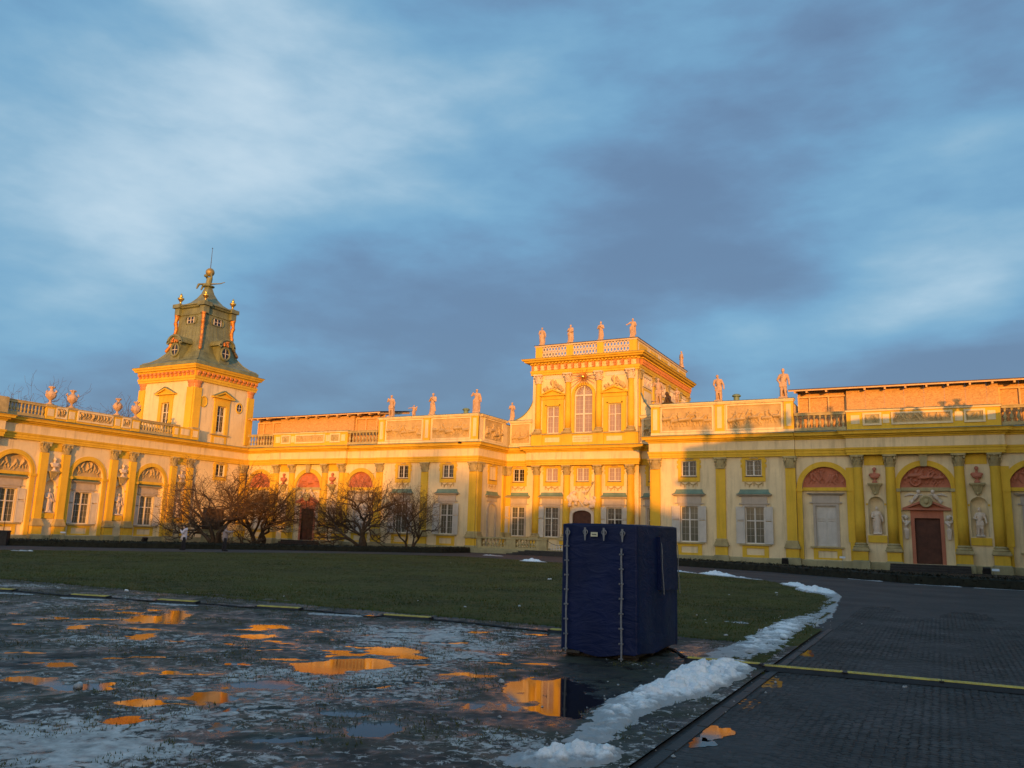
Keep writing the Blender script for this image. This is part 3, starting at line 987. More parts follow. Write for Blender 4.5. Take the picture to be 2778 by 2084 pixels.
def frame_mesh(w, h, transom=0.62, muntin=True, arch=False, bar=0.075):
    mb = MB()
    b = bar
    mb.box(-w / 2, -w / 2 + b, 0, 0.09, 0, h); mb.box(w / 2 - b, w / 2, 0, 0.09, 0, h)
    mb.box(-w / 2 + b, w / 2 - b, 0, 0.09, 0, b)
    mb.box(-w / 2 + b, w / 2 - b, 0, 0.09, h - b, h)
    mb.box(-b * 0.65, b * 0.65, -0.02, 0.09, b, h - b)
    if transom:
        mb.box(-w / 2 + b, -b * 0.65, -0.01, 0.09, h * transom - b / 2, h * transom + b / 2)
        mb.box(b * 0.65, w / 2 - b, -0.01, 0.09, h * transom - b / 2, h * transom + b / 2)
    if muntin:
        for sg in (-1, 1):
            xm = sg * (w / 4 + 0.005)
            mb.box(xm - 0.006, xm + 0.006, 0.052, 0.07, b, h - b)
        lows = [(b, h * transom - b / 2, 3), (h * transom + b / 2, h - b, 2)] if transom else [(b, h - b, 3)]
        for z0, z1, n in lows:
            for k in range(1, n):
                z = z0 + (z1 - z0) * k / n
                mb.box(-w / 2 + b, -b * 0.65, 0.053, 0.069, z - 0.006, z + 0.006)
                mb.box(b * 0.65, w / 2 - b, 0.053, 0.069, z - 0.006, z + 0.006)
    return mb.mesh('window', 'white')


def panes(win, w, h, transom, gmat, bar=0.075):
    rows = [(bar, h * transom - bar / 2), (h * transom + bar / 2, h - bar)] if transom else [(bar, h - bar)]
    for z0, z1 in rows:
        for xa, xb in ((-w / 2 + bar, -bar * 0.65), (bar * 0.65, w / 2 - bar)):
            me = cached(('pane', round(xb - xa, 3), round(z1 - z0, 3), gmat),
                        lambda: MB().box(0, xb - xa, 0, 0.012, 0, z1 - z0).mesh('pane', gmat))
            put('pane', me, win, TR(xa, 0.066, z0))


def shutter_mesh(w, h, n=None):
    mb = MB()
    e = 0.07
    mb.box(0, e, -0.04, 0, 0, h); mb.box(w - e, w, -0.04, 0, 0, h)
    for z in (0, h * 0.62, h - e): mb.box(e, w - e, -0.038, -0.002, z, z + e)
    n = n or int(h / 0.085)
    for k in range(n):
        z = e + (h - 2 * e) * k / n
        dz_ = (h - 2 * e) / n
        if abs(z + dz_ / 2 - h * 0.62 - e / 2) < 0.09: continue
        mb.add([(e, -0.036, z), (w - e, -0.036, z), (w - e, -0.006, z + dz_ * 0.95), (e, -0.006, z + dz_ * 0.95)], [(0, 1, 2, 3)])
        mb.add([(e, -0.036, z), (w - e, -0.036, z), (w - e, -0.006, z + 0.005), (e, -0.006, z + 0.005)], [(3, 2, 1, 0)])
    return mb.mesh('shutter', 'shutter')


def hood_mesh(w, copper=True):
    """moulded window cornice; the copper weathering above it is its own mesh"""
    mb = MB()
    prof = [(-0.05, 0.0), (0.10, 0.0), (0.14, 0.06), (0.24, 0.10), (0.28, 0.17), (-0.05, 0.17)]
    mb.sweep([(-w / 2, 0.02), (-w / 2, 0), (w / 2, 0), (w / 2, 0.02)], prof)
    return mb.mesh('hood', 'surround')


def hoodroof_mesh(w, h=0.36):
    o = 0.30
    z = 0.172
    a = (w / 2 + o)
    vs = []
    for t, k in ((0, 0.0), (0.15, 0.10), (0.35, 0.19), (0.7, 0.24), (1.0, 0.26)):
        vs += [(-a + k, -o + k * 0.95, z + h * t), (a - k, -o + k * 0.95, z + h * t)]
        vs += [(-a + k, 0.03, z + h * t), (a - k, 0.03, z + h * t)]
    fs = []
    for j in range(4):
        q = 4 * j
        fs += [(q, q + 1, q + 5, q + 4), (q + 2, q, q + 4, q + 6), (q + 1, q + 3, q + 7, q + 5)]
    fs.append((16, 17, 19, 18)); fs.append((0, 2, 3, 1))
    return MB().add(vs, fs).mesh('hood_roof', 'copper')


def lower_window(root, F, x, y=0.0, w=1.34, z0=1.42, h=2.6, gmat='glassblind', shut=(True, True), hood=True, apron=True, surround='surround', closed=False, roof=True, sill=True):
    """tall ground-floor casement: frame at the back of its reveal, stone surround, hood, shutters, sill and apron"""
    if closed:
        me = cached(('shut2', w, h), lambda: shutter_mesh(w / 2 - 0.01, h - 0.04, int(h / 0.115)))
        win = put('window', cached(('cas', w, h), lambda: MB().box(-w / 2 - 0.0, w / 2 + 0.0, 0.02, 0.08, 0, h).mesh('window', 'shutter')), root, F @ TR(x, y + 0.1, z0))
        put('shutter', me, win, TR(-w / 2 + 0.005, 0.0, 0.02)); put('shutter', me, win, TR(0.005, 0.0, 0.02))
    else:
        win = put('window', cached(('frame', w, h), lambda: frame_mesh(w, h)), root, F @ TR(x, y + 0.1, z0))
        panes(win, w, h, 0.62, gmat)

    def sur():
        mb = MB()
        e = 0.17
        mb.box(-w / 2 - e, -w / 2, -0.17, -0.10 + 0.0, 0, h); mb.box(w / 2, w / 2 + e, -0.17, -0.10, 0, h)
        mb.box(-w / 2 - e, w / 2 + e, -0.17, -0.10, h, h + 0.16)
        mb.box(-w / 2 - e - 0.22, w / 2 + e + 0.22, -0.22, -0.10, h + 0.17, h + 0.25)
        mb.box(-w / 2 - e - 0.06, w / 2 + e + 0.06, -0.18, -0.10, h + 0.26, h + 0.70)
        return mb.mesh('surround', surround)
    put('surround', cached(('sur', w, h, surround), sur), win, I4())
    if hood:
        put('hood', cached(('hood', w), lambda: hood_mesh(w + 0.56)), win, TR(0, -0.10, h + 0.705))
        if roof: put('hood_roof', cached(('hroof', w), lambda: hoodroof_mesh(w + 0.56)), win, TR(0, -0.10, h + 0.705))
    sm = cached(('shut', h), lambda: shutter_mesh(0.60, h))
    if not closed:
        if shut[0]: put('shutter', sm, win, TR(-w / 2 - 0.02, -0.19, 0.0, R(8)) @ TR(-0.60, 0, 0))
        if shut[1]: put('shutter', sm, win, TR(w / 2 + 0.02, -0.19, 0.0, R(-8)))
    if sill:
        put('sill', cached(('sill', w), lambda: MB().box(-w / 2 - 0.42, w / 2 + 0.42, -0.26, 0.0, -0.12, -0.02).mesh('sill', 'stone')), win, I4())
    if apron:
        def ap():
            a = MB(); e = 0.24; q = w / 2 + e
            a.box(-q, q, -0.15, -0.10 + 0.02, -0.97, -0.78); a.box(-q, q, -0.15, -0.08, -0.32, -0.13)
            a.box(-q, -q + 0.3, -0.15, -0.08, -0.78, -0.32); a.box(q - 0.3, q, -0.15, -0.08, -0.78, -0.32)
            return a.mesh('apron', 'yellow')
        put('apron', cached(('apron', w), ap), win, I4())
    return win


def festoon_mesh():
    mb = MB()
    for x0, x1 in ((-0.62, 0.0), (0.0, 0.62)):
        p = [Vector((x0 + (x1 - x0) * t, -0.03, -0.20 * math.sin(math.pi * t))) for t in np.linspace(0, 1, 7)]
        for a, b in zip(p[:-1], p[1:]): caps(mb, a, 0.045, b, 0.045, 6)
        caps(mb, ((x0 + x1) / 2, -0.04, -0.20), 0.055, ((x0 + x1) / 2, -0.04, -0.36), 0.045, 6)
    for x in (-0.62, 0, 0.62): caps(mb, (x, -0.03, 0.0), 0.04, (x, -0.03, -0.30), 0.03, 6)
    return mb.mesh('festoon', 'relief', True)


def upper_window(root, F, x, y=0.0, w=1.14, z0=6.22, h=1.16, gmat='glass'):
    win = put('window', cached(('uframe', w, h), lambda: frame_mesh(w, h, 0, True)), root, F @ TR(x, y + 0.1, z0))
    panes(win, w, h, 0, gmat)

    def sur():
        mb = MB(); e = 0.25
        mb.box(-w / 2 - e, -w / 2, -0.16, -0.08, -0.40, h + 0.17); mb.box(w / 2, w / 2 + e, -0.16, -0.08, -0.40, h + 0.17)
        mb.box(-w / 2, w / 2, -0.16, -0.08, -0.40, 0.0); mb.box(-w / 2, w / 2, -0.16, -0.08, h, h + 0.17)
        for sg in (-1, 1):                       # little ears
            xo = sg * (w / 2 + e)
            for z in (h - 0.1, h - 0.45):
                mb.box(min(xo, xo + sg * 0.09), max(xo, xo + sg * 0.09), -0.155, -0.08, z - 0.1, z + 0.12)
        return mb.mesh('surround', 'yellow')
    put('surround', cached(('usur', w, h), sur), win, I4())
    put('sill', cached(('usill', w), lambda: MB().box(-w / 2 - 0.06, w / 2 + 0.06, -0.20, 0.0, -0.07, -0.015).mesh('sill', 'darkroof')), win, I4())
    put('festoon', cached('fest', festoon_mesh), win, TR(0, -0.10, -0.42))

    def key():
        mb = MB()
        for k in range(5): caps(mb, (-0.22 + 0.11 * k, -0.18, h + 0.1 + 0.07 * math.sin(math.pi * k / 4)), 0.05, (-0.12 + 0.11 * k, -0.18, h + 0.10), 0.04, 6)
        return mb.mesh('keystone', 'relief', True)
    put('keystone', cached(('ukey', h), key), win, I4())
    return win


A_PROF = [(-0.1, 7.585), (0.16, 7.585), (0.16, 7.74), (0.20, 7.75), (0.20, 7.92), (0.24, 7.94), (0.27, 8.08), (-0.1, 8.08)]
F_PROF = [(-0.1, 8.083), (0.17, 8.083), (0.17, 8.72), (-0.1, 8.72)]
C_PROF = [(-0.1, 8.723), (0.21, 8.723), (0.25, 8.82), (0.36, 8.86), (0.40, 8.95), (0.58, 8.97), (0.60, 9.10), (0.68, 9.20), (-0.1, 9.20)]
G_PROF = [(-0.1, 9.203), (0.71, 9.203), (0.71, 9.235), (0.1, 9.33), (-0.1, 9.33)]


def entablature(root, F, path, green=True, sub=None):
    for nm, pr, mt in (('architrave', A_PROF, 'yellow'), ('frieze', F_PROF, 'cream'), ('cornice', C_PROF, 'yellow'), ('cornice_flashing', G_PROF, 'copper')):
        put(nm, MB().sweep(path, pr).mesh(nm, mt), root, F)


def baluster_mesh():
    return cached('balu', lambda: MB().lathe([(0.095, 0), (0.095, 0.07), (0.05, 0.09), (0.06, 0.14), (0.115, 0.24), (0.12, 0.31), (0.085, 0.42), (0.05, 0.54),
                                              (0.045, 0.62), (0.075, 0.66), (0.05, 0.70), (0.095, 0.74), (0.095, 0.80)], 10).mesh('baluster', 'stone', True))


def balustrade(root, F, x0, x1, z0, z1, n=None, y=0.16, mat='stone', rail=True):
    """balusters one by one between a bottom and a top rail; spans x0..x1"""
    H = z1 - z0
    b = put('bottom_rail', MB().box(x0, x1, -y - 0.13, -y + 0.13, z0, z0 + 0.22).mesh('bottom_rail', mat), root, F)
    t = put('top_rail', MB().box(x0, x1, -y - 0.16, -y + 0.16, z1 - 0.16, z1).box(x0, x1, -y - 0.20, -y + 0.20, z1 + 0.002, z1 + 0.05).mesh('top_rail', mat), root, F)
    n = n or max(2, int((x1 - x0) / 0.33))
    hs = H - 0.38
    for k in range(n):
        x = x0 + (x1 - x0) * (k + 0.5) / n
        put('baluster', baluster_mesh(), root, F @ TR(x, -y, z0 + 0.22) @ Matrix.Diagonal((1, 1, hs / 0.80, 1)))
    return t


def pier(root, F, x0, x1, z0, z1, y=0.16, panel=True, name='attic_pier'):
    w = x1 - x0
    p = put(name, MB().box(x0, x1, -y - 0.17, 0.25, z0, z1 - 0.14).mesh(name, 'yellow'), root, F)
    put('coping', MB().box(x0 - 0.05, x1 + 0.05, -y - 0.23, 0.3, z1 - 0.138, z1 + 0.03).mesh('coping', 'stone'), p, I4())
    if panel:
        put('panel', MB().box(x0 + 0.12, x1 - 0.12, -y - 0.195, -y - 0.17, z0 + 0.25, z1 - 0.3).mesh('panel', 'cream'), p, I4())
    return p


def urn_mesh(mat='lightstone'):
    mb = MB()
    mb.lathe([(0.0, 1.50), (0.06, 1.46), (0.13, 1.42), (0.20, 1.40), (0.22, 1.34), (0.14, 1.28), (0.11, 1.18), (0.13, 1.12), (0.20, 1.08), (0.30, 0.98), (0.37, 0.82),
              (0.36, 0.68), (0.27, 0.50), (0.14, 0.38), (0.08, 0.32), (0.08, 0.22), (0.14, 0.16), (0.18, 0.10), (0.18, 0.0)][::-1], 18)
    mb.box(-0.22, 0.22, -0.22, 0.22, -0.02, 0.08)
    for k in range(8):                       # gadroons and a wreath of knobs at the lip
        a = 2 * math.pi * k / 8
        caps(mb, (0.30 * math.cos(a), 0.30 * math.sin(a), 0.60), 0.05, (0.37 * math.cos(a), 0.37 * math.sin(a), 0.80), 0.045, 6)
        ell(mb, (0.19 * math.cos(a), 0.19 * math.sin(a), 1.38), (0.07, 0.07, 0.07), 6)
    for sg in (-1, 1):                       # rams' heads
        caps(mb, (sg * 0.34, 0, 0.92), 0.08, (sg * 0.46, 0, 1.02), 0.07, 6)
        caps(mb, (sg * 0.46, 0, 1.02), 0.05, (sg * 0.38, 0, 1.14), 0.04, 6)
    return mb.mesh('urn', mat, True)


def niche_mesh(w, z0, zs):
    """half-round niche with quarter-sphere head, local to the wall face; x centred"""
    r = w / 2
    mb = MB()
    n = 12
    for k in range(n):
        a, b = math.pi * k / n, math.pi * (k + 1) / n
        pa, pb = (r * math.cos(a), r * 0.85 * math.sin(a)), (r * math.cos(b), r * 0.85 * math.sin(b))
        mb.add([(pa[0], pa[1], z0), (pb[0], pb[1], z0), (pb[0], pb[1], zs), (pa[0], pa[1], zs)], [(0, 1, 2, 3)])
        for j in range(6):
            e0, e1 = math.pi / 2 * j / 6, math.pi / 2 * (j + 1) / 6
            q = lambda p, e: (p[0] * math.cos(e), p[1] * math.cos(e), zs + r * math.sin(e))
            mb.add([q(pa, e0), q(pb, e0), q(pb, e1), q(pa, e1)], [(0, 1, 2, 3)])
        mb.add([(0, 0, z0), (pa[0], pa[1], z0), (pb[0], pb[1], z0)], [(0, 1, 2)])
    me = mb.mesh('niche', 'cream', True)
    return me


def bracket_mesh():
    mb = MB()
    mb.box(-0.45, 0.45, -0.42, 0.03, 0.62, 0.70); mb.box(-0.40, 0.40, -0.37, 0.03, 0.54, 0.618)
    mb.taper(-0.16, 0.16, -0.12, 0.03, 0.0, 0.535, -0.18, -0.18)
    mb.v = [(x, min(y, 0.03), z) for x, y, z in mb.v]
    for k in range(5):
        x = -0.26 + 0.13 * k
        caps(mb, (x, -0.26, 0.50), 0.055, (x * 0.6, -0.16, 0.2), 0.04, 6)
    ell(mb, (0, -0.12, 0.02), (0.09, 0.09, 0.12), 8)
    return mb.mesh('bracket', 'stone')


def pediment_mesh(hw, h, mat, t=0.12, d=0.28, z=0.0):
    """triangular pediment: bed moulding, two raking cornices and a tympanum"""
    mb = MB()
    mb.box(-hw, hw, -d, 0.0, z, z + t)
    for sg in (-1, 1):
        p = [(sg * hw, z + t + 0.003), (sg * (hw - 0.30), z + t + 0.003), (0, z + h - t * 1.2), (0, z + h)]
        if sg > 0: p = p[::-1]
        mb.prism(p, -d - 0.02, 0.0)
    mb.prism([(-hw + 0.1, z + t), (hw - 0.1, z + t), (0, z + h - 0.06)], -d * 0.45, 0.0)
    return mb.mesh('pediment', mat)


# ------------------------------------------------------------------ the palace
XC = -26.9            # centre line of the court front
YF = 60.0             # pavilion fronts
HALFPI = math.pi / 2


def relief_part(parent, F, x0, x1, z0, z1, seed, y=-0.03, mat='relief', frame='cream', **kw):
    """framed relief field"""
    p = put('relief_panel', relief_panel('relief_panel', x1 - x0, z1 - z0, seed, mat, **kw), parent, F @ TR((x0 + x1) / 2, y, z0))
    mb = MB(); w = (x1 - x0) / 2; h = z1 - z0; e = 0.13
    mb.box(-w - e, w + e, -0.07, 0.02, -e, -0.001); mb.box(-w - e, w + e, -0.07, 0.02, h + 0.001, h + e)
    mb.box(-w - e, -w - 0.001, -0.07, 0.02, 0, h); mb.box(w + 0.001, w + e, -0.07, 0.02, 0, h)
    put('panel_frame', mb.mesh('panel_frame', frame), p, I4())
    return p


def attic_tall(root, F, x0, x1, fields, piers_x, seed, top=11.62, yb=0.30):
    """closed attic with relief fields between piers"""
    put('attic_wall', MB().box(x0, x1, 0.0, yb, 9.335, top).mesh('attic_wall', 'cream'), root, F)
    put('attic_base', MB().box(x0 - 0.02, x1 + 0.02, -0.14, 0.2, 9.337, 9.52).mesh('attic_base', 'cream'), root, F)
    for k, (a, b) in enumerate(fields):
        relief_part(root, F, a, b, 9.68, 11.38, seed + k, y=-0.02, depth=0.8, scale=1.15)
    for px, w in piers_x:
        p = put('attic_pier', MB().box(px - w / 2, px + w / 2, -0.12, 0.1, 9.523, top).mesh('attic_pier', 'yellow'), root, F)
        put('panel', MB().box(px - w / 4, px + w / 4, -0.145, -0.1, 9.75, 11.35).mesh('panel', 'cream'), p, I4())
    put('coping', MB().box(x0 - 0.06, x1 + 0.06, -0.24, yb + 0.1, top + 0.002, top + 0.10).box(x0 - 0.02, x1 + 0.02, -0.18, yb, top - 0.09, top).mesh('coping', 'cream'), root, F)
    put('coping_flashing', MB().taper(x0 - 0.08, x1 + 0.08, -0.27, yb + 0.12, top + 0.102, top + 0.17, 0.02, 0.12).mesh('coping_flashing', 'copper'), root, F)


def plinth_course(root, F, x0, x1, y=-0.10):
    put('plinth', MB().box(x0, x1, y, 0.1, -0.3, 0.42).taper(x0, x1, y, 0.1, 0.42, 0.48, 0, 0.06).mesh('plinth', 'plinth'), root, F)


def corner_pavilion(xc, label, side, seed):
    root = thing('corner_pavilion', label, 'palace pavilion', TR(xc, YF, 0), 'two-storey corner pavilions of the palace')
    F = I4()
    W = 5.25
    xs = (-2.36, 2.36)
    rects = [(x - 0.57, x + 0.57, 6.22, 7.38) for x in xs] + [(x - 0.67, x + 0.67, 1.42, 4.02) for x in xs]
    put('wall', wall_mesh('wall', -W, W, 0, 7.6, rects), root, F)
    put('core', MB().box(-W + 0.01, W - 0.01, 0.3, 13, 0, 11.4).mesh('core', 'cream'), root, F)
    put('roof', MB().taper(-W, W, 0.3, 13, 11.45, 12.1, 2.5, 4).mesh('roof', 'darkroof'), root, F)
    plinth_course(root, F, -W - 0.1, W + 0.1)
    for x, w in ((-4.9, 0.68), (0, 0.68), (4.9, 0.68)): pilaster(root, F, x, w)
    for k, x in enumerate(xs):
        upper_window(root, F, x, gmat='glass')
        lower_window(root, F, x, gmat='glassblind')
    if side > 0:       # inner flank looks towards +X
        path = [(-W, 0), (W, 0), (W, 5.1)]
        F2 = TR(W, 0, 0, HALFPI)
    else:
        path = [(-W, 5.1), (-W, 0), (W, 0)]
        F2 = TR(-W, 5.2, 0, -HALFPI)
    entablature(root, F, path)
    s0, s1 = 0.0, 5.2
    c = 2.7
    put('wall', wall_mesh('wall', s0, s1, 0, 7.6, [(c - 0.57, c + 0.57, 6.22, 7.38), (c - 0.62, c + 0.62, 0.5, 4.3)]), root, F2)
    put('wall', MB().box(-W, -W + 0.05, 0, 13, 0, 9.3).mesh('wall', 'cream'), root, F if side > 0 else Matrix.Translation((2 * W - 0.05, 0, 0)))
    upper_window(root, F2, c, gmat='glass')
    pilaster(root, F2, (0.36 if side > 0 else 4.84), 0.68)
    p = pilaster(root, F2, (4.86 if side > 0 else 0.34), 0.66)
    d = put('door', MB().box(-0.62, 0.62, 0.06, 0.12, 0, 3.1).mesh('door', 'door'), root, F2 @ TR(c, 0, 0.6))
    hd = MB()
    n = 10
    pts = [(0.62, 3.1)] + [(0.62 * math.cos(math.pi * k / n), 3.1 + 0.42 * math.sin(math.pi * k / n)) for k in range(1, n)] + [(-0.62, 3.1)]
    hd.prism(pts, 0.06, 0.12)
    put('door_head', hd.mesh('door_head', 'door'), d, I4())
    sr = MB()
    sr.box(-0.84, -0.62, -0.09, 0.05, -0.1, 3.1); sr.box(0.62, 0.84, -0.09, 0.05, -0.1, 3.1)
    for k in range(n):
        a, b = math.pi * k / n, math.pi * (k + 1) / n
        q = [(0.62 * math.cos(a), 3.1 + 0.42 * math.sin(a)), (0.84 * math.cos(a), 3.1 + 0.60 * math.sin(a)),
             (0.84 * math.cos(b), 3.1 + 0.60 * math.sin(b)), (0.62 * math.cos(b), 3.1 + 0.42 * math.sin(b))]
        sr.prism(q, -0.09, 0.05)
    sr.box(-0.86, 0.86, -0.08, 0.04, 3.72, 4.05)
    put('door_surround', sr.mesh('door_surround', 'surround'), d, I4())
    put('hood', cached(('hood', 1.24), lambda: hood_mesh(1.8)), d, TR(0, 0, 4.06))
    put('hood_roof', cached(('hroof', 1.24), lambda: hoodroof_mesh(1.8)), d, TR(0, 0, 4.06))
    attic_tall(root, F, -W, W, [(-4.38, -0.58), (0.58, 4.38)], [(-4.92, 0.66), (0, 0.66), (4.92, 0.66)], seed)
    attic_tall(root, F2, 0.31 if side > 0 else 0.0, 5.0 if side > 0 else 4.6, [(1.0, 4.2)], [], seed + 40, yb=0.28)
    # chimney-like copper vent on the roof
    v = put('roof_vent', MB().lathe([(0.22, 0), (0.22, 0.75), (0.33, 0.78), (0.33, 0.86), (0.2, 0.96), (0.0, 1.0)], 12).mesh('roof_vent', 'copper'), root, F @ TR(1.0 if side < 0 else 3.2, 1.2, 11.5))
    return root


left_pav = corner_pavilion(2 * XC + 13.97, 'cream and yellow corner pavilion with two relief panels left of the tall centre', 1, 11)
right_pav = corner_pavilion(-13.97, 'cream and yellow corner pavilion with two relief panels right of the tall centre', -1, 23)
put('security_camera', MB().box(-0.09, 0.09, -0.22, 0.1, 0, 0.14).tube((0, 0.1, 0.07), (0, 0.3, 0.07), 0.03, 0.03).mesh('security_camera', 'black'), left_pav, TR(3.9, -0.75, 9.10))


def portal(root, F, seed):
    """red pedimented doorway with herms, a medallion and two cherubs"""
    d = put('door', MB().box(-0.75, 0.75, 0.14, 0.2, 0, 2.95).mesh('door', 'door'), root, F @ TR(0, 0, 0.46))
    for x in (-0.38, 0.38):
        for z0, z1 in ((0.15, 0.9), (1.0, 1.9), (2.0, 2.8)):
            put('door_panel', cached(('dp', z1 - z0), lambda: MB().taper(-0.28, 0.28, 0, 0.05, 0, z1 - z0, 0, 0).mesh('door_panel', 'door')), d, TR(x, 0.105, z0))
    fr = MB()
    fr.box(-0.97, -0.75, -0.06, 0.15, 0, 2.95); fr.box(0.75, 0.97, -0.06, 0.15, 0, 2.95); fr.box(-0.97, 0.97, -0.06, 0.15, 2.951, 3.12)
    fr.box(-0.97, 0.97, -0.03, 0.13, 3.122, 3.46)
    put('door_frame', fr.mesh('door_frame', 'red'), d, I4())
    put('pediment', pediment_mesh(1.42, 0.75, 'red', 0.13, 0.38), d, TR(0, 0.12, 3.465))
    md = MB()
    md.lathe([(0.0, -0.10), (0.33, -0.10), (0.38, -0.06), (0.38, 0.04), (0.33, 0.06), (0.28, 0.0), (0.0, 0.03)], 20)
    ell(md, (0.02, 0, 0.04), (0.14, 0.19, 0.09))
    put('medallion', md.mesh('medallion', 'stone', True), d, TR(0, -0.36, 4.02) @ Matrix.Rotation(R(90), 4, 'X'))
    for sg in (-1, 1):
        c = MB()
        ell(c, (sg * 0.42, -0.32, 4.66), (0.13, 0.13, 0.14)); caps(c, (sg * 0.50, -0.25, 4.42), 0.13, (sg * 0.68, -0.2, 4.20), 0.13)
        caps(c, (sg * 0.66, -0.2, 4.2), 0.08, (sg * 0.98, -0.15, 4.02), 0.05); caps(c, (sg * 0.66, -0.2, 4.2), 0.08, (sg * 0.88, -0.25, 3.92), 0.05)
        caps(c, (sg * 0.44, -0.3, 4.48), 0.05, (sg * 0.16, -0.36, 4.46), 0.035); caps(c, (sg * 0.6, -0.1, 4.45), 0.04, (sg * 0.95, -0.05, 4.5), 0.09)
        caps(c, (sg * 0.95, -0.05, 4.5), 0.09, (sg * 1.25, -0.05, 4.38), 0.04)
        put('cherub', fuse(c, 'cherub', 'lightstone', 0.03, 2), d, I4())
        h = MB()
        ell(h, (sg * 1.22, -0.26, 2.98), (0.13, 0.14, 0.17)); caps(h, (sg * 1.22, -0.2, 2.66), 0.15, (sg * 1.26, -0.16, 2.35), 0.11); caps(h, (sg * 1.06, -0.2, 2.70), 0.08, (sg * 1.42, -0.2, 2.70), 0.08)
        caps(h, (sg * 1.06, -0.22, 2.68), 0.06, (sg * 1.28, -0.36, 2.45), 0.05); caps(h, (sg * 1.42, -0.2, 2.70), 0.06, (sg * 1.50, -0.26, 3.02), 0.05); caps(h, (sg * 1.50, -0.26, 3.02), 0.05, (sg * 1.32, -0.22, 3.14), 0.05)
        caps(h, (sg * 1.27, -0.15, 2.2), 0.15, (sg * 1.27, -0.08, 1.62), 0.06)
        for k in range(4): caps(h, (sg * 1.24 + (k - 1.5) * 0.08, -0.24, 2.2), 0.05, (sg * 1.24 + (k - 1.5) * 0.05, -0.14, 1.6), 0.035)
        put('herm', fuse(h, 'herm', 'lightstone', 0.03, 2), d, I4())
    return d


def blind_arch(root, F, xc, r, zs, seed, mat, rin=None, ring='yellow', wheel=False, impost='yellow', keystone=False, jamb=0.36):
    """arch moulding, imposts, jamb strips and the relief in its head; the recess itself is cut in the wall"""
    a = put('archivolt', arch_ring(0, r, r + 0.16, 0, -0.10, 0.0).mesh('archivolt', ring), root, F @ TR(xc, 0, zs))
    put('archivolt_fillet', arch_ring(0, r + 0.161, r + jamb, 0, -0.06, 0.0).mesh('archivolt_fillet', ring), a, I4())
    put('lunette_relief', lunette('lunette_relief', r, seed, mat, wheel=wheel, horses=bool(wheel), scale=1.0), a, TR(0, 0.20, 0.08))
    put('lunette_ground', MB().prism([(r * math.cos(math.pi * k / 20), r * math.sin(math.pi * k / 20)) for k in range(21)], 0.215, 0.24).mesh('lunette_ground', mat), a, I4())
    b = MB()
    b.box(-r - jamb - 0.06, -r + 0.06, -0.16, 0.1, -0.20, -0.002); b.box(r - 0.06, r + jamb + 0.06, -0.16, 0.1, -0.20, -0.002)
    b.box(-r + 0.061, r - 0.061, 0.05, 0.22, -0.15, 0.08)
    put('impost', b.mesh('impost', impost), a, I4())
    for sg in (-1, 1):
        x0, x1 = (-r - jamb, -r) if sg < 0 else (r, r + jamb)
        put('jamb', MB().box(x0, x1, -0.09, 0.0, -zs + 0.5, -0.201).mesh('jamb', ring), a, I4())
    if keystone:
        put('keystone', MB().taper(-0.18, 0.18, -0.30, -0.02, r - 0.05, 7.57 - zs, -0.08, -0.0).mesh('keystone', 'stone'), a, I4())
    return a


BUST = {}


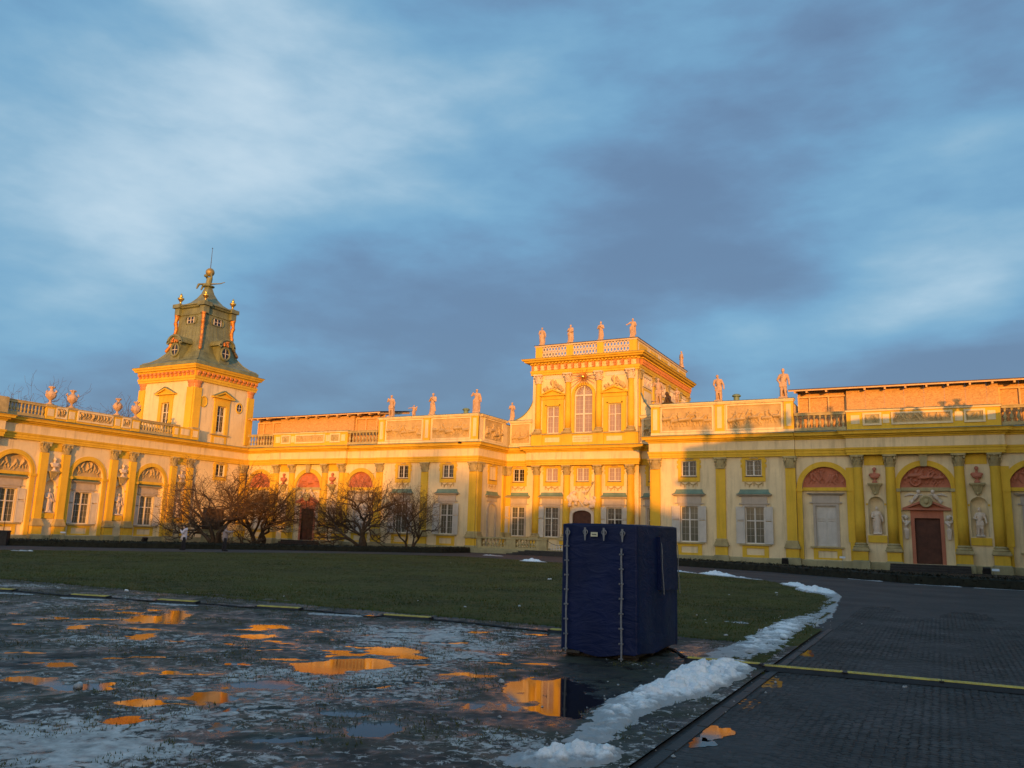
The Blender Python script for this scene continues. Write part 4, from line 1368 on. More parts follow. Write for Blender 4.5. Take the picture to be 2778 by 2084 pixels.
def gallery(xc, label, seed, bust_label, niche_label):
    root = thing('arcade_gallery', label, 'palace gallery', TR(xc, YF + 0.12, 0), 'single-storey galleries of the palace')
    F = I4()
    W = 8.05
    r = 1.5
    zs = 5.33
    arches = [(-6.2, r, 0.5, zs), (0, r, 0.46, zs), (6.2, r, 0.5, zs)]
    niches = (-3.0, 3.0)
    rects = [(x - 0.5, x + 0.5, 2.28, 4.80) for x in niches]
    put('wall', wall_mesh('wall', -W, W, 0, 7.6, [], arches + [(x, 0.5, 2.28, 4.30) for x in niches], 0.22), root, F)
    put('recess_wall', MB().box(-W, W, 0.45, 0.55, 0, 7.6).mesh('recess_wall', 'cream'), root, F)
    for x, _, za, _2 in arches:
        rr = [(x - 0.68, x + 0.68, 1.40, 4.16)] if x else [(x - 0.75, x + 0.75, 0.46, 3.42)]
        put('recess_panel', wall_mesh('recess_panel', x - r, x + r, za, zs + 0.05, rr, (), 0.15), root, F @ TR(0, 0.22, 0))
    put('core', MB().box(-W + 0.02, W - 0.02, 0.56, 9, 0, 9.3).mesh('core', 'cream'), root, F)
    plinth_course(root, F, -W, -2.3); plinth_course(root, F, 2.3, W)
    for sg in (-1, 1):
        blind_arch(root, F, sg * 6.2, r, zs, seed + sg + 3, 'red')
        lower_window(root, F, sg * 6.2, 0.22, w=1.34, z0=1.40, h=2.76, closed=True, roof=False, surround='surround', hood=True)
    blind_arch(root, F, 0, r, zs, seed + 9, 'red', impost='stone', keystone=True, wheel=(-0.55, 0.42, 0.30))
    portal(root, F @ TR(0, 0.22, 0), seed)
    for x, bk in ((-4.04, -0.42), (-2.03, 0), (2.03, 0), (4.04, 0.42)): column(root, F, x, backing=bk)
    for x in niches:
        n = put('niche', niche_mesh(1.0, 2.28, 4.30), root, F @ TR(x, 0, 0))
        put('niche_sill', MB().box(-0.58, 0.58, -0.10, 0.1, 1.75, 2.22).mesh('niche_sill', 'yellow'), n, I4())
        put('niche_impost', MB().box(-0.62, -0.50, -0.05, 0.1, 4.22, 4.34).box(0.50, 0.62, -0.05, 0.1, 4.22, 4.34).mesh('niche_impost', 'yellow'), n, I4())
        put('bracket', cached('bracket', bracket_mesh), root, F @ TR(x, 0, 4.98))
        put('panel', MB().box(-0.62, 0.62, -0.03, 0.02, 6.9, 7.57).mesh('panel', 'yellow'), root, F @ TR(x, 0, 0))
    entablature(root, F, [(-W, 0), (-4.5, 0), (-4.5, -0.32), (4.5, -0.32), (4.5, 0), (W, 0)])
    # attic: balusters either side of a panelled block
    F3 = F @ TR(0, -0.05, 0)
    for a, b in ((-W + 0.03, -4.62), (4.62, W - 0.03)): balustrade(root, F3, a, b, 9.34, 10.58, 9)
    put('attic_block', MB().box(-4.58, 4.58, -0.30, 0.25, 9.335, 10.55).mesh('attic_block', 'yellow'), root, F)
    put('attic_coping', MB().box(-4.66, 4.66, -0.40, 0.3, 10.552, 10.66).mesh('attic_coping', 'cream'), root, F)
    put('coping_flashing', MB().taper(-4.68, 4.68, -0.43, 0.32, 10.662, 10.72, 0.02, 0.1).mesh('coping_flashing', 'copper'), root, F)
    for k, (a, b) in enumerate(((-3.42, -2.5), (-1.65, 1.75), (2.65, 3.6))):
        relief_part(root, F3, a, b, 9.72, 10.32, seed + 60 + k, y=-0.27, mat='stone' if k != 1 else 'relief', frame='cream', scale=0.62, horses=False)
        if False: pass
    for a, b in ((-4.3, -3.75), (-2.3, -1.9), (2.0, 2.45), (3.85, 4.3)):
        put('panel', MB().box(a, b, -0.325, -0.29, 9.72, 10.32).mesh('panel', 'cream'), root, F)
    for k in range(3):
        st = MB().box(-2.3 + 0.0, 2.3, -0.35 - 0.34 * (3 - k), 0.0 if k < 2 else 0.2, 0.15 * k, 0.15 * (k + 1) - 0.003)
        put('step', st.mesh('step', 'kerb'), root, F)
    # sculpture standing in the niches and on the brackets
    for k, x in enumerate(niches):
        w = 'left' if k == 0 else 'right'
        me = figure_mesh('niche_statue', 1.85, seed + 70 + k, 'lightstone', 0.032, robe=(k == 0), crown=True, lean=1 - 2 * k, turn=0.5 - k)
        tag(put('niche_statue', me, None, root.matrix_basis @ TR(x, 0.10, 2.29)), niche_label % w, 'statue', 'statues in wall niches')
        tag(put('bust', cached('bust_red', lambda: bust_mesh('bust', 'red')), None, root.matrix_basis @ TR(x, -0.20, 5.685)), bust_label % w, 'bust', 'red busts on brackets')
    return root


right_gal = gallery(-0.65, 'yellow columned gallery with red lunettes at the right edge, mostly in shade', 100,
                    'red bust on a bracket, %s of the shaded wheel relief at the right', 'pale statue in the niche %s of the shaded red portal')
left_gal = gallery(2 * XC + 0.65, 'sunlit yellow columned gallery with red lunettes beside the tower', 200,
                   'sunlit red bust on a bracket, %s of the middle lunette near the tower', 'statue in the niche %s of the red portal behind the bare shrubs')


def osb_shed(xc, label):
    """boarded timber shelter put up over the gallery roof"""
    root = thing('timber_shelter', label, 'timber shelter', TR(xc, YF + 0.9, 9.3), 'temporary board shelters over the gallery roofs')
    zt = 2.85
    bw = 1.22
    n = 0
    x = -4.6
    while x < 4.59:                      # flush middle: one board after another
        x1 = min(4.6, x + bw)
        put('board', MB().box(x, x1 - 0.006, -0.28 + 0.004 * (n % 2), -0.25, 0.2, zt + 0.22).mesh('board', 'osb'), root)
        x = x1; n += 1
    for sg in (-1, 1):
        a, b = (-7.9, -4.6) if sg < 0 else (4.6, 7.9)
        xs = [a, a + 0.82, a + 2.1, b] if sg < 0 else [a, b - 2.1, b - 0.82, b]
        for q0, q1 in zip(xs[:-1], xs[1:]):
            put('board', MB().box(q0, q1 - 0.006, 0.12, 0.14, 0.2, zt + 0.28).mesh('board', 'osb'), root)
        for q in xs:
            put('post', cached('post', lambda: MB().box(-0.05, 0.05, -0.05, 0.05, 0, 2.55).mesh('post', 'timber')), root, TR(q + (0.06 if q == xs[0] else -0.06 if q == xs[-1] else 0), 0.02, 0))
        put('beam', MB().box(a, b, -0.05, 0.08, zt - 0.30, zt - 0.18).mesh('beam', 'timber'), root)
        put('board', MB().box(b if sg < 0 else a - 0.03, b + 0.03 if sg < 0 else a, -0.245, 0.115, 0.2, zt + 0.2).mesh('board', 'osb'), root)
    rx = [-7.95, -7.15, -5.85] + [-4.62 + 1.27 * k for k in range(1, 8)] + [5.5, 6.8, 7.85]
    for q in rx:
        put('rafter', cached('raft', lambda: MB().prism([(-0.93, 0.02), (-0.93, 0.235), (4.0, 0.975), (4.0, 0.76)], -0.06, 0.06, Matrix.Rotation(HALFPI, 4, 'Z')).mesh('rafter', 'timber')), root, TR(q, 0, zt - 0.08))
    put('roof_sheet', MB().add([(-8.4, -1.0, zt + 0.165), (8.1, -1.0, zt + 0.165), (8.1, 4.2, zt + 0.95), (-8.4, 4.2, zt + 0.95),
                                (-8.4, -1.0, zt + 0.225), (8.1, -1.0, zt + 0.225), (8.1, 4.2, zt + 1.01), (-8.4, 4.2, zt + 1.01)],
                               [(0, 3, 2, 1), (4, 5, 6, 7), (0, 1, 5, 4), (1, 2, 6, 5), (2, 3, 7, 6), (3, 0, 4, 7)]).mesh('roof_sheet', 'darkroof'), root)
    put('fascia', MB().box(-8.38, 8.08, -0.985, -0.95, zt + 0.07, zt + 0.163).mesh('fascia', 'timber'), root)
    return root


osb_shed(-0.65, 'boarded timber shelter above the right gallery with urn shadows on it')
osb_shed(2 * XC + 0.65, 'boarded timber shelter above the gallery beside the tower')


# ---- central block with its raised belvedere
def central():
    root = thing('central_block', 'tall yellow centre of the palace with a balustraded upper storey and gilded sun', 'palace', TR(XC, 65.2, 0))
    F = I4(); W = 7.7
    FR = TR(0, -0.35, 0)
    up = [(-6.35, 0)]
    put('wall', wall_mesh('wall', -W, -5.0, 0, 7.6, [(-6.92, -5.78, 6.22, 7.38), (-7.02, -5.68, 1.42, 4.02)]), root, F)
    put('wall', wall_mesh('wall', 5.0, W, 0, 7.6, [(5.78, 6.92, 6.22, 7.38), (5.68, 7.02, 1.42, 4.02)]), root, F)
    rects = [(x - 0.57, x + 0.57, 6.22, 7.38) for x in (-2.9, 0, 2.9)] + [(x - 0.67, x + 0.67, 1.42, 4.02) for x in (-2.9, 2.9)]
    put('wall', wall_mesh('wall', -5.0, 5.0, 0, 7.6, rects + [(-0.86, 0.86, 0.6, 3.75)]), root, FR)
    for sg in (-1, 1):
        put('wall_return', MB().box(min(sg * 5, sg * 4.97), max(sg * 5, sg * 4.97), -0.349, 0.2, 0, 7.6).mesh('wall_return', 'cream'), root)
    put('core', MB().box(-W, W, 0.3, 14, 0, 9.3).mesh('core', 'cream'), root)
    plinth_course(root, F, -W, -5.1); plinth_course(root, FR, -5.1, -1.2); plinth_course(root, FR, 1.2, 5.1); plinth_course(root, F, 5.1, W)
    for x in (-6.35, 6.35):
        upper_window(root, F, x); lower_window(root, F, x, gmat='glassblind', apron=False, shut=(x < 0, False))
    for x in (-2.9, 2.9):
        upper_window(root, FR, x, gmat='glasspink'); lower_window(root, FR, x, gmat='glass', apron=False, shut=(x < 0, False) if x < 0 else (True, True))
    upper_window(root, FR, 0, gmat='glasspink')
    for x in (-4.35, -1.45, 1.45, 4.35): column(root, FR, x, ped=True)
    for x in (-7.36, 7.36): pilaster(root, F, x, 0.6)
    entablature(root, F, [(-W, 0), (-5.05, 0), (-5.05, -0.68), (5.05, -0.68), (5.05, 0), (W, 0)])
    # door under a trophy of arms
    d = put('door', MB().box(-0.86, 0.86, 0.08, 0.14, 0, 3.15).mesh('door', 'door'), root, FR @ TR(0, 0, 0.6))
    n = 10
    sr = MB()
    sr.box(-1.14, -0.86, -0.12, 0.06, -0.1, 2.75); sr.box(0.86, 1.14, -0.12, 0.06, -0.1, 2.75)
    for k in range(n):
        a, b = math.pi * k / n, math.pi * (k + 1) / n
        q = [(0.86 * math.cos(a), 2.75 + 0.40 * math.sin(a)), (1.14 * math.cos(a), 2.75 + 0.68 * math.sin(a)),
             (1.14 * math.cos(b), 2.75 + 0.68 * math.sin(b)), (0.86 * math.cos(b), 2.75 + 0.40 * math.sin(b))]
        sr.prism(q, -0.12, 0.06)
    for sg in (-1, 1):
        for k in range(5):
            q = math.pi / 2 * k / 4
            sr.box(min(sg * 0.5, sg * 0.86), max(sg * 0.5, sg * 0.86), 0.0, 0.05, 3.10, 3.149)
    put('door_surround', sr.mesh('door_surround', 'lightstone'), d, I4())
    t = MB(); rs = random.Random(5)
    for k in range(34):
        x = rs.uniform(-1.45, 1.35); z = 4.75 + rs.uniform(-0.75, 0.8) * (1 - abs(x) / 2.2) - 0.25 * (abs(x) > 0.9)
        r_ = rs.uniform(0.10, 0.26)
        if k % 3: ell(t, (x, -0.22, z), (r_, 0.22, r_ * rs.uniform(0.7, 1.2)))
        else: caps(t, (x, -0.25, z), 0.06, (x + rs.uniform(-0.6, 0.6), -0.3, z + rs.uniform(0.1, 0.6)), 0.05)
    caps(t, (-1.3, -0.2, 3.9), 0.1, (-0.9, -0.2, 4.7), 0.16); caps(t, (1.3, -0.2, 3.9), 0.1, (0.9, -0.2, 4.7), 0.16)
    put('trophy', fuse(t, 'trophy', 'lightstone', 0.045, 2), root, FR)
    put('trumpet', MB().tube((0.6, -0.5, 5.1), (1.25, -0.75, 6.0), 0.03, 0.045).lathe([(0.045, 0), (0.12, 0.16)], 10, (1.25, -0.75, 5.98)).mesh('trumpet', 'stone'), root, FR)
    # low attic either side of the raised centre
    attic_tall(root, F, -7.35, -5.1, [(-7.15, -5.35)], [], 71)
    attic_tall(root, F, 5.1, 7.35, [(5.35, 7.15)], [], 72)
    for sg in (-1, 1):                       # concave flank walls leaning on the upper storey
        pts = [(sg * 4.99, 11.72)]
        for k in range(13):
            a = HALFPI * k / 12
            pts.append((sg * (7.45 - 2.46 * math.sin(a)), 11.72 + 2.6 * (1 - math.cos(a))))
        if sg > 0: pts = pts[::-1]
        pts = [pts[0]] + pts[1:]
        w = put('flank_wall', MB().prism(pts, 0.05, 0.35).mesh('flank_wall', 'cream'), root)
        c = MB()
        cur = [(sg * (7.45 - 2.46 * math.sin(HALFPI * k / 12)), 0, 11.72 + 2.6 * (1 - math.cos(HALFPI * k / 12))) for k in range(13)]
        for a, b in zip(cur[:-1], cur[1:]):
            c.add([(a[0], -0.02, a[2]), (b[0], -0.02, b[2]), (b[0], 0.42, b[2]), (a[0], 0.42, a[2]),
                   (a[0], -0.02, a[2] + 0.08), (b[0], -0.02, b[2] + 0.08), (b[0], 0.42, b[2] + 0.08), (a[0], 0.42, a[2] + 0.08)],
                  [(0, 1, 2, 3), (4, 7, 6, 5), (0, 4, 5, 1), (3, 2, 6, 7)])
        put('flank_coping', c.mesh('flank_coping', 'copper'), w, I4())
    # ---------------- upper storey
    U = FR
    ww = 4.95
    put('upper_wall', wall_mesh('upper_wall', -ww, ww, 9.33, 15.85, [(-3.5, -2.3, 10.44, 12.87), (2.3, 3.5, 10.44, 12.87)], [(0, 0.85, 10.42, 13.75)], 0.22), root, U)
    put('upper_core', MB().box(-ww + 0.02, ww - 0.03, 0.35, 15.6, 9.3, 17.4).mesh('upper_core', 'cream'), root, U)
    put('upper_pedestal', MB().box(-4.98, 4.98, -0.14, 0.05, 9.34, 10.30).mesh('upper_pedestal', 'yellow'), root, U)
    put('sill_course', MB().box(-5.06, 5.06, -0.30, 0.05, 10.302, 10.40).mesh('sill_course', 'stone'), root, U)
    for a, b in ((-3.6, -2.2), (2.2, 3.6)):
        put('panel', MB().box(a, b, -0.165, -0.1, 9.65, 10.05).mesh('panel', 'cream'), root, U)
    ip = put('inscription_panel', MB().box(-1.05, 1.05, -0.17, -0.1, 9.6, 10.17).mesh('inscription_panel', 'cream'), root, U)
    for k, tx in enumerate(('QVOD VETVS VRBS COLVIT', 'NVNC NOVA VILLA TENET')):
        cu = bpy.data.curves.new('lettering', 'FONT'); cu.body = tx; cu.size = 0.17; cu.align_x = 'CENTER'; cu.extrude = 0.004
        o = bpy.data.objects.new('tmp', cu); COL.objects.link(o)
        me = bpy.data.meshes.new_from_object(o.evaluated_get(bpy.context.evaluated_depsgraph_get()))
        bpy.data.objects.remove(o); me.materials.clear(); me.materials.append(M['stone'])
        put('lettering', me, ip, TR(0, -0.175, 9.93 - 0.21 * k) @ Matrix.Rotation(HALFPI, 4, 'X') @ Matrix.Diagonal((0.82, 1, 1, 1)))
    for x in (-4.35, -1.45, 1.45, 4.35):
        put('upper_pedestal_block', MB().box(-0.5, 0.5, -0.26, -0.1, 9.345, 10.299).mesh('upper_pedestal_block', 'yellow'), root, U @ TR(x, 0, 0))
        c = column(root, U, x, r=0.28, out=0.36, ped=False, z0=10.84, z1=14.92, cmat='lightstone')
    for x in (-2.9, 2.9):
        win = put('window', cached('bframe', lambda: frame_mesh(1.2, 2.43, 0.62)), root, U @ TR(x, 0.1, 10.44))
        panes(win, 1.2, 2.43, 0.62, 'glasspink')
        s = MB()
        s.box(-1.02, -0.6, -0.22, -0.1, 0, 3.0); s.box(0.6, 1.02, -0.22, -0.1, 0, 3.0); s.box(-0.599, 0.599, -0.22, -0.1, 2.43, 3.0)
        s.box(-0.72, -0.601, -0.25, -0.1, 0, 2.55); s.box(0.601, 0.72, -0.25, -0.1, 0, 2.55); s.box(-0.72, 0.72, -0.25, -0.1, 2.44, 2.56)
        put('surround', s.mesh('surround', 'yellow'), win, I4())
        put('pediment', pediment_mesh(1.28, 0.62, 'yellow', 0.11, 0.34), win, TR(0, -0.1, 3.34))
        put('pediment_frieze', MB().box(-1.1, 1.1, -0.24, -0.1, 3.02, 3.33).mesh('pediment_frieze', 'yellow'), win, I4())
        tr = MB(); rs = random.Random(int(x * 10))
        for k in range(19):
            sx = rs.uniform(-0.85, 0.85); sz = 3.75 + (1.05 - abs(sx)) * rs.uniform(0.25, 1.1)
            if k % 2: ell(tr, (sx, -0.22, sz), (rs.uniform(0.12, 0.24), 0.14, rs.uniform(0.12, 0.28)))
            else: caps(tr, (sx, -0.24, sz), 0.06, (sx + rs.uniform(-0.3, 0.3), -0.28, sz - rs.uniform(0.1, 0.4)), 0.05)
        put('trophy', fuse(tr, 'trophy', 'relief', 0.04, 1), win, I4())
        put('gilded_blade', MB().add([(-0.07, -0.36, 4.0), (0.07, -0.36, 4.0), (0.09, -0.36, 4.6), (0.0, -0.36, 4.95), (-0.05, -0.36, 4.6),
                                      (-0.07, -0.32, 4.0), (0.07, -0.32, 4.0), (0.09, -0.32, 4.6), (0.0, -0.32, 4.95), (-0.05, -0.32, 4.6)],
                                     [(0, 1, 2, 3, 4), (9, 8, 7, 6, 5), (0, 5, 6, 1), (1, 6, 7, 2), (2, 7, 8, 3), (3, 8, 9, 4), (4, 9, 5, 0)]).mesh('gilded_blade', 'gold'), win, I4())
        put('text_panel', MB().box(-0.9, 0.9, -0.13, -0.09, 4.88, 5.22).mesh('text_panel', 'lightstone'), win, I4())
    # arched middle window
    win = put('window', MB().box(-0.85, -0.77, 0, 0.09, 0, 3.33).box(0.77, 0.85, 0, 0.09, 0, 3.33).box(-0.769, 0.769, 0, 0.09, 0, 0.09).box(-0.08, 0.08, -0.03, 0.09, 0.09, 4.1)
              .box(-0.769, -0.081, -0.02, 0.09, 1.60, 1.72).box(0.081, 0.769, -0.02, 0.09, 1.60, 1.72).box(-0.769, -0.081, -0.02, 0.09, 3.24, 3.38).box(0.081, 0.769, -0.02, 0.09, 3.24, 3.38).mesh('window', 'white'), root, U @ TR(0, 0.1, 10.42))
    fr = arch_ring(0, 0.77, 0.86, 3.33, 0.0, 0.09)
    for sg in (-1, 1):
        for k in (1, 2, 3):
            xm = sg * (0.08 + 0.69 * k / 4)
            if k == 2: fr.box(xm - 0.007, xm + 0.007, 0.045, 0.085, 0.09, 3.24)
        for k in (1, 2, 3, 5, 6, 7):
            z = 0.09 + 3.15 * k / 8
            fr.box(min(sg * 0.08, sg * 0.77), max(sg * 0.08, sg * 0.77), 0.047, 0.083, z - 0.007, z + 0.007)
    for k in range(1, 8):
        a = math.pi * k / 8
        if k != 4: fr.tube((0.2 * math.cos(a), 0.06, 3.4 + 0.2 * math.sin(a)), (0.8 * math.cos(a), 0.06, 3.36 + 0.8 * math.sin(a)), 0.012, 0.012, 4)
    put('window_bars', fr.mesh('window_bars', 'white'), win, I4())
    for xa, xb in ((-0.77, -0.08), (0.08, 0.77)):
        for z0, z1 in ((0.09, 1.60), (1.72, 3.24)):
            put('pane', MB().box(xa, xb, 0.066, 0.08, z0, z1).mesh('pane', 'glasspink'), win, I4())
        q = [(xa if xa > 0 else -0.08, 3.38), (0.77 if xa > 0 else -0.08, 3.38)] if xa > 0 else [(-0.77, 3.38), (-0.08, 3.38)]
        arc = [(0.77 * math.cos(t), 3.33 + 0.77 * math.sin(t)) for t in (np.linspace(0.06, 1.46, 9) if xa > 0 else np.linspace(1.68, 3.08, 9))]
        put('pane', MB().prism(([q[0], q[1]] + arc) if xa > 0 else ([q[0], q[1]] + arc), 0.066, 0.08).mesh('pane', 'glasspink'), win, I4())
    av = put('archivolt', arch_ring(0, 0.85, 1.10, 3.33, -0.22, -0.1).mesh('archivolt', 'yellow'), win, I4())
    put('surround', MB().box(-1.10, -0.851, -0.22, -0.1, 0, 3.32).box(0.851, 1.10, -0.22, -0.1, 0, 3.32).mesh('surround', 'yellow'), win, I4())
    # entablature of the upper storey runs round front and flanks
    path = [(-ww, 15.5), (-ww, -0.36), (ww, -0.36), (ww, 15.5)]
    put('upper_architrave', MB().sweep(path, [(-0.1, 15.72), (0.16, 15.72), (0.16, 15.9), (0.20, 15.92), (0.22, 16.14), (-0.1, 16.14)]).mesh('upper_architrave', 'yellow'), root)
    put('upper_frieze', MB().sweep(path, [(-0.1, 16.143), (0.14, 16.143), (0.14, 16.62), (-0.1, 16.62)]).mesh('upper_frieze', 'redtrim'), root)
    put('upper_cornice', MB().sweep(path, [(-0.1, 16.79), (0.36, 16.79), (0.60, 16.85), (0.66, 16.98), (0.78, 17.0), (0.85, 17.14), (-0.1, 17.14)]).mesh('upper_cornice', 'yellow'), root)
    put('bed_moulding', MB().sweep(path, [(-0.1, 16.623), (0.2, 16.623), (0.26, 16.787), (-0.1, 16.787)]).mesh('bed_moulding', 'yellow'), root)
    put('cornice_flashing', MB().sweep(path, [(-0.1, 17.143), (0.88, 17.143), (0.88, 17.17), (0.1, 17.22), (-0.1, 17.22)]).mesh('cornice_flashing', 'copper'), root)
    k = 0
    x = -4.62
    mt = {s_: relief_panel('metope', 0.42, 0.42, 300 + s_, 'cream', res=0.03, scale=0.45, horses=False, depth=1.3) for s_ in range(4)}
    cons = MB().taper(-0.085, 0.085, -0.20, 0.02, 0, 0.46, 0, -0.0).box(-0.085, 0.085, -0.26, -0.201, 0.2, 0.46).mesh('console', 'redtrim')
    for k in range(15):
        x = -4.62 + 9.24 * k / 14
        put('metope', mt[k % 4], root, TR(x, -0.52, 16.17)); put('metope_ground', cached('mg', lambda: MB().box(-0.21, 0.21, 0, 0.01, 0, 0.42).mesh('metope_ground', 'cream')), root, TR(x, -0.518, 16.17))
        if k < 14: put('console', cons, root, TR(x + 0.33, -0.49, 16.155))
    dent = MB().box(-0.09, 0.09, -0.2, 0.0, 0, 0.11).mesh('dentil', 'yellow')
    for k in range(30):
        put('dentil', dent, root, TR(-4.9 + 9.8 * k / 29, -0.36 - 0.24, 16.675))
    for k in range(44):                         # consoles and dentils down the sunny flank
        T = TR(ww, 0.0 + 15.2 * k / 43, 0, HALFPI)
        put('console', cons, root, T @ TR(0, -0.13, 16.155))
        put('dentil', dent, root, T @ TR(0, -0.24, 16.675))
    # flank wall towards the court's right
    FS = TR(ww, -0.35, 0, HALFPI)
    put('flank_front', MB().box(0.0, 15.9, -0.002, 0.03, 9.33, 15.72).mesh('flank_front', 'cream'), root, FS)
    for s_ in (0.45, 4.3, 8.4, 12.3, 15.4):
        pilaster(root, FS, s_, 0.6, 0.12, ped=False, z0=10.84, z1=14.92)
    for a, b in ((1.2, 3.6), (5.0, 7.7), (9.1, 11.6), (12.9, 14.8)):
        w = put('flank_panel', MB().box(a, b, -0.05, 0.0, 10.9, 14.3).mesh('flank_panel', 'yellow'), root, FS)
        put('panel', MB().box(a + 0.2, b - 0.2, -0.065, -0.045, 11.1, 14.1).mesh('panel', 'cream'), w, I4())
        relief_part(root, FS, a + 0.1, b - 0.1, 14.55, 15.3, int(300 + a * 10), y=-0.03, mat='lightstone', scale=0.7, horses=False)
    # parapet with pierced screens
    put('parapet_base', MB().sweep([(-4.75, 15.4), (-4.75, -0.2), (4.75, -0.2), (4.75, 15.4)], [(-0.2, 17.2), (0.06, 17.2), (0.06, 17.38), (-0.2, 17.38)]).mesh('parapet_base', 'cream'), root)
    put('parapet_rail', MB().sweep([(-4.75, 15.4), (-4.75, -0.2), (4.75, -0.2), (4.75, 15.4)], [(-0.24, 18.38), (0.12, 18.38), (0.16, 18.50), (-0.24, 18.50)]).mesh('parapet_rail', 'lightstone'), root)
    put('rail_flashing', MB().sweep([(-4.75, 15.4), (-4.75, -0.2), (4.75, -0.2), (4.75, 15.4)], [(-0.28, 18.503), (0.20, 18.503), (0.20, 18.55), (-0.28, 18.55)]).mesh('rail_flashing', 'darkroof'), root)
    for a, b in ((-4.81, -4.15), (-1.75, -1.15), (1.15, 1.75), (4.15, 4.81)):
        put('parapet_pier', MB().box(a, b, -0.30, 0.05, 17.22, 18.378).mesh('parapet_pier', 'yellow'), root)

    def screen():
        mb = MB()
        n = 8
        L = 2.38
        for row in range(2):
            for k in range(n):
                cx, cz = (k + 0.5) * L / n, 0.27 + row * 0.48
                for (r0, r1) in ((0.095, 0.165),):
                    m = 12
                    for j in range(m):
                        a, b = 2 * math.pi * j / m, 2 * math.pi * (j + 1) / m
                        q = [(cx + r0 * math.cos(a), cz + 1.5 * r0 * math.sin(a)), (cx + r1 * math.cos(a), cz + 1.5 * r1 * math.sin(a)),
                             (cx + r1 * math.cos(b), cz + 1.5 * r1 * math.sin(b)), (cx + r0 * math.cos(b), cz + 1.5 * r0 * math.sin(b))]
                        vs = [(x, 0, z) for x, z in q] + [(x, 0.14, z) for x, z in q]
                        mb.add(vs, [(0, 1, 2, 3), (7, 6, 5, 4), (1, 5, 6, 2), (0, 3, 7, 4)])
        for k in range(n + 1): mb.box(k * L / n - 0.02, k * L / n + 0.02, 0.02, 0.12, 0.40, 0.62)
        return mb.mesh('pierced_screen', 'lightstone')
    for x in (-4.15, -1.15, 1.75):
        put('pierced_screen', cached('screen', screen), root, TR(x, -0.22, 17.38))
    for sg in (1, -1):
        put('parapet_wall', MB().box(min(sg * 4.6, sg * 4.78), max(sg * 4.6, sg * 4.78), 0.051, 15.3, 17.381, 18.378).mesh('parapet_wall', 'cream'), root)
    for k in range(5):
        a = 0.4 + 3.1 * k
        put('parapet_panel', MB().box(4.78, 4.80, a, a + 2.3, 17.6, 18.2).mesh('parapet_panel', 'yellow'), root)
    put('upper_roof', MB().taper(-4.6, 4.6, 0.1, 15.3, 17.3, 17.7, 1, 1).mesh('upper_roof', 'darkroof'), root)
    # gilded sun with rays over the arched window
    s = MB(); ell(s, (0, -0.30, 0), (0.20, 0.16, 0.20), 14)
    so = put('gilded_sun', s.mesh('gilded_sun', 'gold', True), root, U @ TR(0, 0, 15.33))
    put('sun_ring', MB().lathe([(0.20, -0.04), (0.31, -0.04), (0.31, 0.04), (0.20, 0.04), (0.20, -0.04)], 20).mesh('sun_ring', 'goldred'), so, TR(0, -0.14, 0) @ Matrix.Rotation(HALFPI, 4, 'X'))
    rs = random.Random(9)
    for k in range(20):
        a = 2 * math.pi * k / 20 + 0.1
        L = rs.uniform(0.9, 1.9) * (0.45 if 0.3 < math.sin(a) else 1)
        put('ray', MB().tube((0.25 * math.cos(a), -0.16, 0.25 * math.sin(a)), (L * math.cos(a), -0.42 if abs(math.cos(a)) > 0.6 else -0.26, L * math.sin(a)), 0.034, 0.016, 5).mesh('ray', 'goldred'), so, I4())
    return root


central_root = central()


